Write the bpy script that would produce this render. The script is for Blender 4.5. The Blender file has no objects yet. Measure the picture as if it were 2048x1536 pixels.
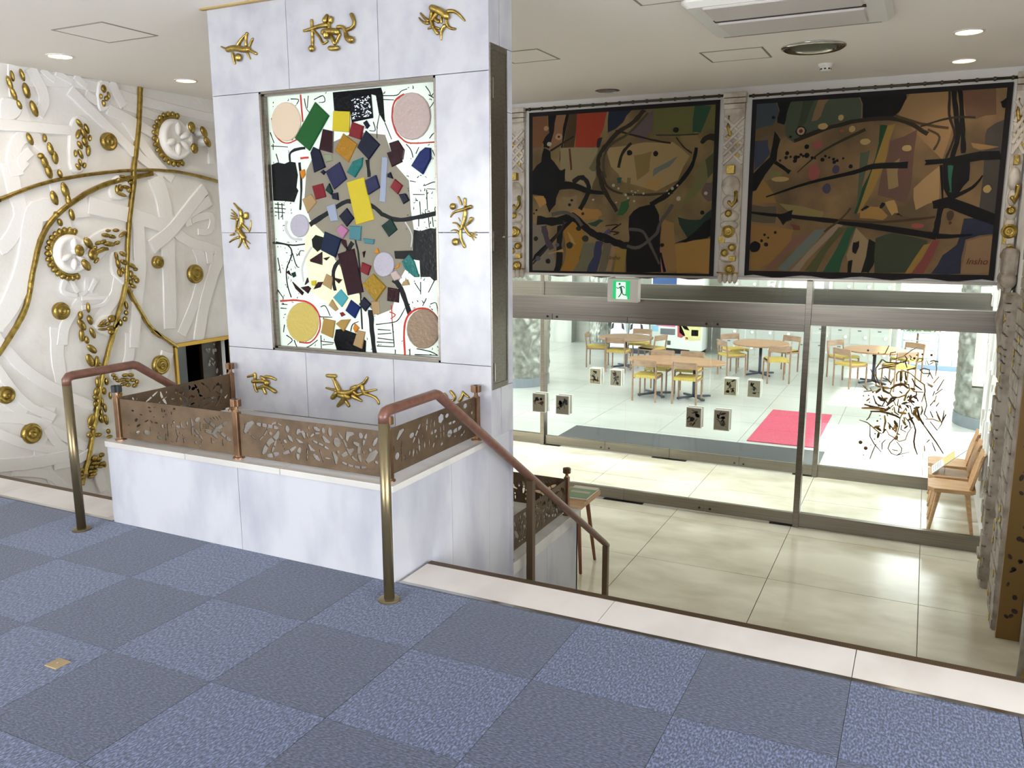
import bpy, bmesh, math, random
from mathutils import Vector, Matrix

# ------------------------------------------------------------------ camera
scene = bpy.context.scene
COL = scene.collection
cam_data = bpy.data.cameras.new('camera')
cam = bpy.data.objects.new('camera', cam_data)
COL.objects.link(cam)
CAM_YAW, CAM_PITCH, CAM_ROLL, CAM_F = -0.457577, 0.185196, -0.003623, 1669.765
cy, sy, cp, sp = math.cos(CAM_YAW), math.sin(CAM_YAW), math.cos(CAM_PITCH), math.sin(CAM_PITCH)
fwd = Vector((sy * cp, cy * cp, -sp)); rgt = Vector((cy, -sy, 0)); upv = rgt.cross(fwd)
cr, sr = math.cos(CAM_ROLL), math.sin(CAM_ROLL)
rgt2 = rgt * cr + upv * sr; up2 = upv * cr - rgt * sr
mw = Matrix.Identity(4)
for i in range(3):
    mw[i][0] = rgt2[i]; mw[i][1] = up2[i]; mw[i][2] = -fwd[i]
mw.translation = Vector((0, 0, 1.6))
cam.matrix_world = mw
cam_data.sensor_width = 36; cam_data.lens = CAM_F / 2048 * 36
cam_data.clip_start = 0.05; cam_data.clip_end = 300
scene.camera = cam

# ------------------------------------------------------------------ world, sun, daylight, exposure
world = bpy.data.worlds.new('sky'); scene.world = world
world.use_nodes = True
bg = world.node_tree.nodes['Background']
bg.inputs['Color'].default_value = (0.92, 0.94, 1.0, 1)
bg.inputs['Strength'].default_value = 6.3

def lamp(name, kind, loc, rot, energy, color, **kw):
    d = bpy.data.lights.new(name, kind); d.energy = energy; d.color = color
    for k, v in kw.items():
        setattr(d, k, v)
    o = bpy.data.objects.new(name, d); COL.objects.link(o)
    o.location = loc; o.rotation_euler = rot
    return o

# sun: high from the right of the forecourt
sun = lamp('sun', 'SUN', (8, 16, 12), (0, 0, 0), 10.0, (1.0, 0.95, 0.86), angle=0.02)
sun.rotation_euler = Vector((-0.80, -0.10, -0.95)).to_track_quat('-Z', 'Y').to_euler()
# daylight through the tall window wall behind the viewer (its glass stands at y = -3.6)
lamp('window_daylight', 'AREA', (-4.2, -3.9, 1.35), (math.radians(90), 0, 0), 270, (0.98, 0.96, 1.0),
     shape='RECTANGLE', size=4.8, size_y=2.3)
# and through the window wall on the viewer's right (glass at x = 3.3)
lamp('side_window_daylight', 'AREA', (3.55, -.35, 1.35), (math.radians(90), 0, math.radians(90)), 260, (1.0, 0.96, 0.98),
     shape='RECTANGLE', size=5.6, size_y=2.3)
scene.view_settings.view_transform = 'Standard'
scene.view_settings.look = 'None'
scene.view_settings.gamma = 1
scene.view_settings.use_curve_mapping = False
scene.view_settings.exposure = 0.28
random.seed(7)
# ------------------------------------------------------------------ helpers
def lin(h):
    if isinstance(h, str):
        h = h.lstrip('#'); v = [int(h[i:i + 2], 16) / 255 for i in (0, 2, 4)]
        return tuple(x / 12.92 if x <= .04045 else ((x + .055) / 1.055) ** 2.4 for x in v) + (1,)
    return tuple(h) + (1,)

MATS = {}
def mat(name, col, rough=.6, metal=0., col2=None, nscale=8., ndetail=4., lo=.4, hi=.65, stretch=(1, 1, 1),
        bump=0., bscale=60., bdetail=3., emit=None, estr=0., coat=0., spec=None, aniso=0.):
    if name in MATS:
        return MATS[name]
    m = bpy.data.materials.new(name); m.use_nodes = True
    nt = m.node_tree; p = nt.nodes['Principled BSDF']
    p.inputs['Base Color'].default_value = lin(col)
    p.inputs['Roughness'].default_value = rough
    p.inputs['Metallic'].default_value = metal
    if coat: p.inputs['Coat Weight'].default_value = coat
    if spec is not None: p.inputs['Specular IOR Level'].default_value = spec
    if aniso: p.inputs['Anisotropic'].default_value = aniso
    geo = nt.nodes.new('ShaderNodeNewGeometry')
    vec = geo.outputs['Position']
    if stretch != (1, 1, 1):
        mp = nt.nodes.new('ShaderNodeMapping'); mp.inputs['Scale'].default_value = stretch
        nt.links.new(vec, mp.inputs['Vector']); vec = mp.outputs['Vector']
    if col2 is not None:
        n = nt.nodes.new('ShaderNodeTexNoise'); n.inputs['Scale'].default_value = nscale; n.inputs['Detail'].default_value = ndetail
        nt.links.new(vec, n.inputs['Vector'])
        r = nt.nodes.new('ShaderNodeValToRGB')
        r.color_ramp.elements[0].position = lo; r.color_ramp.elements[0].color = lin(col)
        r.color_ramp.elements[1].position = hi; r.color_ramp.elements[1].color = lin(col2)
        nt.links.new(n.outputs['Fac'], r.inputs['Fac']); nt.links.new(r.outputs['Color'], p.inputs['Base Color'])
    if bump:
        n = nt.nodes.new('ShaderNodeTexNoise'); n.inputs['Scale'].default_value = bscale; n.inputs['Detail'].default_value = bdetail
        nt.links.new(vec, n.inputs['Vector'])
        b = nt.nodes.new('ShaderNodeBump'); b.inputs['Strength'].default_value = bump; b.inputs['Distance'].default_value = .01
        nt.links.new(n.outputs['Fac'], b.inputs['Height']); nt.links.new(b.outputs['Normal'], p.inputs['Normal'])
    if emit is not None:
        p.inputs['Emission Color'].default_value = lin(emit); p.inputs['Emission Strength'].default_value = estr
    MATS[name] = m
    return m

def glass_mat(name, tint='#fafdfb', refl=.9):
    if name in MATS: return MATS[name]
    m = bpy.data.materials.new(name); m.use_nodes = True; nt = m.node_tree; nt.nodes.clear()
    out = nt.nodes.new('ShaderNodeOutputMaterial'); mix = nt.nodes.new('ShaderNodeMixShader')
    tr = nt.nodes.new('ShaderNodeBsdfTransparent'); tr.inputs['Color'].default_value = lin(tint)
    gl = nt.nodes.new('ShaderNodeBsdfGlossy'); gl.inputs['Roughness'].default_value = .02
    gl.inputs['Color'].default_value = (refl, refl, refl, 1)
    fr = nt.nodes.new('ShaderNodeFresnel'); fr.inputs['IOR'].default_value = 1.45
    ge = nt.nodes.new('ShaderNodeNewGeometry'); ma = nt.nodes.new('ShaderNodeMath'); ma.operation = 'SUBTRACT'; ma.use_clamp = True
    nt.links.new(fr.outputs[0], ma.inputs[0]); nt.links.new(ge.outputs['Backfacing'], ma.inputs[1])   # reflect at the outer face only
    nt.links.new(ma.outputs[0], mix.inputs[0]); nt.links.new(tr.outputs[0], mix.inputs[1]); nt.links.new(gl.outputs[0], mix.inputs[2])
    nt.links.new(mix.outputs[0], out.inputs[0])
    MATS[name] = m
    return m

V = Vector
class Frame:
    def __init__(s, o, u, v, n): s.o, s.u, s.v, s.n = V(o), V(u), V(v), V(n)
    def p(s, a, b, d=0.): return s.o + s.u * a + s.v * b + s.n * d
    def shift(s, d): return Frame(s.o + s.n * d, s.u, s.v, s.n)
YP, YB, YW, YO, XL, XR, ZL, ZC = 3.928, 2.985, 8.25, 10.1, -6.6, .66, -1.3, 2.877
FRONT = Frame((0, YP, 0), (1, 0, 0), (0, 0, 1), (0, -1, 0))
BLOCK = Frame((0, YB, 0), (1, 0, 0), (0, 0, 1), (0, -1, 0))
TAPW = Frame((0, YW, 0), (1, 0, 0), (0, 0, 1), (0, -1, 0))
LEFTW = Frame((XL, 0, 0), (0, 1, 0), (0, 0, 1), (1, 0, 0))
RIGHTW = Frame((XR, 0, 0), (0, -1, 0), (0, 0, 1), (-1, 0, 0))
CEIL = Frame((0, 0, ZC), (1, 0, 0), (0, -1, 0), (0, 0, -1))

class G:
    """collects geometry of one mesh object"""
    def __init__(s): s.v, s.f, s.mi, s.cur = [], [], [], 0
    def add(s, vs, fs):
        k = len(s.v); s.v += [tuple(x) for x in vs]
        for f in fs: s.f.append([i + k for i in f]); s.mi.append(s.cur)
        return s
    def box(s, x0, x1, y0, y1, z0, z1, M=None):
        vs = [V((x, y, z)) for z in (z0, z1) for y in (y0, y1) for x in (x0, x1)]
        if M is not None: vs = [M @ q for q in vs]
        return s.add(vs, [(0, 2, 3, 1), (4, 5, 7, 6), (0, 1, 5, 4), (2, 6, 7, 3), (0, 4, 6, 2), (1, 3, 7, 5)])
    def prism(s, poly, fr, d0, d1):
        a = sum(poly[i][0] * poly[(i + 1) % len(poly)][1] - poly[(i + 1) % len(poly)][0] * poly[i][1] for i in range(len(poly)))
        if a < 0: poly = poly[::-1]
        n = len(poly)
        vs = [fr.p(x, y, d0) for x, y in poly] + [fr.p(x, y, d1) for x, y in poly]
        fs = [tuple(range(n - 1, -1, -1)), tuple(range(n, 2 * n))] + [(i, (i + 1) % n, n + (i + 1) % n, n + i) for i in range(n)]
        return s.add(vs, fs)
    def pad(s, poly, fr, d0, d1, inset=.004):
        """prism with a chamfered front edge"""
        a = sum(poly[i][0] * poly[(i + 1) % len(poly)][1] - poly[(i + 1) % len(poly)][0] * poly[i][1] for i in range(len(poly)))
        if a < 0: poly = poly[::-1]
        n = len(poly); ins = []
        for i in range(n):
            p0, p1, p2 = V(poly[i - 1]), V(poly[i]), V(poly[(i + 1) % n])
            e1 = (p1 - p0); e2 = (p2 - p1)
            e1 = e1.normalized() if e1.length > 1e-9 else V((1, 0)); e2 = e2.normalized() if e2.length > 1e-9 else V((1, 0))
            nn = V((-e1.y - e2.y, e1.x + e2.x)); nn = nn.normalized() if nn.length > 1e-6 else V((0, 0))
            ins.append(p1 + nn * inset)
        h = d1 - min(inset, abs(d1 - d0) * .6)
        vs = [fr.p(x, y, d0) for x, y in poly] + [fr.p(x, y, h) for x, y in poly] + [fr.p(q.x, q.y, d1) for q in ins]
        fs = [tuple(range(n - 1, -1, -1)), tuple(range(2 * n, 3 * n))]
        for k in (0, n):
            fs += [(k + i, k + (i + 1) % n, k + n + (i + 1) % n, k + n + i) for i in range(n)]
        return s.add(vs, fs)
    def tube(s, pts, r, n=8, flat=1., fn=None):
        pts = [V(p) for p in pts]
        if len(pts) < 2: pts = [pts[0], pts[0] + V((1e-3, 0, 0))]
        rs = r if isinstance(r, (list, tuple)) else [r] * len(pts)
        if len(rs) == 2 and len(pts) != 2: rs = [rs[0] + (rs[1] - rs[0]) * i / (len(pts) - 1) for i in range(len(pts))]
        t0 = (pts[1] - pts[0]).normalized(); t1 = (pts[-1] - pts[-2]).normalized()
        P = [pts[0] - t0 * rs[0] * .8, pts[0] - t0 * rs[0] * .45] + pts + [pts[-1] + t1 * rs[-1] * .45, pts[-1] + t1 * rs[-1] * .8]
        Rr = [rs[0] * .3, rs[0] * .8] + list(rs) + [rs[-1] * .8, rs[-1] * .3]
        up = V(fn) if fn is not None else V((0, 0, 1))
        vs, fs = [], []
        for i, p in enumerate(P):
            t = (P[min(i + 1, len(P) - 1)] - P[max(i - 1, 0)]).normalized()
            a = up.cross(t)
            if a.length < 1e-4: a = V((1, 0, 0)).cross(t)
            if a.length < 1e-4: a = V((0, 1, 0)).cross(t)
            a.normalize(); b = t.cross(a).normalized()
            for k in range(n):
                w = 2 * math.pi * k / n
                vs.append(p + a * math.cos(w) * Rr[i] + b * math.sin(w) * Rr[i] * flat)
        m = len(P)
        for i in range(m - 1):
            for k in range(n): fs.append((i * n + k, i * n + (k + 1) % n, (i + 1) * n + (k + 1) % n, (i + 1) * n + k))
        fs.append(tuple(range(n - 1, -1, -1))); fs.append(tuple(range((m - 1) * n, m * n)))
        return s.add(vs, fs)
    def pipe(s, pts, r, n=12):
        """pipe with flat ends and mitred bends"""
        pts = [V(p) for p in pts]; vs, fs = [], []
        ref = None
        for i, p in enumerate(pts):
            d0 = (p - pts[i - 1]).normalized() if i else (pts[1] - p).normalized()
            d1 = (pts[i + 1] - p).normalized() if i < len(pts) - 1 else d0
            t = (d0 + d1).normalized(); sc = 1 / max(.4, t.dot(d0))
            if ref is None: ref = d0.orthogonal().normalized()
            a = (ref - t * ref.dot(t)).normalized(); b = t.cross(a)
            bend = (d1 - d0); 
            for k in range(n):
                w = 2 * math.pi * k / n; o = a * math.cos(w) + b * math.sin(w)
                if bend.length > 1e-4:
                    bn = (bend - t * bend.dot(t)).normalized(); o = o + bn * (o.dot(bn)) * (sc - 1)
                vs.append(p + o * r)
            ref = a
        m = len(pts)
        for i in range(m - 1):
            for k in range(n): fs.append((i * n + k, i * n + (k + 1) % n, (i + 1) * n + (k + 1) % n, (i + 1) * n + k))
        fs.append(tuple(range(n - 1, -1, -1))); fs.append(tuple(range((m - 1) * n, m * n)))
        return s.add(vs, fs)
    def lathe(s, prof, c, axis=(0, 0, 1), n=24, sx=1.):
        ax = V(axis).normalized(); a = ax.orthogonal().normalized(); b = ax.cross(a); c = V(c); vs, fs = [], []
        for r, h in prof:
            for k in range(n):
                w = 2 * math.pi * k / n; vs.append(c + ax * h + (a * math.cos(w) * sx + b * math.sin(w)) * max(r, 1e-4))
        for i in range(len(prof) - 1):
            for k in range(n): fs.append((i * n + k, i * n + (k + 1) % n, (i + 1) * n + (k + 1) % n, (i + 1) * n + k))
        fs.append(tuple(range(n - 1, -1, -1))); fs.append(tuple(range((len(prof) - 1) * n, len(prof) * n)))
        return s.add(vs, fs)
    def ell(s, c, ax, n=10, m=6):
        c = V(c); A, B, C_ = (V(x) for x in ax); vs, fs = [], []
        for i in range(m + 1):
            ph = math.pi * i / m - math.pi / 2
            for k in range(n):
                w = 2 * math.pi * k / n
                cc = max(math.cos(ph), .02)
                vs.append(c + A * math.cos(w) * cc + B * math.sin(w) * cc + C_ * math.sin(ph))
        for i in range(m):
            for k in range(n): fs.append((i * n + k, i * n + (k + 1) % n, (i + 1) * n + (k + 1) % n, (i + 1) * n + k))
        return s.add(vs, fs)
    def mesh(s, name, mats, smooth=False):
        me = bpy.data.meshes.new(name); me.from_pydata(s.v, [], s.f); 
        for m in (mats if isinstance(mats, (list, tuple)) else [mats]): me.materials.append(m)
        if any(s.mi): me.polygons.foreach_set('material_index', s.mi)
        bm = bmesh.new(); bm.from_mesh(me); bmesh.ops.recalc_face_normals(bm, faces=bm.faces); bm.to_mesh(me); bm.free()
        if smooth: me.polygons.foreach_set('use_smooth', [True] * len(me.polygons))
        me.update(); return me
    def build(s, name, mats, parent=None, smooth=False, bevel=0., **tags):
        return link(name, s.mesh(name, mats, smooth), parent, bevel, **tags)

def link(name, me, parent=None, bevel=0., **tags):
    o = bpy.data.objects.new(name, me); COL.objects.link(o)
    if parent is not None: o.parent = parent
    if bevel:
        b = o.modifiers.new('bevel', 'BEVEL'); b.width = bevel; b.segments = 2; b.limit_method = 'ANGLE'
    for k, v in tags.items(): o[k] = v
    return o

def thing(name, loc, label, category, group=None, rz=0.):
    o = bpy.data.objects.new(name, None); COL.objects.link(o); o.location = loc; o.rotation_euler = (0, 0, rz)
    o.empty_display_size = .1
    o['label'] = label; o['category'] = category
    if group: o['group'] = group
    return o

def rel(o, child):
    """keep a world-space mesh in place under an Empty that stands elsewhere"""
    child.parent = o; child.matrix_parent_inverse = Matrix.LocRotScale(o.location, o.rotation_euler, None).inverted(); return child

def stroke(pts, w0, w1=None, jit=0.):
    """outline polygon of a brush stroke along a polyline"""
    if w1 is None: w1 = w0
    P = [V(p) for p in pts]; n = len(P); L, R_ = [], []
    # refine with Catmull-Rom
    Q = []
    for i in range(n - 1):
        p0, p1, p2, p3 = P[max(i - 1, 0)], P[i], P[i + 1], P[min(i + 2, n - 1)]
        for k in range(4):
            t = k / 4
            Q.append(.5 * ((2 * p1) + (p2 - p0) * t + (2 * p0 - 5 * p1 + 4 * p2 - p3) * t * t + (3 * p1 - p0 - 3 * p2 + p3) * t ** 3))
    Q.append(P[-1]); m = len(Q)
    for i in range(m):
        t = (Q[min(i + 1, m - 1)] - Q[max(i - 1, 0)])
        t = t.normalized() if t.length > 1e-9 else V((1, 0))
        w = (w0 + (w1 - w0) * i / (m - 1)) * .5
        nn = V((-t.y, t.x))
        L.append(Q[i] + nn * (w + random.uniform(-jit, jit))); R_.append(Q[i] - nn * (w + random.uniform(-jit, jit)))
    return [tuple(q) for q in L + R_[::-1]]

def oval(cx, cy, rx, ry, rot=0., n=16, jit=0.):
    out = []
    for k in range(n):
        w = 2 * math.pi * k / n; f = 1 + random.uniform(-jit, jit)
        x, y = rx * math.cos(w) * f, ry * math.sin(w) * f
        out.append((cx + x * math.cos(rot) - y * math.sin(rot), cy + x * math.sin(rot) + y * math.cos(rot)))
    return out

# ------------------------------------------------------------------ materials
M_PLASTER = mat('white_plaster', '#e9e6e4', .65, col2='#dedad6', nscale=3, bump=.25, bscale=25)
M_CEIL = mat('ceiling_paint', '#efe8e1', .8)
M_WALL = mat('wall_paint', '#cfcbc6', .75)
M_MARBLE = mat('white_marble', '#aaa9ae', .24, col2='#94939e', nscale=6, ndetail=14, lo=.42, hi=.78, stretch=(1, 1.4, .8), bump=.02)
M_MARBLE2 = mat('veined_marble', '#aeaeb5', .2, col2='#8e8f9b', nscale=2.2, ndetail=10, lo=.45, hi=.72, stretch=(1.3, 1.3, .6))
M_LEDGE = mat('ledge_marble', '#bdbab6', .18, col2='#a8a4a0', nscale=3, ndetail=8, lo=.45, hi=.8, stretch=(.5, 2, 1))
M_STEP = mat('step_marble', '#ccc6c2', .4, col2='#bcb5b0', nscale=4, ndetail=8, lo=.45, hi=.75, stretch=(1, .6, 1))
M_AGED = mat('aged_relief', '#c4bbb0', .6, col2='#9a8b7a', nscale=9, ndetail=8, lo=.42, hi=.72, bump=.3, bscale=30)
M_AGED2 = mat('shaded_relief', '#9d9287', .65, col2='#6f6254', nscale=9, ndetail=8, lo=.42, hi=.72, bump=.3, bscale=30)  # aged relief copied darker, in place of the weaker light on these piers
M_GOLD = mat('gold_leaf', '#ae9652', .33, .95, col2='#83692f', nscale=18, lo=.4, hi=.7, bump=.35, bscale=70)
M_BRONZE = mat('bronze_nosing', '#6d5a48', .42, .85)
M_PANEL = mat('bronze_sheet', '#614e3a', .5, .45, col2='#503f2e', nscale=14, lo=.4, hi=.7, bump=.3, bscale=220)
M_COPPER = mat('copper_post', '#957459', .3, .9, col2='#7c5e46', nscale=10)
M_BRASSRAIL = mat('aged_brass_pipe', '#82765a', .27, .8, col2='#6c614a', nscale=3, stretch=(1, 1, .3))
M_WRAP = mat('brown_rail_grip', '#6c483b', .4, .1, col2='#5c3b30', nscale=30, stretch=(1, 1, 1), coat=.15)
M_STEEL = mat('brushed_steel', '#827b73', .3, 1., col2='#757068', nscale=30, stretch=(.05, 1, 3), aniso=.5)
M_CHROME = mat('polished_chrome', '#c8c8c6', .12, 1.)
M_GLASS = glass_mat('clear_glass')
M_GLASSEDGE = mat('glass_edge', '#cfe0d8', .2, col2=None)
M_FLOOR = mat('polished_stone_floor', '#e0dac9', .17, col2='#bdb49e', nscale=1.3, ndetail=12, lo=.4, hi=.68, stretch=(1, 1.8, 1), spec=.6)
M_FLOORX = mat('forecourt_stone_dimmed', '#aeb2ae', .3, col2='#a0a4a0', nscale=1.1, ndetail=9, lo=.38, hi=.7, stretch=(1, 1.8, 1))  # floor stone copied darker and cooler to hold down the outdoor brightness
M_JOINT = mat('floor_joint', '#8f8b7c', .8)
M_BLACK = mat('black_metal', '#26272b', .45, .5)
M_WHITEP = mat('white_plastic', '#dedbd5', .5)

def carpet(name, a, b, c, sx, sy_):
    if name in MATS: return MATS[name]
    m = bpy.data.materials.new(name); m.use_nodes = True; nt = m.node_tree; p = nt.nodes['Principled BSDF']
    p.inputs['Roughness'].default_value = .95; p.inputs['Sheen Weight'].default_value = .25; p.inputs['Sheen Tint'].default_value = (.8, .88, 1, 1)
    geo = nt.nodes.new('ShaderNodeNewGeometry'); mp = nt.nodes.new('ShaderNodeMapping'); mp.inputs['Scale'].default_value = (sx, sy_, 1)
    nt.links.new(geo.outputs['Position'], mp.inputs['Vector'])
    n = nt.nodes.new('ShaderNodeTexNoise'); n.inputs['Scale'].default_value = 150; n.inputs['Detail'].default_value = 3
    nt.links.new(mp.outputs['Vector'], n.inputs['Vector'])
    r = nt.nodes.new('ShaderNodeValToRGB'); e = r.color_ramp.elements
    e[0].position = .36; e[0].color = lin(a); e[1].position = .66; e[1].color = lin(c)
    k = e.new(.5); k.color = lin(b)
    nt.links.new(n.outputs['Fac'], r.inputs['Fac']); nt.links.new(r.outputs['Color'], p.inputs['Base Color'])
    bp = nt.nodes.new('ShaderNodeBump'); bp.inputs['Strength'].default_value = .9; bp.inputs['Distance'].default_value = .004
    nt.links.new(n.outputs['Fac'], bp.inputs['Height']); nt.links.new(bp.outputs['Normal'], p.inputs['Normal'])
    MATS[name] = m
    return m
M_CARPETL = carpet('blue_carpet', '#1d2236', '#3b425e', '#626a8a', 1, .45)
M_CARPETD = carpet('turned_pile_carpet', '#171a29', '#2e3348', '#494e69', .45, 1)  # same carpet with its pile turned; the darker look is put into the colour

# ------------------------------------------------------------------ room shell
fl = G().box(-6.6, 3.2, -3.6, 3.0, -.25, -.008).build('floor', M_JOINT, kind='structure')
TS = .5165; X0 = -3.741; Y0 = 2.505
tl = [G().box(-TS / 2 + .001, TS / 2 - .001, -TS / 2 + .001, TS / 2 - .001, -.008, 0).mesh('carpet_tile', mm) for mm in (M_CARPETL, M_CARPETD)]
for i in range(-5, 14):
    for j in range(-12, 1):
        cx, cyy = X0 + TS * (i + .5), Y0 + TS * (j + .5)
        if cx < XL or cx > 3.1 or cyy < -3.4: continue
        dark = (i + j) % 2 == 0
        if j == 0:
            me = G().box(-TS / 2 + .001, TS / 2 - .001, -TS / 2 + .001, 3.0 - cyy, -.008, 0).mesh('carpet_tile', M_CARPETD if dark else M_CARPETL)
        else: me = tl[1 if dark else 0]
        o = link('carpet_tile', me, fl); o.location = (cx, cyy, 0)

lf = G().box(-9, 6, 3.2, 24, ZL - .3, ZL - .01).build('floor', M_JOINT, kind='structure')
GT = 1.143
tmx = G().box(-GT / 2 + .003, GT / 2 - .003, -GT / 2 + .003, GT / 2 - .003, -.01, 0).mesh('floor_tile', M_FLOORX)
tme = G().box(-GT / 2 + .003, GT / 2 - .003, -GT / 2 + .003, GT / 2 - .003, -.01, 0).mesh('floor_tile', M_FLOOR)
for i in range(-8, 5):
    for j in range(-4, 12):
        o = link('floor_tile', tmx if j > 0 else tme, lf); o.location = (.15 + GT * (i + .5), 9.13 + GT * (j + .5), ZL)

G().prism([(-3.6, ZL), (5.868, ZL), (5.868, .455), (6.57, .455), (6.57, ZL), (8.5, ZL), (8.5, ZC), (-3.6, ZC)], LEFTW, -.25, 0).build('wall_left', M_PLASTER, kind='structure')
G().box(XL - .25, XL, -3.6, 2.99, -.25, .0).build('baseboard_left', M_WALL, kind='structure')
G().prism([(XL, ZL), (-4.95, ZL), (-4.95, 1.115), (XR + .3, 1.115), (XR + .3, ZC), (XL, ZC)], TAPW, -.25, 0).build('wall_front', M_WALL, kind='structure')
G().box(XR + .14, XR + .4, 3.3, 6.56, ZL, ZC).build('wall_right', M_PLASTER, kind='structure')
G().box(XR, XR + .4, 6.56, YW, ZL, ZC).build('wall_right', M_PLASTER, kind='structure')
G().box(XR, XR + .3, YW, 10.2, ZL, 5.2).build('wall_right', M_PLASTER, kind='structure')  # raised out of view so its shadow keeps the sun off the porch
G().box(XR + .14, 3.2, 3.05, 3.3, -.25, ZC).build('wall_front', M_WALL, kind='structure')
G().box(3.2, 3.4, -3.6, 3.3, -.25, .15).build('wall_right', M_WALL, kind='structure')
G().box(3.2, 3.4, -3.6, 3.3, 2.55, ZC).build('wall_right', M_WALL, kind='structure')
wq = G()
for y in (-3.5, -1.4, .8, 3.0): wq.box(3.26, 3.34, y - .03, y + .03, .15, 2.55)
wq = wq.build('window_4', M_STEEL, kind='structure')
for a, b in ((-3.47, -1.43), (-1.37, .77), (.83, 2.97)): G().box(3.295, 3.305, a, b, .15, 2.55).build('pane', M_GLASS, wq)
# wall behind the viewer with its wide window
G().prism([(XL, -.25), (3.4, -.25), (3.4, ZC), (-1.8, ZC), (-1.8, .15), (XL, .15)], Frame((0, -3.6, 0), (1, 0, 0), (0, 0, 1), (0, 1, 0)), -.2, 0).build('wall_back', M_WALL, kind='structure')
G().box(XL, -1.8, -3.8, -3.6, 2.55, ZC).build('wall_back', M_WALL, kind='structure')
wn = G(); 
for x in (XL + .03, -5.0, -3.4, -1.83): wn.box(x - .03, x + .03, -3.72, -3.64, .15, 2.55)
wn.box(XL, -1.8, -3.72, -3.64, .15, .2); wn.box(XL, -1.8, -3.72, -3.64, 2.5, 2.55)
wo = wn.build('window_1', M_STEEL, kind='structure')
for x0, x1 in ((XL + .06, -5.03), (-4.97, -3.43), (-3.37, -1.86)):
    G().box(x0, x1, -3.685, -3.675, .2, 2.5).build('pane', M_GLASS, wo)
ce = G().prism([(XL - .25, 3.8), (3.4, 3.8), (3.4, -YW - .25), (XL - .25, -YW - .25)], CEIL, -.25, 0).build('ceiling', M_CEIL, kind='structure')
# unseen porch roof, made of glass to let skylight in, and the forecourt slab
G().box(-4.95, XR, YW + .25, YO + .06, 1.2, 1.21).build('ceiling', M_GLASS, kind='structure')
G().box(-12, 3.4, 10.4, 20.6, 4.2, 4.5).build('ceiling', M_CEIL, kind='structure')  # unseen slab overhead, sized to keep the sun off the left forecourt
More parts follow.
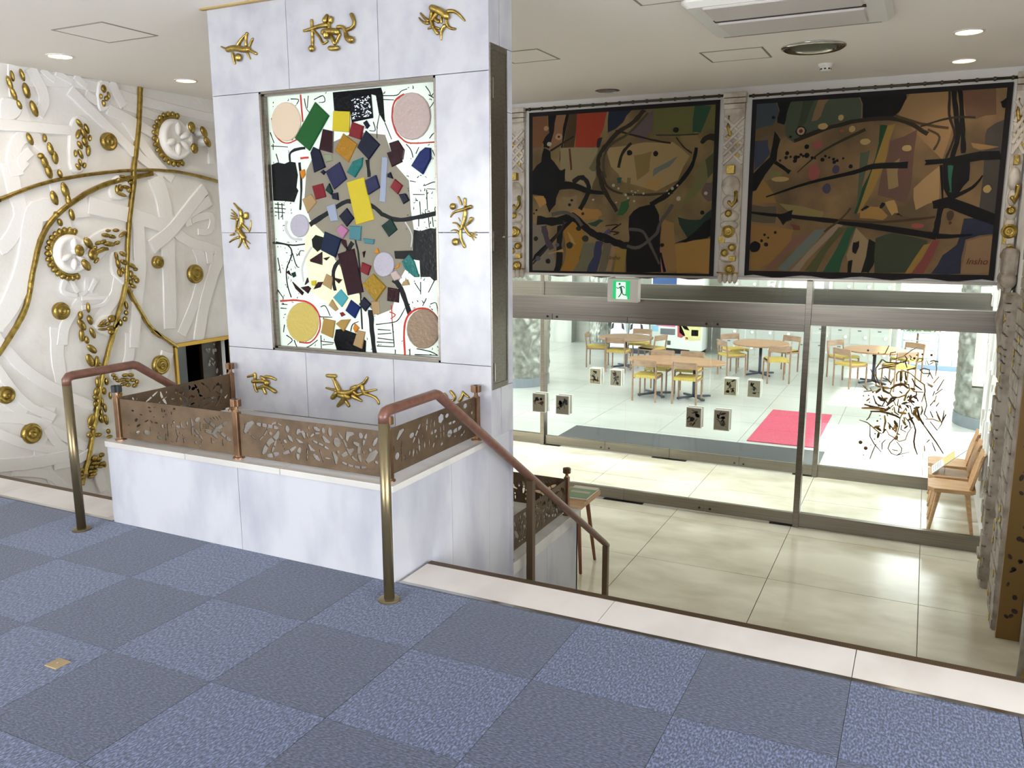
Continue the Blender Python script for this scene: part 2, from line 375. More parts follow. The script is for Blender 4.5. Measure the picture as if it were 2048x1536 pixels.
# ------------------------------------------------------------------ outlines, in metres along and up their own wall
D = {}
D['MOSAIC'] = [('haze',[(-3.211,2.04),(-3.109,2.077),(-2.932,2.131),(-2.732,2.105),(-2.666,1.938),(-2.584,1.856),(-2.576,1.697),(-2.555,1.562),(-2.585,1.426),(-2.662,1.314),(-2.719,1.144),(-2.823,1.105),(-2.924,1.193),(-3.007,1.306),(-3.109,1.419),(-3.174,1.562),(-3.279,1.648),(-3.316,1.763),(-3.29,1.932)]),('haze2',[(-3.279,1.648),(-3.174,1.562),(-3.109,1.419),(-3.007,1.306),(-2.924,1.193),(-2.98,1.133),(-3.16,1.15),(-3.297,1.225),(-3.325,1.387),(-3.331,1.533)]),('black',[(-3.075,2.352),(-2.748,2.354),(-2.737,2.321),(-2.73,2.168),(-2.767,2.221),(-2.782,2.314),(-2.814,2.324),(-2.806,2.198),(-2.952,2.183),(-2.959,2.238),(-3.07,2.253)]),('fleck',[(-2.949,2.318),(-2.814,2.324),(-2.805,2.201),(-2.945,2.185)]),('black',[(-3.55,1.973),(-3.504,1.985),(-3.449,1.975),(-3.411,1.987),(-3.368,1.98),(-3.355,1.908),(-3.37,1.836),(-3.357,1.819),(-3.391,1.753),(-3.464,1.76),(-3.55,1.764)]),('black',[(-2.559,1.591),(-2.515,1.583),(-2.452,1.599),(-2.372,1.591),(-2.375,1.329),(-2.435,1.312),(-2.459,1.333),(-2.522,1.331),(-2.526,1.422),(-2.567,1.427),(-2.687,1.43),(-2.692,1.473),(-2.569,1.477)]),('black',[(-3.273,1.536),(-3.243,1.562),(-3.187,1.548),(-3.197,1.486),(-3.235,1.463),(-3.269,1.491)]),('black',[(-3.124,1.008),(-3.074,1.014),(-2.976,0.99),(-2.908,0.951),(-2.915,0.876),(-3.12,0.874),(-3.142,0.943)]),('maroon',[(-2.705,2.059),(-2.644,2.072),(-2.605,2.019),(-2.616,1.968),(-2.68,1.976)]),('peach',[(-3.311,2.206),(-3.319,2.173),(-3.336,2.143),(-3.362,2.12),(-3.393,2.106),(-3.427,2.102),(-3.46,2.109),(-3.49,2.126),(-3.513,2.152),(-3.526,2.184),(-3.529,2.218),(-3.521,2.252),(-3.503,2.282),(-3.477,2.305),(-3.445,2.318),(-3.412,2.321),(-3.378,2.314),(-3.35,2.297),(-3.328,2.271),(-3.314,2.24)]),('rose',[(-2.432,2.185),(-2.439,2.148),(-2.457,2.115),(-2.484,2.089),(-2.518,2.073),(-2.555,2.069),(-2.593,2.077),(-2.626,2.096),(-2.653,2.125),(-2.669,2.161),(-2.674,2.2),(-2.666,2.237),(-2.647,2.271),(-2.619,2.296),(-2.585,2.311),(-2.548,2.314),(-2.511,2.306),(-2.478,2.286),(-2.453,2.258),(-2.437,2.223)]),('green',[(-3.198,2.307),(-3.104,2.227),(-3.256,2.041),(-3.358,2.116)]),('yellow',[(-3.071,2.251),(-2.959,2.241),(-2.968,2.129),(-3.083,2.143)]),('red',[(-2.945,2.185),(-2.868,2.158),(-2.892,2.086),(-2.969,2.111)]),('maroon',[(-3.155,2.158),(-3.08,2.141),(-3.091,2.021),(-3.189,2.046)]),('amber',[(-3.012,2.126),(-2.917,2.064),(-2.983,1.966),(-3.076,2.036)]),('navy',[(-2.855,2.134),(-2.764,2.054),(-2.842,1.974),(-2.919,2.046)]),('navy',[(-3.25,2.03),(-3.227,2.062),(-3.182,2.043),(-3.146,1.945),(-3.228,1.918)]),('blue',[(-3.044,1.971),(-2.998,1.876),(-3.09,1.819),(-3.145,1.921)]),('teal',[(-2.949,1.97),(-2.881,1.989),(-2.89,1.942),(-2.94,1.882),(-2.993,1.913)]),('blue',[(-2.87,1.864),(-2.796,1.891),(-2.773,1.822),(-2.851,1.784)]),('yellow',[(-3.002,1.857),(-2.88,1.883),(-2.82,1.647),(-2.946,1.618)]),('silver',[(-2.752,1.988),(-2.717,1.985),(-2.742,1.74),(-2.78,1.746)]),('maroon',[(-2.72,2.008),(-2.64,2.026),(-2.62,1.956),(-2.689,1.931)]),('red',[(-2.671,1.867),(-2.621,1.829),(-2.655,1.783),(-2.704,1.823)]),('navy',[(-2.718,1.894),(-2.699,1.904),(-2.684,1.867),(-2.719,1.878)]),('navy',[(-2.648,1.783),(-2.604,1.787),(-2.579,1.75),(-2.618,1.73)]),('cobalt',[(-2.468,2.026),(-2.435,2.022),(-2.435,1.966),(-2.488,1.885),(-2.56,1.933),(-2.503,2.005)]),('red',[(-3.251,1.842),(-3.172,1.856),(-3.151,1.779),(-3.229,1.764)]),('tan',[(-3.328,1.768),(-3.261,1.798),(-3.221,1.75),(-3.293,1.687)]),('silver',[(-3.152,1.724),(-3.091,1.742),(-3.072,1.644),(-3.125,1.638)]),('navy',[(-3.006,1.714),(-2.958,1.656),(-3.011,1.608),(-3.064,1.668)]),('deepgreen',[(-3.153,1.817),(-3.123,1.855),(-3.101,1.808),(-3.113,1.789)]),('navy',[(-3.109,1.795),(-3.067,1.802),(-3.062,1.758),(-3.104,1.767)]),('orange',[(-3.332,1.929),(-3.299,1.939),(-3.297,1.906),(-3.317,1.885)]),('sage',[(-3.163,2.016),(-3.097,2.018),(-3.092,1.981),(-3.141,1.972)]),('navy',[(-3.186,1.919),(-3.164,1.932),(-3.147,1.918),(-3.162,1.902)]),('navy',[(-2.873,2.176),(-2.849,2.188),(-2.828,2.158),(-2.848,2.141)]),('lilac',[(-3.287,1.615),(-3.291,1.595),(-3.302,1.576),(-3.318,1.561),(-3.338,1.552),(-3.36,1.548),(-3.382,1.552),(-3.401,1.561),(-3.415,1.576),(-3.424,1.595),(-3.426,1.615),(-3.421,1.636),(-3.41,1.655),(-3.393,1.669),(-3.373,1.679),(-3.352,1.682),(-3.33,1.678),(-3.312,1.669),(-3.297,1.654),(-3.289,1.635)]),('navyb',[(-3.17,1.581),(-3.053,1.54),(-3.101,1.431),(-3.205,1.474)]),('pink',[(-3.049,1.622),(-2.999,1.589),(-3.043,1.54),(-3.085,1.589)]),('slate',[(-2.987,1.614),(-2.909,1.611),(-2.919,1.529),(-2.994,1.54)]),('deepgreen',[(-2.705,1.655),(-2.665,1.591),(-2.725,1.551),(-2.773,1.613)]),('maroon',[(-3.086,1.453),(-2.966,1.485),(-2.912,1.236),(-3.025,1.213)]),('maroon',[(-3.292,1.417),(-3.199,1.464),(-3.203,1.387),(-3.289,1.405)]),('maroon',[(-3.053,1.54),(-3.022,1.531),(-3.015,1.476),(-3.054,1.515)]),('lilac',[(-2.693,1.398),(-2.697,1.376),(-2.707,1.357),(-2.723,1.341),(-2.743,1.331),(-2.765,1.327),(-2.786,1.33),(-2.805,1.339),(-2.82,1.355),(-2.829,1.374),(-2.832,1.396),(-2.828,1.417),(-2.817,1.437),(-2.801,1.453),(-2.781,1.463),(-2.759,1.466),(-2.738,1.463),(-2.719,1.454),(-2.704,1.438),(-2.695,1.419)]),('red',[(-2.911,1.408),(-2.851,1.387),(-2.874,1.333),(-2.928,1.355)]),('amber2',[(-2.836,1.343),(-2.752,1.271),(-2.826,1.186),(-2.914,1.28)]),('maroon',[(-2.742,1.269),(-2.663,1.26),(-2.671,1.183),(-2.75,1.191)]),('teal',[(-2.642,1.415),(-2.592,1.456),(-2.558,1.416),(-2.529,1.331),(-2.561,1.33),(-2.621,1.372)]),('tan',[(-3.174,1.336),(-3.128,1.317),(-3.143,1.243),(-3.206,1.273)]),('cyan',[(-3.072,1.248),(-3.022,1.199),(-3.07,1.143),(-3.131,1.198)]),('tan',[(-3.139,1.186),(-3.099,1.13),(-3.118,1.118),(-3.165,1.151)]),('cobalt',[(-3.001,1.188),(-2.937,1.148),(-2.978,1.081),(-3.043,1.124)]),('navy',[(-2.907,1.208),(-2.861,1.168),(-2.9,1.124),(-2.943,1.165)]),('tan',[(-2.86,1.185),(-2.806,1.186),(-2.805,1.114),(-2.85,1.107)]),('golden',[(-3.25,1.046),(-3.258,1.008),(-3.277,0.974),(-3.306,0.945),(-3.341,0.926),(-3.379,0.918),(-3.417,0.922),(-3.45,0.937),(-3.476,0.963),(-3.491,0.997),(-3.495,1.034),(-3.486,1.073),(-3.466,1.107),(-3.437,1.135),(-3.401,1.154),(-3.363,1.161),(-3.326,1.156),(-3.294,1.141),(-3.269,1.115),(-3.254,1.083)]),('taupe',[(-2.399,1.047),(-2.405,1.013),(-2.421,0.981),(-2.446,0.955),(-2.477,0.937),(-2.512,0.929),(-2.546,0.932),(-2.577,0.947),(-2.601,0.971),(-2.616,1.002),(-2.62,1.036),(-2.613,1.072),(-2.596,1.104),(-2.571,1.13),(-2.539,1.147),(-2.505,1.154),(-2.472,1.15),(-2.442,1.135),(-2.418,1.112),(-2.404,1.081)]),('ochre',[(-3.207,1.071),(-3.124,1.06),(-3.148,0.955),(-3.232,0.982)]),('ochre',[(-3.01,1.074),(-3.063,1),(-3.118,1.043),(-3.078,1.068)]),('tan',[(-2.961,1.011),(-2.909,1.005),(-2.935,0.903),(-2.997,0.923)]),('orange',[(-2.98,1.05),(-2.95,1.026),(-2.976,0.996),(-2.992,1.02)]),('red',[(-3.09,1.108),(-3.068,1.114),(-3.048,1.098),(-3.077,1.085)]),('maroon',[(-3.434,1.283),(-3.352,1.22),(-3.364,1.203),(-3.414,1.241)]),('maroon',[(-3.372,1.251),(-3.316,1.261),(-3.295,1.247),(-3.319,1.215)]),('maroon',[(-3.338,1.266),(-3.317,1.31),(-3.31,1.284)]),('maroon',[(-3.273,1.242),(-3.238,1.286),(-3.202,1.288),(-3.225,1.255)]),('maroon',[(-3.19,1.427),(-3.143,1.436),(-3.169,1.414)]),('maroon',[(-3.128,1.317),(-3.062,1.305),(-3.084,1.282)]),('maroon',[(-3.483,1.339),(-3.459,1.351),(-3.444,1.319)]),('maroon',[(-2.909,1.466),(-2.888,1.472),(-2.9,1.433)]),('yellow',[(-3.289,1.291),(-3.252,1.295),(-3.257,1.263),(-3.287,1.265)]),('deepgreen',[(-3.438,1.334),(-3.411,1.343),(-3.405,1.317),(-3.425,1.308)]),('orange',[(-2.828,1.461),(-2.803,1.489),(-2.791,1.459)]),('slate',[(-2.898,1.543),(-2.821,1.537),(-2.829,1.51),(-2.889,1.515)]),('tan',[(-2.633,1.302),(-2.606,1.316),(-2.594,1.286),(-2.647,1.279)]),('orange',[(-2.696,1.371),(-2.655,1.409),(-2.663,1.382)]),('rose',[(-2.723,1.348),(-2.683,1.365),(-2.645,1.323),(-2.698,1.305)])]
D['MOSAIC_LINES'] = [('black',0.0142,[(-2.947,1.603),(-2.957,1.532),(-2.94,1.455),(-2.934,1.288),(-2.936,1.176),(-2.933,1.018)]),('black',0.0292,[(-2.978,1.52),(-3.037,1.442),(-3.111,1.38),(-3.128,1.317),(-3.118,1.238)]),('black',0.038,[(-2.704,1.316),(-2.654,1.263),(-2.6,1.123)]),('black',0.038,[(-2.869,1.134),(-2.864,1.01),(-2.849,0.874)]),('black',0.0292,[(-3.283,1.62),(-3.179,1.672),(-3.036,1.742),(-2.967,1.751),(-2.833,1.722),(-2.769,1.679),(-2.673,1.646),(-2.545,1.656),(-2.382,1.683)]),('black',0.0166,[(-3.291,2.059),(-3.371,2.051),(-3.409,2.026),(-3.405,1.976)]),('black',0.0177,[(-3.339,1.979),(-3.332,1.863),(-3.35,1.707)]),('black',0.0266,[(-2.855,1.977),(-2.846,1.882)]),('black',0.0097,[(-3.554,1.512),(-3.46,1.501),(-3.43,1.45),(-3.478,1.356),(-3.477,1.263),(-3.452,1.187)]),('black',0.0097,[(-3.549,1.518),(-3.423,1.501),(-3.326,1.508)]),('grey',0.0143,[(-3.276,1.491),(-3.332,1.422),(-3.358,1.358),(-3.352,1.284)]),('grey',0.0194,[(-3.458,1.644),(-3.465,1.593),(-3.42,1.541),(-3.346,1.536)]),('redline',0.0118,[(-3.307,2.356),(-3.299,2.205)]),('redline',0.0095,[(-3.53,2.24),(-3.517,2.157),(-3.469,2.105),(-3.412,2.092),(-3.345,2.11)]),('redline',0.0110,[(-2.599,2.309),(-2.662,2.276),(-2.681,2.196),(-2.662,2.124),(-2.625,2.081),(-2.563,2.053),(-2.38,2.052)]),('redline',0.0111,[(-3.541,1.162),(-3.408,1.171),(-3.312,1.157),(-3.256,1.107),(-3.24,1.037),(-3.264,0.972),(-3.326,0.918),(-3.409,0.916)]),('redline',0.0130,[(-2.64,0.876),(-2.642,1.021),(-2.62,1.1),(-2.567,1.146),(-2.496,1.157),(-2.433,1.124),(-2.4,1.072)]),('redline',0.0130,[(-3.33,2.003),(-3.269,2.004)]),('redline',0.0065,[(-2.723,1.167),(-2.721,1.045)]),('redline',0.0065,[(-2.738,1.128),(-2.698,1.113),(-2.732,1.089)]),('grey',0.0077,[(-2.615,1.633),(-2.573,1.565),(-2.581,1.496)]),('black',0.0053,[(-3.28,2.333),(-3.27,2.279),(-3.243,2.25)]),('black',0.0053,[(-3.251,2.346),(-3.263,2.278)]),('black',0.0053,[(-3.211,2.322),(-3.147,2.339),(-3.135,2.307),(-3.177,2.304)]),('black',0.0053,[(-3.38,2.337),(-3.323,2.33),(-3.339,2.304)]),('black',0.0049,[(-2.737,2.311),(-2.649,2.307),(-2.617,2.327),(-2.579,2.335)]),('black',0.0049,[(-2.738,2.291),(-2.668,2.284)]),('black',0.0049,[(-2.463,2.341),(-2.439,2.31),(-2.434,2.29)]),('black',0.0049,[(-2.446,2.296),(-2.41,2.269),(-2.442,2.226)]),('black',0.0049,[(-2.403,2.312),(-2.428,2.289)]),('black',0.0049,[(-2.782,2.314),(-2.759,2.246),(-2.782,2.151),(-2.785,2.089)]),('black',0.0053,[(-2.807,2.178),(-2.796,2.131),(-2.835,2.133)]),('black',0.0049,[(-2.73,2.168),(-2.689,2.079)]),('black',0.0049,[(-2.446,2.072),(-2.421,2.096),(-2.384,2.104)]),('black',0.0049,[(-2.534,1.996),(-2.514,2.03)]),('black',0.0049,[(-2.429,2.011),(-2.406,1.97),(-2.381,2.014)]),('black',0.0049,[(-2.483,1.826),(-2.415,1.844),(-2.404,1.808),(-2.471,1.81)]),('black',0.0049,[(-2.408,1.869),(-2.389,1.909)]),('black',0.0049,[(-2.471,1.805),(-2.468,1.696)]),('black',0.0049,[(-2.517,1.744),(-2.513,1.666)]),('black',0.0049,[(-2.419,1.686),(-2.418,1.711),(-2.381,1.721)]),('black',0.0062,[(-3.54,1.744),(-3.466,1.737)]),('black',0.0062,[(-3.546,1.721),(-3.46,1.714)]),('black',0.0062,[(-3.544,1.698),(-3.469,1.692)]),('black',0.0062,[(-3.517,1.755),(-3.517,1.652)]),('black',0.0058,[(-3.487,1.749),(-3.487,1.652)]),('black',0.0058,[(-3.545,2.081),(-3.42,2.07)]),('black',0.0058,[(-3.53,2.092),(-3.532,2.058)]),('black',0.0058,[(-3.511,2.035),(-3.493,1.979)]),('black',0.0058,[(-3.547,2.159),(-3.522,2.097)]),('black',0.0062,[(-3.531,1.143),(-3.485,1.142)]),('black',0.0062,[(-3.54,1.119),(-3.494,1.118)]),('black',0.0062,[(-3.517,1.018),(-3.528,0.97)]),('black',0.0062,[(-3.506,0.953),(-3.462,0.925),(-3.502,0.893)]),('black',0.0062,[(-3.447,0.926),(-3.419,0.88),(-3.343,0.89),(-3.266,0.936)]),('black',0.0058,[(-3.244,0.932),(-3.143,0.926)]),('black',0.0058,[(-3.231,0.909),(-3.15,0.919)]),('black',0.0058,[(-3.247,0.884),(-3.152,0.884)]),('black',0.0058,[(-3.239,0.967),(-3.24,0.873)]),('black',0.0058,[(-3.232,1.137),(-3.196,1.144),(-3.163,1.087)]),('black',0.0058,[(-3.236,1.078),(-3.149,1.079)]),('black',0.0058,[(-3.017,1.002),(-3.001,1.043),(-2.958,1.062)]),('black',0.0058,[(-2.835,1.051),(-2.727,1.067),(-2.679,1.086),(-2.631,1.154)]),('black',0.0058,[(-2.823,1.023),(-2.735,1.022)]),('black',0.0058,[(-2.824,0.995),(-2.729,1.006)]),('black',0.0058,[(-2.825,0.972),(-2.717,0.967)]),('black',0.0058,[(-2.833,0.949),(-2.711,0.951)]),('black',0.0058,[(-2.833,0.926),(-2.712,0.928)]),('black',0.0058,[(-2.72,1.062),(-2.712,0.928)]),('black',0.0058,[(-2.706,0.912),(-2.707,0.883)]),('black',0.0049,[(-2.523,1.304),(-2.525,1.234)]),('black',0.0049,[(-2.428,1.323),(-2.474,1.247)]),('black',0.0049,[(-2.562,1.298),(-2.525,1.25)]),('black',0.0049,[(-2.488,1.214),(-2.514,1.17)]),('black',0.0049,[(-2.463,1.182),(-2.425,1.189),(-2.414,1.125)]),('black',0.0058,[(-2.56,0.926),(-2.47,0.915),(-2.42,0.896)]),('black',0.0058,[(-2.574,0.892),(-2.426,0.896)]),('black',0.0058,[(-2.607,0.878),(-2.606,0.923)]),('black',0.0058,[(-3.426,1.455),(-3.401,1.381),(-3.379,1.37)]),('black',0.0058,[(-3.375,1.439),(-3.366,1.467),(-3.336,1.468)]),('black',0.0062,[(-3.541,1.425),(-3.525,1.332)]),('black',0.0062,[(-3.562,1.237),(-3.513,1.179)]),('black',0.0049,[(-2.526,1.654),(-2.527,1.607)]),('black',0.0049,[(-2.463,1.658),(-2.458,1.601)]),('black',0.0049,[(-2.438,1.658),(-2.433,1.606)]),('black',0.0049,[(-2.595,2.049),(-2.565,2.017),(-2.553,1.976)]),('black',0.0049,[(-2.576,1.854),(-2.539,1.847)]),('black',0.0049,[(-2.559,1.781),(-2.485,1.779)])]
D['FIGURES'] = {'bird_a':[([(-3.838,2.656),(-3.779,2.629)],0.0059,0.0059),([(-3.779,2.633),(-3.723,2.641),(-3.67,2.623),(-3.623,2.619)],0.0196,0.0196),([(-3.623,2.619),(-3.571,2.593)],0.0098,0.0098),([(-3.75,2.609),(-3.74,2.554)],0.0108,0.0069),([(-3.701,2.583),(-3.695,2.58)],0.0245,0.0245),([(-3.641,2.612),(-3.621,2.57)],0.0088,0.0049),([(-3.704,2.652),(-3.671,2.688),(-3.633,2.712)],0.0137,0.0049),([(-3.644,2.647),(-3.647,2.682),(-3.632,2.71)],0.0098,0.0098),([(-3.621,2.636),(-3.594,2.676)],0.0078,0.0078)],'dancer':[([(-3.216,2.682),(-3.167,2.685),(-3.095,2.698),(-3.053,2.694)],0.0088,0.0147),([(-3.159,2.731),(-3.157,2.659),(-3.161,2.594)],0.0098,0.0098),([(-3.165,2.584),(-3.159,2.581)],0.0201,0.0201),([(-3.052,2.746),(-3.062,2.719)],0.0098,0.0188),([(-3.024,2.727),(-3.025,2.711)],0.0161,0.0161),([(-3.076,2.659),(-3.022,2.662),(-2.98,2.65)],0.0201,0.0201),([(-3.041,2.705),(-3.038,2.664)],0.0112,0.0112),([(-2.979,2.678),(-2.937,2.678),(-2.928,2.637)],0.0125,0.0125),([(-2.887,2.732),(-2.868,2.703),(-2.87,2.663),(-2.917,2.658)],0.0125,0.0125),([(-2.928,2.637),(-2.919,2.612),(-2.888,2.601)],0.0143,0.0233),([(-3.151,2.679),(-3.099,2.633),(-3.091,2.591),(-3.057,2.613)],0.0080,0.0080),([(-3.024,2.63),(-3.005,2.596)],0.0134,0.0134),([(-3.038,2.574),(-3.011,2.568),(-2.985,2.57)],0.0157,0.0157),([(-2.97,2.641),(-2.994,2.603)],0.0098,0.0098),([(-3.055,2.653),(-3.056,2.637)],0.0224,0.0224)],'beast':[([(-2.377,2.708),(-2.349,2.697),(-2.312,2.678),(-2.289,2.657)],0.0201,0.0201),([(-2.284,2.683),(-2.248,2.683),(-2.216,2.657),(-2.192,2.63)],0.0125,0.0054),([(-2.299,2.654),(-2.295,2.62),(-2.277,2.599),(-2.247,2.595)],0.0112,0.0072),([(-2.382,2.693),(-2.392,2.657),(-2.379,2.621),(-2.351,2.584)],0.0112,0.0112),([(-2.453,2.693),(-2.429,2.668),(-2.406,2.651)],0.0054,0.0107),([(-2.463,2.672),(-2.435,2.642),(-2.407,2.639)],0.0045,0.0098),([(-2.354,2.679),(-2.378,2.651)],0.0134,0.0134),([(-2.331,2.677),(-2.327,2.635)],0.0080,0.0080),([(-2.309,2.614),(-2.333,2.586),(-2.331,2.552)],0.0134,0.0045),([(-2.407,2.613),(-2.379,2.621),(-2.342,2.606)],0.0067,0.0067),([(-2.369,2.658),(-2.345,2.64)],0.0116,0.0116)],'runner':[([(-3.817,1.751),(-3.788,1.724),(-3.767,1.707)],0.0061,0.0110),([(-3.764,1.707),(-3.76,1.679)],0.0122,0.0122),([(-3.842,1.715),(-3.801,1.68)],0.0037,0.0069),([(-3.844,1.694),(-3.799,1.67)],0.0044,0.0044),([(-3.849,1.678),(-3.803,1.663)],0.0049,0.0049),([(-3.85,1.661),(-3.803,1.656)],0.0054,0.0054),([(-3.752,1.67),(-3.72,1.67)],0.0073,0.0073),([(-3.717,1.686),(-3.719,1.665)],0.0167,0.0167),([(-3.761,1.675),(-3.754,1.637),(-3.769,1.614),(-3.789,1.597)],0.0147,0.0147),([(-3.794,1.656),(-3.809,1.623),(-3.822,1.583)],0.0093,0.0044),([(-3.756,1.623),(-3.72,1.595),(-3.709,1.579)],0.0103,0.0049),([(-3.708,1.586),(-3.691,1.614),(-3.692,1.649)],0.0061,0.0039),([(-3.789,1.595),(-3.766,1.569),(-3.749,1.546)],0.0184,0.0184),([(-3.793,1.548),(-3.836,1.538),(-3.873,1.518)],0.0093,0.0054),([(-3.866,1.56),(-3.833,1.567)],0.0044,0.0103),([(-3.777,1.548),(-3.778,1.508),(-3.805,1.486)],0.0093,0.0049),([(-3.756,1.536),(-3.744,1.501),(-3.723,1.48)],0.0093,0.0069),([(-3.744,1.532),(-3.708,1.51)],0.0044,0.0044)],'tree':[([(-2.244,1.76),(-2.225,1.721)],0.0060,0.0060),([(-2.204,1.749),(-2.204,1.711)],0.0090,0.0070),([(-2.169,1.708),(-2.193,1.7),(-2.226,1.691),(-2.257,1.687),(-2.283,1.675),(-2.292,1.657)],0.0124,0.0048),([(-2.274,1.712),(-2.272,1.71)],0.0190,0.0190),([(-2.202,1.686),(-2.203,1.654),(-2.218,1.614),(-2.228,1.593)],0.0124,0.0096),([(-2.246,1.652),(-2.236,1.634)],0.0030,0.0030),([(-2.28,1.626),(-2.256,1.628),(-2.239,1.603),(-2.232,1.591)],0.0044,0.0080),([(-2.295,1.583),(-2.271,1.593),(-2.249,1.581),(-2.238,1.567)],0.0024,0.0080),([(-2.228,1.597),(-2.238,1.563),(-2.228,1.536),(-2.21,1.501)],0.0084,0.0090),([(-2.26,1.527),(-2.259,1.525)],0.0216,0.0216),([(-2.199,1.613),(-2.175,1.628),(-2.165,1.646)],0.0060,0.0130),([(-2.208,1.603),(-2.195,1.577),(-2.171,1.559)],0.0084,0.0084),([(-2.171,1.567),(-2.14,1.577)],0.0044,0.0044),([(-2.167,1.563),(-2.136,1.563)],0.0040,0.0040),([(-2.164,1.557),(-2.141,1.548)],0.0040,0.0040),([(-2.171,1.557),(-2.155,1.536)],0.0040,0.0040)],'figure_small':[([(-3.79,0.68),(-3.744,0.694)],0.0089,0.0089),([(-3.73,0.703),(-3.726,0.669),(-3.748,0.651)],0.0106,0.0106),([(-3.747,0.654),(-3.672,0.662),(-3.625,0.661)],0.0148,0.0148),([(-3.741,0.652),(-3.737,0.609),(-3.721,0.592)],0.0095,0.0095),([(-3.643,0.691),(-3.602,0.694),(-3.563,0.679)],0.0130,0.0083),([(-3.635,0.657),(-3.628,0.653)],0.0207,0.0207),([(-3.703,0.615),(-3.647,0.638),(-3.607,0.62),(-3.569,0.602)],0.0130,0.0130),([(-3.674,0.63),(-3.651,0.585)],0.0106,0.0106),([(-3.683,0.688),(-3.651,0.675)],0.0106,0.0106)],'rider':[([(-3.159,0.735),(-3.125,0.735),(-3.1,0.737)],0.0131,0.0131),([(-3.119,0.726),(-3.096,0.692),(-3.074,0.654)],0.0099,0.0192),([(-3.175,0.658),(-3.098,0.649)],0.0066,0.0099),([(-3.074,0.643),(-3.02,0.638),(-2.97,0.657),(-2.933,0.69),(-2.885,0.714),(-2.871,0.744)],0.0197,0.0088),([(-3.093,0.637),(-3.126,0.604)],0.0164,0.0164),([(-3.02,0.628),(-3.046,0.595),(-3.091,0.556)],0.0208,0.0120),([(-3.034,0.597),(-3.011,0.563)],0.0110,0.0110),([(-2.972,0.627),(-2.919,0.602)],0.0175,0.0088),([(-2.965,0.653),(-2.936,0.63),(-2.899,0.658),(-2.81,0.678)],0.0153,0.0066),([(-2.899,0.648),(-2.805,0.636),(-2.796,0.595)],0.0110,0.0077),([(-2.982,0.671),(-2.951,0.684)],0.0153,0.0153),([(-2.909,0.697),(-2.902,0.658)],0.0131,0.0131),([(-3.069,0.624),(-3.002,0.619)],0.0197,0.0197)],'serpent':[([(-2.379,0.675),(-2.341,0.681),(-2.331,0.655),(-2.291,0.654),(-2.276,0.682),(-2.31,0.71)],0.0098,0.0098),([(-2.256,0.661),(-2.231,0.69),(-2.235,0.714)],0.0107,0.0063),([(-2.231,0.708),(-2.196,0.684)],0.0080,0.0063),([(-2.331,0.65),(-2.287,0.623),(-2.242,0.641)],0.0134,0.0134),([(-2.301,0.631),(-2.308,0.581)],0.0107,0.0107),([(-2.256,0.639),(-2.227,0.607)],0.0098,0.0098),([(-2.351,0.693),(-2.336,0.677)],0.0080,0.0080)]}
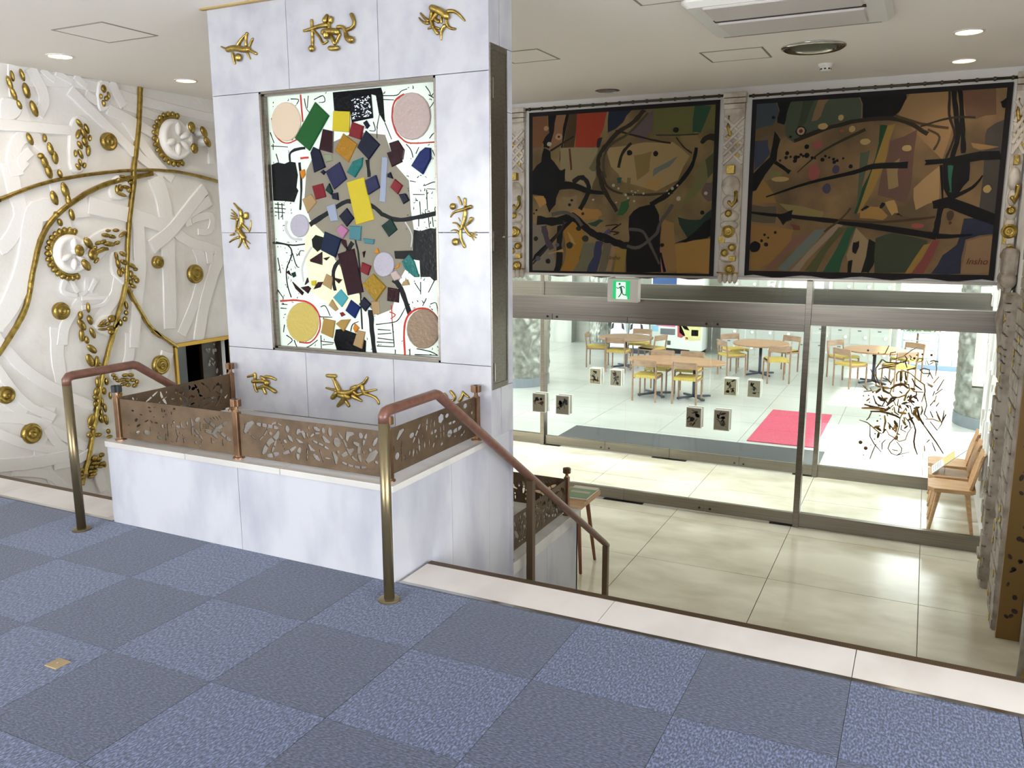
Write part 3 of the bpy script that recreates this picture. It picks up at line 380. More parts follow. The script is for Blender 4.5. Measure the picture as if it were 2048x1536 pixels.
D['PANELS'] = {'b':[('s',[(-2.996,0.595),(-2.953,0.654),(-2.926,0.661)],0.0294),('s',[(-2.916,0.65),(-2.847,0.648),(-2.768,0.644)],0.0157),('s',[(-2.769,0.631),(-2.787,0.596),(-2.837,0.566),(-2.885,0.496)],0.0224),('s',[(-2.788,0.584),(-2.807,0.544),(-2.825,0.512)],0.0134),('s',[(-2.992,0.646),(-2.964,0.594),(-2.917,0.569)],0.0059),('s',[(-2.901,0.567),(-2.861,0.601),(-2.831,0.65),(-2.787,0.671),(-2.741,0.655)],0.0072),('e',(-2.823,0.611),0.0125,0.0100),('e',(-2.716,0.645),0.0140,0.0180),('s',[(-2.718,0.616),(-2.685,0.583)],0.0201),('s',[(-2.662,0.622),(-2.645,0.649),(-2.62,0.643),(-2.612,0.607)],0.0179),('s',[(-2.668,0.605),(-2.648,0.591),(-2.618,0.586)],0.0134),('s',[(-2.746,0.588),(-2.721,0.574)],0.0157),('s',[(-2.756,0.516),(-2.708,0.534),(-2.665,0.564)],0.0134),('s',[(-2.858,0.491),(-2.804,0.506),(-2.772,0.518)],0.0179),('s',[(-2.64,0.563),(-2.658,0.528),(-2.66,0.494)],0.0201),('s',[(-2.587,0.675),(-2.579,0.651)],0.0112),('s',[(-2.599,0.645),(-2.591,0.609)],0.0089),('s',[(-2.558,0.67),(-2.514,0.658)],0.0188),('s',[(-2.581,0.619),(-2.55,0.64),(-2.515,0.646)],0.0080),('e',(-2.497,0.66),0.0110,0.0152),('e',(-2.458,0.658),0.0130,0.0232),('s',[(-2.506,0.635),(-2.492,0.616),(-2.458,0.604)],0.0215),('e',(-2.419,0.612),0.0225,0.0240),('s',[(-2.567,0.604),(-2.513,0.59),(-2.465,0.571)],0.0107),('s',[(-2.593,0.585),(-2.575,0.558),(-2.55,0.553)],0.0170),('s',[(-2.566,0.538),(-2.523,0.507)],0.0215),('s',[(-2.524,0.568),(-2.503,0.501)],0.0063),('s',[(-2.599,0.563),(-2.603,0.497)],0.0063),('s',[(-2.497,0.526),(-2.458,0.527)],0.0080),('s',[(-2.446,0.565),(-2.428,0.534),(-2.429,0.502)],0.0233),('s',[(-2.412,0.661),(-2.375,0.621),(-2.358,0.579),(-2.331,0.546),(-2.303,0.533)],0.0125),('s',[(-2.365,0.622),(-2.354,0.659),(-2.316,0.667)],0.0250),('s',[(-2.328,0.622),(-2.29,0.611),(-2.297,0.574),(-2.285,0.528)],0.0170),('e',(-2.281,0.659),0.0140,0.0144),('s',[(-2.245,0.675),(-2.261,0.642),(-2.272,0.609)],0.0125),('s',[(-2.398,0.546),(-2.369,0.562),(-2.32,0.592)],0.0170),('e',(-2.414,0.564),0.0100,0.0088),('s',[(-2.4,0.518),(-2.352,0.507),(-2.295,0.504),(-2.252,0.512)],0.0107),('s',[(-2.256,0.535),(-2.227,0.563),(-2.189,0.599)],0.031),('s',[(-2.216,0.615),(-2.186,0.662)],0.0161),('e',(-2.23,0.596),0.0100,0.0088),('s',[(-2.272,0.589),(-2.264,0.57)],0.0107),('s',[(-2.209,0.541),(-2.186,0.54)],0.0143),('e',(-2.762,0.586),0.0035,0.0056),('e',(-2.754,0.572),0.0035,0.0056),('e',(-2.745,0.556),0.0035,0.0056),('e',(-2.737,0.542),0.0035,0.0056),('e',(-2.729,0.527),0.0035,0.0056)],'a':[('s',[(-3.264,0.644),(-3.21,0.618),(-3.168,0.592),(-3.121,0.559),(-3.082,0.546)],0.0179),('s',[(-3.216,0.564),(-3.167,0.604),(-3.098,0.645)],0.0161),('s',[(-3.265,0.578),(-3.209,0.574),(-3.172,0.545)],0.0188),('s',[(-3.222,0.548),(-3.22,0.521),(-3.194,0.524)],0.0107),('e',(-3.076,0.621),0.0090,0.0200),('s',[(-3.333,0.621),(-3.289,0.645)],0.0188),('s',[(-3.288,0.626),(-3.291,0.571)],0.0107),('s',[(-3.337,0.578),(-3.303,0.554),(-3.28,0.526)],0.0152),('s',[(-3.357,0.638),(-3.347,0.604),(-3.356,0.545)],0.0152),('s',[(-3.433,0.611),(-3.431,0.584),(-3.4,0.572)],0.0152),('s',[(-3.385,0.62),(-3.388,0.589)],0.0134),('s',[(-3.469,0.568),(-3.462,0.541),(-3.453,0.518),(-3.477,0.496)],0.0125),('e',(-3.455,0.58),0.0180,0.0080),('s',[(-3.57,0.582),(-3.567,0.558)],0.0176),('s',[(-3.551,0.584),(-3.548,0.562)],0.0089),('s',[(-3.53,0.594),(-3.532,0.514)],0.0054),('s',[(-3.545,0.536),(-3.55,0.492)],0.0069),('e',(-3.497,0.581),0.0050,0.0096),('s',[(-3.778,0.51),(-3.742,0.528)],0.0167),('e',(-3.692,0.523),0.0252,0.0144),('s',[(-3.702,0.58),(-3.667,0.596)],0.0069),('s',[(-3.656,0.597),(-3.636,0.579)],0.0078),('e',(-3.613,0.585),0.0120,0.0048),('s',[(-3.776,0.577),(-3.751,0.596)],0.0137),('s',[(-3.768,0.547),(-3.732,0.565)],0.0108),('e',(-3.785,0.635),0.0108,0.0056),('e',(-3.656,0.665),0.0108,0.0048),('e',(-3.65,0.644),0.0102,0.0056),('e',(-3.723,0.619),0.0108,0.0040),('e',(-3.617,0.669),0.0060,0.0032),('e',(-3.469,0.675),0.0090,0.0056),('e',(-3.482,0.601),0.0080,0.0100),('e',(-3.42,0.538),0.0060,0.0072),('e',(-3.334,0.508),0.0090,0.0096),('e',(-3.867,0.527),0.0108,0.0028),('e',(-3.824,0.552),0.0060,0.0028),('e',(-3.662,0.546),0.0036,0.0136),('e',(-3.417,0.511),0.0055,0.0152),('e',(-3.561,0.658),0.0035,0.0128),('e',(-3.544,0.656),0.0050,0.0080),('e',(-3.493,0.649),0.0040,0.0096),('e',(-3.595,0.507),0.0204,0.0120),('e',(-3.504,0.495),0.0100,0.0040),('e',(-3.812,0.508),0.0084,0.0020),('e',(-3.592,0.533),0.0108,0.0040),('e',(-3.626,0.616),0.0060,0.0028),('e',(-3.555,0.623),0.0040,0.0040),('e',(-3.534,0.641),0.0070,0.0028),('e',(-3.44,0.548),0.0060,0.0056),('e',(-3.325,0.544),0.0125,0.0064),('e',(-3.304,0.496),0.0100,0.0036),('e',(-3.292,0.517),0.0040,0.0080),('e',(-3.143,0.529),0.0035,0.0200),('e',(-3.267,0.613),0.0030,0.0024),('e',(-3.255,0.614),0.0030,0.0024),('e',(-3.244,0.615),0.0030,0.0024),('e',(-3.233,0.616),0.0030,0.0024),('e',(-3.268,0.603),0.0030,0.0024),('e',(-3.256,0.604),0.0030,0.0024),('e',(-3.245,0.605),0.0030,0.0024),('e',(-3.234,0.606),0.0030,0.0024),('e',(-3.269,0.593),0.0030,0.0024),('e',(-3.257,0.594),0.0030,0.0024),('e',(-3.246,0.595),0.0030,0.0024),('e',(-3.235,0.597),0.0030,0.0024),('s',[(-3.222,0.655),(-3.204,0.638)],0.0045),('s',[(-3.201,0.661),(-3.182,0.642)],0.0045),('s',[(-3.181,0.666),(-3.161,0.645)],0.0045),('s',[(-3.16,0.671),(-3.139,0.649)],0.0045)],'l':[('s',[(3.142,0.682),(3.159,0.663)],0.0107),('s',[(3.167,0.66),(3.183,0.676)],0.0054),('s',[(3.231,0.638),(3.263,0.653),(3.322,0.685)],0.0107),('s',[(3.337,0.682),(3.344,0.646),(3.376,0.597)],0.0152),('s',[(3.315,0.613),(3.337,0.622)],0.0054),('s',[(3.358,0.633),(3.383,0.643)],0.0054),('e',(3.38,0.668),0.0055,0.0072),('s',[(3.413,0.651),(3.415,0.616),(3.442,0.62)],0.0063),('s',[(3.442,0.676),(3.451,0.653),(3.499,0.636),(3.518,0.606),(3.514,0.562)],0.0143),('s',[(3.47,0.619),(3.502,0.586)],0.0098),('e',(3.543,0.665),0.0180,0.0160),('e',(3.579,0.655),0.0168,0.0112),('s',[(3.587,0.682),(3.617,0.637),(3.62,0.605),(3.648,0.595)],0.0127),('s',[(3.639,0.683),(3.688,0.647),(3.714,0.606)],0.0088),('e',(3.732,0.672),0.0108,0.0200),('s',[(3.53,0.581),(3.553,0.617),(3.591,0.599)],0.0137),('s',[(3.47,0.568),(3.536,0.56),(3.588,0.568)],0.0098),('s',[(3.607,0.589),(3.604,0.562),(3.616,0.533)],0.0088),('s',[(3.626,0.576),(3.693,0.578),(3.752,0.567)],0.0108),('s',[(3.624,0.529),(3.678,0.543),(3.739,0.55)],0.0059),('s',[(3.727,0.617),(3.76,0.649),(3.796,0.647),(3.805,0.608),(3.776,0.562),(3.741,0.513)],0.0164),('s',[(3.82,0.648),(3.873,0.676)],0.0099),('s',[(3.75,0.613),(3.784,0.582)],0.0120),('s',[(3.807,0.561),(3.83,0.552),(3.851,0.572)],0.0120),('e',(3.849,0.591),0.0108,0.0100),('e',(3.788,0.529),0.0066,0.0120),('e',(3.465,0.681),0.0040,0.0028),('e',(3.48,0.679),0.0040,0.0028),('e',(3.495,0.676),0.0040,0.0028),('e',(3.51,0.673),0.0048,0.0028),('e',(3.464,0.672),0.0040,0.0028),('e',(3.479,0.669),0.0040,0.0028),('e',(3.494,0.667),0.0040,0.0028),('e',(3.509,0.664),0.0048,0.0028),('e',(3.463,0.662),0.0040,0.0028),('e',(3.478,0.66),0.0040,0.0028),('e',(3.493,0.657),0.0040,0.0028)],'r':[('s',[(3.118,0.637),(3.159,0.676),(3.185,0.678)],0.0255),('s',[(3.159,0.628),(3.148,0.593),(3.151,0.524)],0.0063),('s',[(3.063,0.668),(3.091,0.607),(3.099,0.586)],0.0049),('s',[(3.101,0.576),(3.062,0.529)],0.0049),('e',(3.12,0.562),0.0210,0.0180),('s',[(3.179,0.555),(3.177,0.525)],0.0095),('s',[(3.225,0.677),(3.286,0.683)],0.0286),('e',(3.246,0.632),0.0238,0.0136),('s',[(3.251,0.591),(3.291,0.636),(3.327,0.674)],0.0148),('s',[(3.339,0.64),(3.352,0.68)],0.0085),('s',[(3.375,0.617),(3.389,0.692)],0.0127),('s',[(3.411,0.621),(3.428,0.684)],0.0085),('s',[(3.448,0.624),(3.457,0.67)],0.0124),('s',[(3.486,0.656),(3.544,0.66)],0.043),('e',(3.575,0.66),0.0208,0.0112),('s',[(3.41,0.605),(3.477,0.604)],0.0159),('s',[(3.304,0.61),(3.314,0.533)],0.0148),('s',[(3.341,0.625),(3.339,0.586)],0.0095),('s',[(3.359,0.577),(3.357,0.538)],0.0148),('s',[(3.402,0.583),(3.4,0.536)],0.0116),('s',[(3.508,0.627),(3.513,0.545)],0.0102),('s',[(3.542,0.628),(3.539,0.547)],0.0113),('s',[(3.429,0.525),(3.452,0.551)],0.0158),('e',(3.468,0.576),0.0112,0.0080),('s',[(3.504,0.523),(3.535,0.528)],0.0147),('s',[(3.631,0.564),(3.679,0.565),(3.729,0.571)],0.0192),('e',(3.599,0.562),0.0288,0.0200),('s',[(3.585,0.615),(3.664,0.612)],0.0124),('s',[(3.703,0.522),(3.745,0.53),(3.762,0.551)],0.0124),('s',[(3.784,0.589),(3.797,0.642)],0.0078),('s',[(3.82,0.646),(3.825,0.679)],0.0096),('e',(3.837,0.623),0.0126,0.0096),('e',(3.723,0.661),0.0120,0.0048),('e',(3.761,0.674),0.0252,0.0144),('s',[(3.218,0.534),(3.233,0.569)],0.0127),('s',[(3.251,0.525),(3.264,0.569)],0.0169),('s',[(3.289,0.524),(3.284,0.56)],0.0116),('e',(3.654,0.535),0.0104,0.0052),('e',(3.574,0.531),0.0048,0.0080),('e',(3.743,0.623),0.0144,0.0152),('s',[(3.814,0.566),(3.849,0.576)],0.0072),('e',(3.864,0.678),0.0072,0.0064),('e',(3.691,0.663),0.0064,0.0080)]}
D['BRANCHES'] = [(0.032,[(4.198,1.807),(4.257,1.831),(4.511,1.931),(4.778,2.008),(5.118,2.074),(5.486,2.122),(5.815,2.144),(6.167,2.131),(6.584,2.071)]),(0.041,[(5.744,2.108),(5.351,2.026),(5.08,1.933),(4.864,1.813),(4.711,1.704),(4.604,1.589),(4.539,1.475),(4.48,1.315),(4.432,1.165),(4.383,1.005),(4.296,0.86),(4.182,0.721),(4.073,0.603)]),(0.041,[(5.684,2.873),(5.644,2.606),(5.582,2.311),(5.539,2.142),(5.526,2.018),(5.46,1.754),(5.411,1.522),(5.367,1.226),(5.322,1.036),(5.24,0.85),(5.176,0.717),(5.207,0.755),(5.112,0.552),(5.046,0.39),(4.977,0.197),(4.919,-0.0070),(4.863,-0.189),(4.792,-0.41),(4.729,-0.556),(4.703,-0.635)]),(0.036,[(5.358,1.077),(5.404,0.966),(5.47,0.851),(5.561,0.698),(5.686,0.571),(5.591,0.652),(5.727,0.557),(5.875,0.451)])]
D['LEAVES'] = [(4.46,2.786,0.0134,0.043,-8),(4.544,2.806,0.0168,0.049,-15),(4.433,2.727,0.0202,0.059,-15),(4.456,2.653,0.0202,0.055,-20),(4.493,2.574,0.0168,0.038,-20),(4.567,2.691,0.0294,0.063,-12),(4.616,2.558,0.0284,0.066,-18),(4.553,2.316,0.0235,0.052,-20),(4.682,2.335,0.0189,0.035,0),(4.724,2.253,0.0265,0.055,-12),(4.758,2.185,0.0284,0.055,-5),(4.633,2.188,0.03,0.0269,0),(4.661,2.14,0.0284,0.063,-18),(4.688,2.071,0.03,0.063,-15),(4.787,2.057,0.0208,0.034,-20),(4.714,1.855,0.0265,0.063,-20),(4.819,1.934,0.0284,0.059,-20),(4.841,1.854,0.0208,0.05,-15),(5.015,2.485,0.0208,0.042,-35),(5.081,2.448,0.0210,0.046,-18),(5.05,2.405,0.0252,0.05,-25),(4.993,2.395,0.0208,0.044,20),(5.103,2.373,0.0147,0.0294,10),(5.052,2.336,0.0263,0.044,-20),(5,2.306,0.0208,0.038,-30),(5.077,2.265,0.0231,0.05,8),(4.949,2.233,0.0123,0.032,0),(4.998,2.231,0.0189,0.044,-25),(4.987,2.161,0.0142,0.034,-15),(5.025,2.139,0.0170,0.0269,20),(4.963,2.123,0.0170,0.032,-35),(5.287,2.805,0.0263,0.035,0),(5.25,2.737,0.0105,0.0235,-5),(5.328,2.753,0.0126,0.035,0),(5.306,2.726,0.0210,0.0252,20),(5.273,2.681,0.0158,0.0294,-10),(5.405,2.064,0.035,0.0126,10),(5.37,1.965,0.0277,0.032,0),(5.331,1.948,0.0189,0.04,0),(5.433,1.972,0.041,0.0189,10),(5.376,1.906,0.057,0.0168,15),(5.461,1.947,0.0273,0.0231,0),(5.352,2.031,0.0227,0.0189,0),(5.487,2.016,0.0273,0.0185,0),(4.713,1.719,0.0231,0.0294,0),(4.743,1.656,0.0231,0.034,-15),(4.859,1.721,0.0254,0.052,-10),(4.713,1.858,0.032,0.061,-15),(4.821,1.919,0.035,0.065,-15),(4.839,1.832,0.0231,0.042,-15),(5.202,1.586,0.0252,0.0147,0),(5.284,1.588,0.035,0.0168,0),(5.351,1.554,0.05,0.0185,-30),(5.173,1.545,0.045,0.0189,10),(5.232,1.534,0.048,0.0189,10),(5.089,1.48,0.035,0.0189,-20),(5.137,1.489,0.038,0.0158,-25),(5.201,1.468,0.063,0.0231,5),(5.281,1.477,0.035,0.0189,-15),(5.036,1.425,0.048,0.0210,-35),(5.105,1.413,0.088,0.0189,-15),(5.042,1.374,0.063,0.0168,-35),(5.055,1.328,0.035,0.0168,-45),(5.149,1.427,0.044,0.0168,10),(5.262,1.357,0.0176,0.042,-10),(5.332,1.376,0.038,0.0208,30),(5.274,1.294,0.0227,0.052,-10),(5.337,1.302,0.041,0.0231,30),(5.284,1.209,0.0277,0.04,-10),(5.317,1.228,0.0227,0.032,0),(5.422,1.266,0.041,0.0208,30),(5.457,1.232,0.0246,0.0173,0),(5.402,1.192,0.0246,0.035,0),(5.431,1.159,0.034,0.0231,0),(5.46,1.13,0.0273,0.0289,0),(5.394,1.117,0.0246,0.0289,0),(5.416,1.078,0.034,0.0185,20),(5.321,0.907,0.0164,0.04,-5),(5.314,0.843,0.0218,0.0254,0),(5.296,0.786,0.0246,0.0254,0),(5.243,0.759,0.0189,0.035,0),(5.155,0.805,0.038,0.035,0),(5.061,0.782,0.044,0.0147,-30),(5.052,0.752,0.048,0.0147,0),(5.11,0.762,0.032,0.0185,-15),(5.054,0.718,0.05,0.0126,5),(5.128,0.723,0.038,0.0185,-15),(5.138,0.684,0.032,0.0289,30),(4.929,0.923,0.0173,0.047,0),(4.935,0.814,0.0252,0.047,-15),(4.948,0.698,0.0227,0.055,-20),(4.848,0.864,0.0231,0.037,0),(4.851,0.781,0.03,0.061,-30),(4.84,0.69,0.0254,0.058,0),(4.884,0.643,0.0231,0.037,-10),(4.927,0.557,0.03,0.058,-45),(4.898,0.459,0.035,0.065,-20),(4.96,0.434,0.0227,0.058,10),(4.987,0.404,0.0189,0.0231,0),(4.953,0.255,0.0252,0.052,0),(5.042,0.245,0.0189,0.035,0),(4.932,0.173,0.0277,0.044,20),(5.009,0.164,0.0227,0.035,0),(4.921,0.121,0.035,0.0231,30),(4.909,0.065,0.0252,0.0289,0),(4.975,0.068,0.0126,0.046,0),(4.999,0.0096,0.0176,0.044,-5),(4.853,-0.069,0.035,0.055,25),(4.952,-0.084,0.0227,0.04,-10),(4.999,-0.099,0.0227,0.052,-8),(4.959,-0.0258,0.0151,0.035,0),(4.847,-0.142,0.035,0.0208,40),(4.821,-0.201,0.03,0.03,0),(4.902,-0.22,0.038,0.0208,0),(5.136,0.262,0.0252,0.0185,0),(5.119,0.292,0.0227,0.0162,0),(5.161,0.234,0.0252,0.0185,20),(5.209,0.234,0.033,0.0185,-10),(5.245,0.272,0.035,0.0185,0),(5.305,0.262,0.033,0.0208,10),(5.259,0.223,0.03,0.0208,20),(5.322,0.213,0.0273,0.0208,0),(5.365,0.189,0.0218,0.0231,0),(5.211,0.192,0.033,0.0185,-10),(5.266,0.175,0.0273,0.0208,0),(5.339,0.159,0.03,0.0208,-20),(5.134,0.355,0.0252,0.0116,0),(5.171,0.119,0.0191,0.03,-30),(5.162,0.093,0.0273,0.0185,0),(5.065,0.111,0.0101,0.035,0),(5.012,-0.211,0.0189,0.0254,0),(5.019,-0.263,0.033,0.0162,0),(4.923,-0.41,0.0277,0.0208,0),(4.844,-0.423,0.032,0.0254,-20),(4.89,-0.44,0.03,0.0208,0),(4.833,-0.464,0.03,0.0162,0),(4.871,-0.471,0.033,0.0162,0),(4.915,-0.491,0.03,0.0162,0),(4.94,-0.503,0.0151,0.032,0),(4.804,-0.494,0.0277,0.0185,0),(4.853,-0.502,0.0277,0.0162,0),(4.9,-0.514,0.0277,0.0162,0),(4.712,-0.497,0.0252,0.0185,0),(4.791,-0.529,0.0277,0.0162,0),(4.832,-0.534,0.032,0.0185,0),(4.695,-0.53,0.0252,0.0185,0),(4.743,-0.538,0.0277,0.0185,0),(4.817,-0.563,0.038,0.0231,0),(4.705,-0.562,0.032,0.0162,0),(4.791,-0.58,0.032,0.0162,0)]
D['MEDALLIONS'] = [(5.303,2.362,0.078),(5.727,1.287,0.06),(6.176,1.153,0.094),(4.68,0.915,0.075),(5.664,0.303,0.094),(4.123,0.287,0.072),(4.302,-0.073,0.086)]
D['RINGS'] = [((6.025,2.443),0.199,[(6.158,2.565),(6.309,2.535),(6.175,2.368),(6.346,2.443)]),((4.806,1.391),0.173,[(4.826,1.42),(4.917,1.483),(4.949,1.385),(4.876,1.297)])]
D['RELIEF'] = [(0.085,[(4.522,2.874),(4.501,2.694),(4.52,2.527),(4.581,2.371),(4.718,2.225),(4.765,2.087)]),(0.084,[(4.757,2.012),(4.78,1.841),(4.804,1.666),(4.806,1.588)]),(0.066,[(4.63,2.874),(4.705,2.741),(4.721,2.615),(4.658,2.516)]),(0.063,[(4.269,2.402),(4.325,2.408),(4.546,2.413),(4.932,2.423)]),(0.076,[(4.432,2.022),(4.409,2.157),(4.474,2.297),(4.569,2.351)]),(0.057,[(4.509,2.09),(4.476,2.143),(4.564,2.223)]),(0.063,[(4.968,2.749),(5.25,2.533),(5.555,2.299),(5.879,2.097)]),(0.066,[(4.559,2.774),(4.933,2.819),(5.233,2.815),(5.654,2.762),(6.081,2.73),(6.523,2.703),(6.617,2.702)]),(0.038,[(4.731,2.881),(4.846,2.807)]),(0.04,[(4.854,2.873),(4.998,2.82)]),(0.042,[(5.025,2.871),(5.129,2.8)]),(0.06,[(5.122,2.742),(5.231,2.688)]),(0.066,[(5.32,2.64),(5.606,2.551),(5.847,2.459)]),(0.066,[(5.369,2.873),(5.431,2.783),(5.494,2.681)]),(0.057,[(5.496,2.701),(6.068,2.599),(6.603,2.552)]),(0.068,[(5.508,2.571),(5.642,2.399),(5.821,2.201),(5.988,2.069)]),(0.055,[(6.496,2.576),(6.496,2.244)]),(0.085,[(4.376,2.12),(4.391,1.922),(4.429,1.739),(4.386,1.627),(4.293,1.499),(4.211,1.445)]),(0.12,[(5.042,1.798),(4.751,1.772),(4.569,1.741),(4.506,1.627),(4.435,1.364),(4.354,1.179),(4.244,0.998),(4.101,0.843)]),(0.099,[(5.043,1.808),(5.42,1.732),(5.86,1.627)]),(0.084,[(5.676,1.431),(5.943,1.605),(6.38,1.999)]),(0.074,[(5.969,1.583),(6.134,1.479),(6.56,1.364)]),(0.069,[(6.447,1.885),(6.129,1.73)]),(0.051,[(6.129,1.73),(6.148,1.627)]),(0.051,[(6.184,1.685),(6.449,1.733),(6.419,1.581),(6.263,1.57)]),(0.112,[(5.782,2.083),(5.856,1.869),(5.874,1.627),(5.861,1.203),(5.819,0.636)]),(0.084,[(5.542,1.67),(5.521,1.219),(5.449,0.897),(5.383,0.508)]),(0.081,[(6.234,1.419),(6.289,1.183),(6.169,0.895),(5.957,0.563)]),(0.097,[(6.542,1.34),(6.409,1.118),(6.271,0.828),(6.161,0.479)]),(0.062,[(6.384,1.369),(6.389,1.25)]),(0.0294,[(4.749,1.175),(4.716,1.078),(4.844,1.029)]),(0.0294,[(4.965,1.194),(4.939,1.063),(4.867,1.037)]),(0.0294,[(4.804,1.172),(4.858,1.058)]),(0.031,[(5.043,1.159),(4.973,1.06)]),(0.042,[(4.878,1.026),(4.863,0.895)]),(0.0262,[(4.887,1.005),(5.157,0.995)]),(0.0262,[(4.878,0.924),(5.09,0.937),(5.157,0.995)]),(0.08,[(5.317,1.228),(5.245,1.02),(5.106,0.862),(5.013,0.777)]),(0.063,[(4.665,0.625),(4.705,0.778),(4.873,0.986)]),(0.066,[(4.078,0.787),(4.124,0.716),(4.323,0.452),(4.664,0.183),(4.904,0.04)]),(0.055,[(4.06,0.548),(4.096,0.476),(4.269,0.198),(4.518,0.0192)]),(0.066,[(4.01,0.124),(4.053,0.116),(4.322,0.036),(4.623,-0.186),(4.796,-0.313)]),(0.055,[(3.995,0.0042),(4.037,-0.0166),(4.252,-0.158),(4.559,-0.293)]),(0.077,[(3.964,-0.26),(4.007,-0.271),(4.293,-0.322),(4.606,-0.341)]),(0.072,[(4.491,0.12),(4.418,-0.09),(4.362,-0.256),(4.474,-0.589)]),(0.057,[(4.113,-0.345),(4.401,-0.458),(4.548,-0.623)]),(0.052,[(4.862,-0.342),(4.678,-0.409),(4.47,-0.404)]),(0.087,[(4.641,0.78),(4.613,0.526),(4.634,0.261)]),(0.07,[(5.359,0.652),(5.321,0.426),(5.23,0.273)]),(0.089,[(5.763,0.418),(5.652,0.138)]),(0.065,[(4.861,-0.482),(4.917,-0.755)]),(0.066,[(4.074,0.291),(4.197,0.177),(4.269,0.094)]),(0.054,[(4.446,-0.061),(4.518,-0.198),(4.634,-0.324)])]
D['PADS'] = [[(4.935,2.452),(4.89,2.142),(4.959,2.069),(5.056,2.133),(5.125,2.403),(5.1,2.537),(5.012,2.551)],[(5.255,2.857),(5.221,2.706),(5.246,2.612),(5.332,2.641),(5.372,2.795),(5.358,2.881)],[(5.259,1.955),(5.274,1.874),(5.371,1.856),(5.462,1.89),(5.497,1.985),(5.406,2.074),(5.331,2.06)],[(4.983,1.467),(5.013,1.527),(5.186,1.607),(5.406,1.596),(5.374,1.533),(5.2,1.4),(5.032,1.282),(5.006,1.365)],[(5.236,1.399),(5.206,1.234),(5.271,1.146),(5.399,1.042),(5.497,1.111),(5.497,1.242),(5.385,1.395)],[(4.984,0.728),(5.016,0.808),(5.104,0.842),(5.199,0.822),(5.17,0.664),(5.073,0.665)],[(5.085,0.297),(5.113,0.336),(5.261,0.302),(5.406,0.201),(5.359,0.131),(5.22,0.16),(5.114,0.228)],[(4.347,2.595),(4.435,2.624),(4.518,2.59),(4.519,2.518),(4.443,2.447),(4.33,2.453)]]
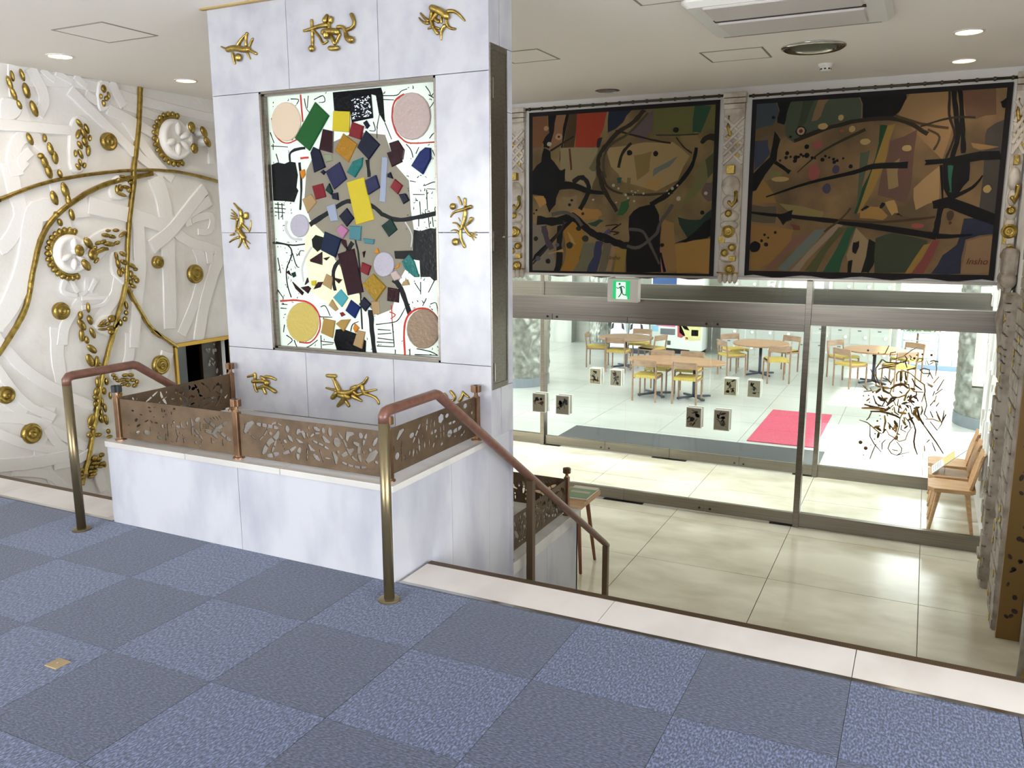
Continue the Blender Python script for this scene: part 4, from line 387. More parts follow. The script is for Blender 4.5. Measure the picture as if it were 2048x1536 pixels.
D['TAPESTRY'] = [[('7d5236',[(-3.799,2.746),(-3.627,2.741),(-3.632,2.563),(-3.709,2.42),(-3.799,2.413)]),('0d0c0e',[(-3.627,2.741),(-3.526,2.741),(-3.557,2.559),(-3.606,2.404),(-3.67,2.418),(-3.683,2.475),(-3.607,2.562)]),('8e6648',[(-3.526,2.741),(-3.427,2.735),(-3.455,2.465),(-3.581,2.403),(-3.606,2.404)]),('0d0c0e',[(-3.427,2.74),(-3.389,2.744),(-3.443,2.464),(-3.491,2.253),(-3.468,2.466)]),('4d3a22',[(-3.389,2.744),(-3.297,2.743),(-3.33,2.404),(-3.455,2.409)]),('a33a22',[(-3.297,2.743),(-2.984,2.735),(-3.017,2.575),(-3.062,2.414),(-3.171,2.386),(-3.324,2.403)]),('222a3e',[(-2.961,2.739),(-2.727,2.736),(-2.806,2.618),(-2.969,2.529)]),('6a5a5c',[(-2.722,2.517),(-2.577,2.679),(-2.499,2.727),(-2.506,2.569),(-2.604,2.426)]),('6c6a3c',[(-2.499,2.732),(-2.103,2.733),(-2.094,2.485),(-2.268,2.452),(-2.382,2.542),(-2.504,2.506)]),('2c5038',[(-2.103,2.733),(-1.931,2.722),(-2.029,2.482),(-2.116,2.497)]),('706a3c',[(-1.932,2.732),(-1.868,2.728),(-1.859,2.514),(-2.029,2.482)]),('a88e60',[(-2.99,2.378),(-2.582,2.425),(-2.3,2.412),(-2.13,2.278),(-2.232,2.049),(-2.454,1.948),(-2.805,2.043),(-2.927,2.2)]),('988564',[(-3.48,2.41),(-3.074,2.393),(-3.094,2.106),(-3.14,1.985),(-3.414,2.07),(-3.491,2.174)]),('8a7446',[(-2.694,2.301),(-2.511,2.336),(-2.528,2.144),(-2.653,2.061)]),('6e7470',[(-2.483,2.164),(-2.24,2.283),(-2.325,2.18),(-2.492,2.089)]),('b08a50',[(-2.571,2.037),(-2.379,2.086),(-2.421,1.979),(-2.546,1.971)]),('6d6648',[(-3.168,2.186),(-3.05,2.392),(-2.99,2.378),(-3.082,2.161)]),('747046',[(-2.222,1.76),(-2.077,2.024),(-2.018,2.211),(-1.852,2.34),(-1.855,2.164),(-2.071,1.886)]),('4a4a30',[(-1.976,2.231),(-1.852,2.34),(-1.844,2.153),(-1.948,2.063)]),('0d0c0e',[(-3.812,2.184),(-3.67,2.294),(-3.619,2.337),(-3.491,2.186),(-3.428,2.195),(-3.427,2.082),(-3.489,1.993),(-3.539,1.833),(-3.603,1.753),(-3.668,1.928),(-3.812,1.942)]),('0d0c0e',[(-3.67,2.418),(-3.594,2.381),(-3.567,2.233),(-3.695,2.272)]),('b28448',[(-3.792,1.918),(-3.681,1.928),(-3.642,1.846),(-3.72,1.801)]),('0d0c0e',[(-2.474,1.828),(-2.413,1.719),(-2.398,1.598),(-2.403,1.378),(-2.388,1.267),(-2.379,1.156),(-2.749,1.149),(-2.721,1.488),(-2.727,1.711),(-2.623,1.798)]),('2e5a30',[(-2.857,1.723),(-2.812,1.845),(-2.719,1.876),(-2.729,1.799),(-2.798,1.722)]),('1f544a',[(-2.865,2.089),(-2.806,2.087),(-2.822,2.022),(-2.858,2.033)]),('a87c42',[(-3.374,1.762),(-3.236,1.795),(-3.064,1.781),(-3.014,1.724),(-3.062,1.68),(-3.235,1.681)]),('6a5650',[(-2.007,1.917),(-1.967,2.011),(-1.861,2.029),(-1.853,1.851),(-1.939,1.841)]),('24382e',[(-2.231,1.695),(-2.108,1.673),(-1.998,1.672),(-1.893,1.767),(-1.858,1.713),(-1.925,1.49),(-2.1,1.467),(-2.182,1.576)]),('8e7654',[(-3.463,1.912),(-3.3,1.921),(-3.286,1.784),(-3.386,1.762)]),('27222a',[(-3.075,2.48),(-3.027,2.489),(-3.05,2.392),(-3.086,2.404)]),('9c7028',[(-3.448,1.605),(-3.335,1.662),(-3.234,1.604),(-3.22,1.443),(-3.279,1.141),(-3.47,1.137),(-3.408,1.326)]),('7e7262',[(-3.811,1.653),(-3.667,1.629),(-3.575,1.395),(-3.522,1.231),(-3.548,1.136),(-3.811,1.143)]),('383c58',[(-3.083,1.455),(-2.997,1.444),(-3.008,1.342),(-3.066,1.145),(-3.178,1.143),(-3.106,1.306)]),('6e6a52',[(-3.219,1.432),(-3.083,1.444),(-3.118,1.306),(-3.203,1.143),(-3.329,1.14),(-3.243,1.281)]),('6c624e',[(-2.997,1.444),(-2.9,1.433),(-2.945,1.239),(-2.967,1.147),(-3.054,1.145),(-3.008,1.342)]),('9a7a5c',[(-2.9,1.422),(-2.851,1.411),(-2.906,1.148),(-2.967,1.147)]),('987a38',[(-2.863,1.4),(-2.749,1.389),(-2.755,1.146),(-2.876,1.149)]),('0d0c0e',[(-2.744,1.423),(-2.394,1.48),(-2.379,1.153),(-2.749,1.146)]),('a87068',[(-2.404,1.403),(-2.367,1.337),(-2.316,1.154),(-2.373,1.153)]),('a88042',[(-2.267,1.426),(-1.86,1.492),(-1.846,1.153),(-2.213,1.151)]),('9a7648',[(-2.389,1.688),(-2.263,1.644),(-2.242,1.338),(-2.224,1.156),(-2.316,1.154),(-2.393,1.425)]),('0d0c0e',[(-2.268,1.437),(-2.146,1.481),(-1.953,1.653),(-1.889,1.684),(-1.893,1.514),(-1.968,1.481),(-2.145,1.454)]),('7e3c30',[(-1.889,1.684),(-1.847,1.705),(-1.839,1.503),(-1.893,1.492)]),('0d0c0e',[(-3.512,1.617),(-3.448,1.616),(-3.459,1.419),(-3.446,1.302),(-3.483,1.137),(-3.548,1.136),(-3.523,1.278)]),('2c4a30',[(-3.172,1.638),(-3.038,1.682),(-3.001,1.659),(-3.086,1.603)]),('b08a50',[(-3.397,1.558),(-3.333,1.489),(-3.295,1.42),(-3.358,1.454)]),('b08a50',[(-3.627,1.324),(-3.459,1.372),(-3.433,1.349),(-3.601,1.324)]),('564a66',[(-2.999,1.546),(-2.939,1.592),(-2.914,1.535),(-2.962,1.512)])],[('424a50',[(-1.532,2.752),(-1.346,2.739),(-1.315,2.633),(-1.361,2.518),(-1.519,2.487)]),('0d0c0e',[(-1.348,2.765),(-1.217,2.756),(-1.269,2.514),(-1.329,2.53),(-1.315,2.646)]),('4a5240',[(-1.217,2.756),(-0.643,2.755),(-0.616,2.528),(-0.847,2.49),(-1.169,2.352),(-1.251,2.421),(-1.248,2.603)]),('3a4430',[(-1.113,2.736),(-1.012,2.742),(-1.075,2.516),(-1.151,2.494)]),('84694a',[(-0.987,2.741),(-0.888,2.747),(-0.952,2.573),(-1.025,2.526)]),('3e4454',[(-1.548,2.382),(-1.407,2.389),(-1.374,2.268),(-1.514,2.113)]),('0d0c0e',[(-0.637,2.754),(-0.256,2.776),(-0.257,2.667),(-0.279,2.619),(-0.343,2.537),(-0.435,2.505),(-0.605,2.54)]),('96764f',[(-0.244,2.763),(0.061,2.759),(0.102,2.403),(0.054,2.161),(-0.32,2.548)]),('6c4e3a',[(0.16,2.769),(0.398,2.751),(0.42,2.504),(0.272,2.477),(0.192,2.518)]),('4a443e',[(0.366,2.389),(0.498,2.464),(0.528,1.783),(0.502,1.6),(0.369,1.736),(0.366,2.27)]),('6a4c42',[(-0.363,2.327),(-0.16,2.416),(-0.166,2.045),(-0.205,1.794),(-0.438,1.875),(-0.408,2.128)]),('aa885c',[(0.036,2.113),(-0.156,1.919),(-0.119,1.742),(0.06,1.815)]),('927a50',[(-0.384,2.127),(-0.281,2.187),(-0.276,1.948),(-0.357,1.924)]),('94703c',[(-1.527,1.951),(-1.429,2.03),(-1.329,1.906),(-1.297,1.811),(-1.52,1.814)]),('7a7446',[(-1.381,2.135),(-1.259,2.091),(-1.283,2.052),(-1.389,2.028)]),('1f4428',[(-0.456,2.469),(-0.396,2.466),(-0.435,2.18),(-0.514,1.928),(-0.597,1.709),(-0.623,1.722),(-0.563,1.929),(-0.483,2.182)]),('98783a',[(-0.396,2.466),(-0.338,2.475),(-0.387,2.178),(-0.476,1.901),(-0.573,1.709),(-0.597,1.709)]),('4e5a44',[(-0.608,2.237),(-0.525,2.259),(-0.566,1.98),(-0.601,1.761)]),('a07a40',[(-0.561,1.722),(-0.491,1.773),(-0.406,1.771),(-0.34,1.694),(-0.374,1.655),(-0.57,1.669)]),('b08c54',[(-0.373,1.809),(-0.302,1.821),(-0.259,1.718),(-0.304,1.693)]),('0d0c0e',[(-0.563,1.748),(-0.516,1.786),(-0.491,1.773),(-0.538,1.741)]),('0d0c0e',[(-0.417,1.759),(-0.402,1.797),(-0.366,1.803),(-0.381,1.765)]),('0d0c0e',[(-0.298,1.693),(-0.259,1.718),(-0.208,1.679)]),('855a4e',[(-1.121,1.498),(-0.866,1.592),(-1.142,1.403),(-1.332,1.193),(-1.374,1.206)]),('6c746a',[(-0.942,1.565),(-0.84,1.579),(-1.032,1.335),(-1.183,1.189),(-1.265,1.201)]),('96806a',[(-0.791,1.605),(-0.703,1.618),(-0.931,1.377),(-1.064,1.191),(-1.143,1.19)]),('545430',[(-0.739,1.592),(-0.676,1.591),(-0.828,1.378),(-0.906,1.188),(-1.011,1.192)]),('2a543a',[(-0.664,1.591),(-0.59,1.604),(-0.652,1.406),(-0.713,1.185),(-0.854,1.189)]),('98805f',[(-0.589,1.591),(-0.482,1.473),(-0.512,1.189),(-0.625,1.186),(-0.66,1.34)]),('15160f',[(-0.483,1.486),(-0.42,1.46),(-0.412,1.342),(-0.462,1.183),(-0.525,1.188)]),('3c4230',[(-0.423,1.499),(-0.293,1.538),(-0.0049,1.475),(-0.0211,1.385),(-0.147,1.19),(-0.413,1.184)]),('84423e',[(0.0183,1.475),(0.087,1.475),(-0.0176,1.192),(-0.112,1.19)]),('98783a',[(-0.037,1.436),(0.0299,1.475),(-0.112,1.19),(-0.171,1.189)]),('2c3042',[(0.253,1.663),(0.496,1.661),(0.507,1.538),(0.279,1.488),(0.27,1.198),(0.041,1.193),(0.121,1.348),(0.227,1.438)]),('947454',[(0.292,1.476),(0.508,1.526),(0.515,1.209),(0.27,1.204)]),('96703c',[(-1.518,1.622),(-1.125,1.566),(-1.146,1.471),(-1.336,1.263),(-1.497,1.19)]),('5c5240',[(-1.527,1.801),(-1.296,1.784),(-1.301,1.634),(-1.519,1.649)]),('8a7a48',[(-1.27,1.81),(-0.875,1.738),(-0.897,1.672),(-1.159,1.715)]),('6e4030',[(-1.168,1.634),(-1.074,1.606),(-1.072,1.566),(-1.138,1.566)]),('0d0c0e',[(-0.605,1.46),(-0.556,1.473),(-0.573,1.354),(-0.605,1.367)]),('0d0c0e',[(-0.638,1.286),(-0.607,1.294),(-0.606,1.187),(-0.637,1.186)]),('0d0c0e',[(-0.082,2.16),(0.208,2.192),(0.468,2.217),(0.485,2.145),(0.236,2.13),(-0.079,2.117)]),('0d0c0e',[(-1.534,2.087),(-1.386,2.229),(-1.345,2.465),(-1.288,2.384),(-1.318,2.213),(-1.492,1.936),(-1.532,1.91)]),('0d0c0e',[(0.057,2.137),(0.256,2.154),(0.271,1.983),(0.192,1.862),(0.127,1.826),(0.075,1.914)]),('28664e',[(0.098,2.111),(0.138,2.109),(0.146,1.875),(0.127,1.901)]),('0d0c0e',[(0.0027,1.816),(0.125,1.851),(0.504,1.698),(0.502,1.6),(0.133,1.751),(0.0192,1.753)]),('0d0c0e',[(-1.291,1.702),(-1.213,1.729),(-1.148,1.755),(-1.156,1.661),(-1.233,1.614)]),('0d0c0e',[(0.443,2.608),(0.489,2.628),(0.49,2.558),(0.453,2.561)]),('98744a',[(0.256,2.287),(0.465,2.247),(0.316,2.224)])]]
D['TAP_STROKES'] = [[('0d0c0e',0.084,0.0263,[(-3.49,2.027),(-3.339,2.023),(-3.165,1.963),(-2.97,1.942)]),('161412',0.046,0.046,[(-3.339,2.057),(-3.253,2.105),(-3.178,2.053),(-3.177,1.941),(-3.261,1.784)]),('2e261a',0.044,0.044,[(-2.59,2.732),(-2.701,2.623),(-2.862,2.524),(-3.002,2.389),(-3.06,2.293),(-3.058,2.161),(-3.007,1.993),(-2.858,1.756)]),('3c3424',0.0230,0.0230,[(-3.022,2.159),(-2.971,2.014),(-2.803,1.933),(-2.51,1.916),(-2.284,1.933)]),('0d0c0e',0.032,0.052,[(-2.067,2.349),(-2.104,2.183),(-2.209,2.038),(-2.34,1.913),(-2.508,1.818)]),('2a1e18',0.0184,0.0184,[(-2.886,2.547),(-2.698,2.494),(-2.468,2.43),(-2.321,2.402)]),('2a1e18',0.0276,0.0276,[(-2.72,2.42),(-2.811,2.327),(-2.849,2.187)]),('4e4430',0.0242,0.0242,[(-2.555,2.699),(-2.745,2.518),(-2.954,2.398),(-3.011,2.236),(-2.985,2.092)]),('2a2218',0.073,0.032,[(-1.867,2.433),(-1.963,2.437),(-2.025,2.389)]),('3c3420',0.0132,0.0132,[(-2.47,2.483),(-2.246,2.472),(-2.05,2.473)]),('3a2c1c',0.0147,0.0147,[(-2.268,2.452),(-2.187,2.354),(-2.108,2.298)]),('2a1e16',0.0184,0.0184,[(-3.332,2.514),(-3.455,2.454),(-3.594,2.381)]),('60301c',0.0184,0.0184,[(-3.38,2.395),(-3.359,2.181)]),('7e6c46',0.035,0.035,[(-2.735,2.085),(-2.756,1.976),(-2.813,1.878)]),('0d0c0e',0.087,0.069,[(-3.746,1.676),(-3.513,1.663),(-3.335,1.708),(-3.222,1.615),(-3.084,1.524),(-2.913,1.467),(-2.743,1.412),(-2.614,1.424)]),('57504a',0.035,0.0253,[(-2.724,1.58),(-2.582,1.557),(-2.497,1.424),(-2.399,1.236)]),('57504a',0.032,0.032,[(-2.743,1.412),(-2.613,1.401),(-2.442,1.535),(-2.4,1.645),(-2.28,1.817)]),('0d0c0e',0.037,0.037,[(-3.811,1.25),(-3.537,1.5),(-3.335,1.696)]),('2a2622',0.0225,0.0225,[(-3.798,1.215),(-3.486,1.547),(-3.436,1.674)]),('57504a',0.037,0.037,[(-3.577,1.733),(-3.437,1.754),(-3.31,1.707),(-3.234,1.615)]),('4a4048',0.062,0.062,[(-3.667,1.617),(-3.641,1.5),(-3.575,1.371)]),('3a2018',0.0115,0.0115,[(-2.976,1.614),(-2.844,1.625),(-2.915,1.569),(-2.808,1.636)]),('3a2018',0.0115,0.0115,[(-2.926,1.558),(-2.83,1.546),(-2.889,1.524)]),('0d0c0e',0.0264,0.0264,[(-2.391,1.348),(-2.339,1.159)])],[('0d0c0e',0.035,0.035,[(0.089,2.756),(0.125,2.522),(0.152,2.34),(0.122,2.159)]),('0d0c0e',0.037,0.037,[(0.139,2.759),(0.185,2.398),(0.207,2.204)]),('2a2218',0.0184,0.0184,[(0.061,2.759),(0.075,2.525),(0.128,2.353),(0.077,2.161)]),('0d0c0e',0.0135,0.057,[(-1.394,1.873),(-1.019,1.992),(-0.646,2.072),(-0.491,2.119),(-0.212,2.122)]),('0d0c0e',0.034,0.034,[(-1.33,2.187),(-1.193,2.09)]),('0d0c0e',0.0224,0.059,[(-1.537,1.732),(-1.265,1.702),(-0.871,1.659),(-0.491,1.604),(0.061,1.513)]),('0d0c0e',0.05,0.0125,[(0.061,1.513),(0.176,1.513),(0.332,1.526)]),('0d0c0e',0.043,0.043,[(0.085,1.79),(0.061,1.665),(0.049,1.526)]),('0d0c0e',0.039,0.0092,[(0.149,1.838),(0.298,1.921),(0.366,2.017)]),('2e261a',0.034,0.034,[(-1.169,2.365),(-0.919,2.456),(-0.615,2.516),(-0.317,2.511),(-0.076,2.375)]),('4a3a24',0.0216,0.0216,[(-0.343,2.537),(-0.14,2.464),(0.079,2.416)]),('4a3a24',0.0184,0.0184,[(-0.079,2.412),(0.0169,2.346),(-0.0197,2.238)]),('34301c',0.0078,0.0286,[(-1.128,2.087),(-0.908,2.275),(-0.574,2.438)]),('4a3820',0.0208,0.0208,[(-0.744,1.658),(-0.372,1.636),(0.037,1.677)]),('4a3820',0.0175,0.0175,[(-0.65,1.762),(-0.719,1.671),(-0.864,1.552)]),('0d0c0e',0.0253,0.0115,[(0.047,2.113),(0.085,1.79)]),('30281c',0.0168,0.0168,[(-0.138,2.44),(0.094,2.499),(0.271,2.489)])]]
D['TAP_DOTS'] = [[('101014',-2.272,2.522,0.0286,0.0260),('101014',-2.735,2.327,0.0288,0.0264),('101014',-2.468,2.308,0.0264,0.0264),('101014',-1.987,1.736,0.0198,0.0198),('101014',-3.35,1.876,0.0156,0.0132),('101014',-3.374,1.831,0.0182,0.0154),('b8b098',-2.899,2.015,0.0168,0.0154),('b8b098',-2.845,1.984,0.0120,0.0110),('b8b098',-2.767,1.919,0.0144,0.0132),('b8b098',-2.705,1.955,0.0096,0.0088),('b8b098',-2.667,1.941,0.0096,0.0088),('b8b098',-2.582,1.929,0.0120,0.0110),('b8b098',-2.291,1.971,0.0154,0.0154),('b8b098',-2.241,1.998,0.0110,0.0110),('b8b098',-2.323,1.923,0.0088,0.0088),('b8b098',-2.677,1.856,0.0120,0.0110),('b8b098',-2.866,1.846,0.0096,0.0088),('b8b098',-3.114,1.878,0.0120,0.0110),('b8b098',-1.96,1.919,0.0176,0.0176),('b8b098',-2.226,1.873,0.0220,0.0220),('b8b098',-3.607,2.449,0.0260,0.0220),('b8b098',-2.341,1.95,0.0077,0.0077),('b8b098',-2.639,1.957,0.0072,0.0066),('b8b098',-2.69,1.92,0.0072,0.0066),('b8b098',-2.742,1.888,0.0108,0.0099),('b48a68',-3.643,2.608,0.0286,0.0242),('b48a68',-3.5,2.517,0.039,0.033),('17181c',-3.5,2.517,0.0130,0.0110),('26241e',-3.271,1.587,0.0286,0.0242),('26241e',-3.195,1.484,0.036,0.033),('26241e',-3.37,1.416,0.036,0.034),('26241e',-3.226,1.738,0.0168,0.0154),('26241e',-3.758,1.482,0.0260,0.0240),('0d0c0e',-3.616,1.247,0.0286,0.0264),('0d0c0e',-2.376,1.423,0.0198,0.0198),('0d0c0e',-1.987,1.736,0.0198,0.0198),('0d0c0e',-3.752,1.781,0.0104,0.0096),('0d0c0e',-3.782,1.746,0.0091,0.0084),('56505c',-3.511,1.419,0.0234,0.0216),('56505c',-3.732,1.275,0.0286,0.0264)],[('0d0c0e',-1.226,2.262,0.0182,0.0182),('0d0c0e',-1.233,2.223,0.0156,0.0156),('0d0c0e',-1.148,2.22,0.0208,0.0208),('0d0c0e',-1.153,2.191,0.0182,0.0182),('0d0c0e',-1.104,2.244,0.0130,0.0130),('0d0c0e',-1.052,2.236,0.0234,0.0234),('0d0c0e',-1.006,2.214,0.0130,0.0130),('0d0c0e',-0.916,2.192,0.0182,0.0182),('0d0c0e',-0.893,2.223,0.0117,0.0117),('0d0c0e',-0.822,2.194,0.0130,0.0130),('0d0c0e',-0.814,2.168,0.0156,0.0156),('0d0c0e',-0.79,2.18,0.0130,0.0130),('0d0c0e',-0.741,2.198,0.0096,0.0104),('0d0c0e',-0.674,2.125,0.0168,0.0182),('0d0c0e',-1.057,2.312,0.0208,0.0208),('0d0c0e',-1.285,2.199,0.0104,0.0104),('0d0c0e',-1.194,2.228,0.0104,0.0104),('0d0c0e',-1.123,2.225,0.0117,0.0117),('0d0c0e',-1.084,2.231,0.0104,0.0104),('0d0c0e',-0.98,2.207,0.0091,0.0091),('0d0c0e',-0.86,2.209,0.0104,0.0104),('0d0c0e',-1.204,2.406,0.0117,0.0117),('0d0c0e',-1.474,1.414,0.053,0.053),('0d0c0e',-1.372,1.435,0.0196,0.0196),('0d0c0e',-1.415,1.47,0.0140,0.0140),('0d0c0e',-1.39,1.525,0.0126,0.0126),('0d0c0e',-1.294,1.546,0.0130,0.0140),('0d0c0e',-1.355,1.498,0.0098,0.0098),('0d0c0e',-1.364,2.584,0.0156,0.0156),('96504a',-0.983,2.083,0.049,0.075),('96504a',-0.965,2.323,0.042,0.036),('96504a',-0.769,2.436,0.0168,0.0130),('494054',-0.865,1.938,0.036,0.047),('494054',-0.797,2.103,0.031,0.039),('b49660',-0.782,2.55,0.0240,0.0260),('b49660',-0.93,2.482,0.044,0.0286),('b49660',-0.683,2.446,0.0264,0.0286),('b49660',-0.569,2.333,0.043,0.0260),('b49660',-0.229,2.263,0.038,0.0264),('b49660',0.409,1.904,0.031,0.034),('b49660',-1.276,2.032,0.078,0.0234),('17181a',-1.116,2.451,0.047,0.047),('a88c70',-1.116,2.451,0.034,0.034),('6a2a22',-1.116,2.451,0.0169,0.0169),('4a3826',0.15,1.689,0.0286,0.044),('4a3826',0.155,1.626,0.0121,0.0143),('9a4e44',-0.096,1.602,0.054,0.0234)]]
D['TAP_SIGN'] = [(-2.933,1.285),(0.302,1.287)]
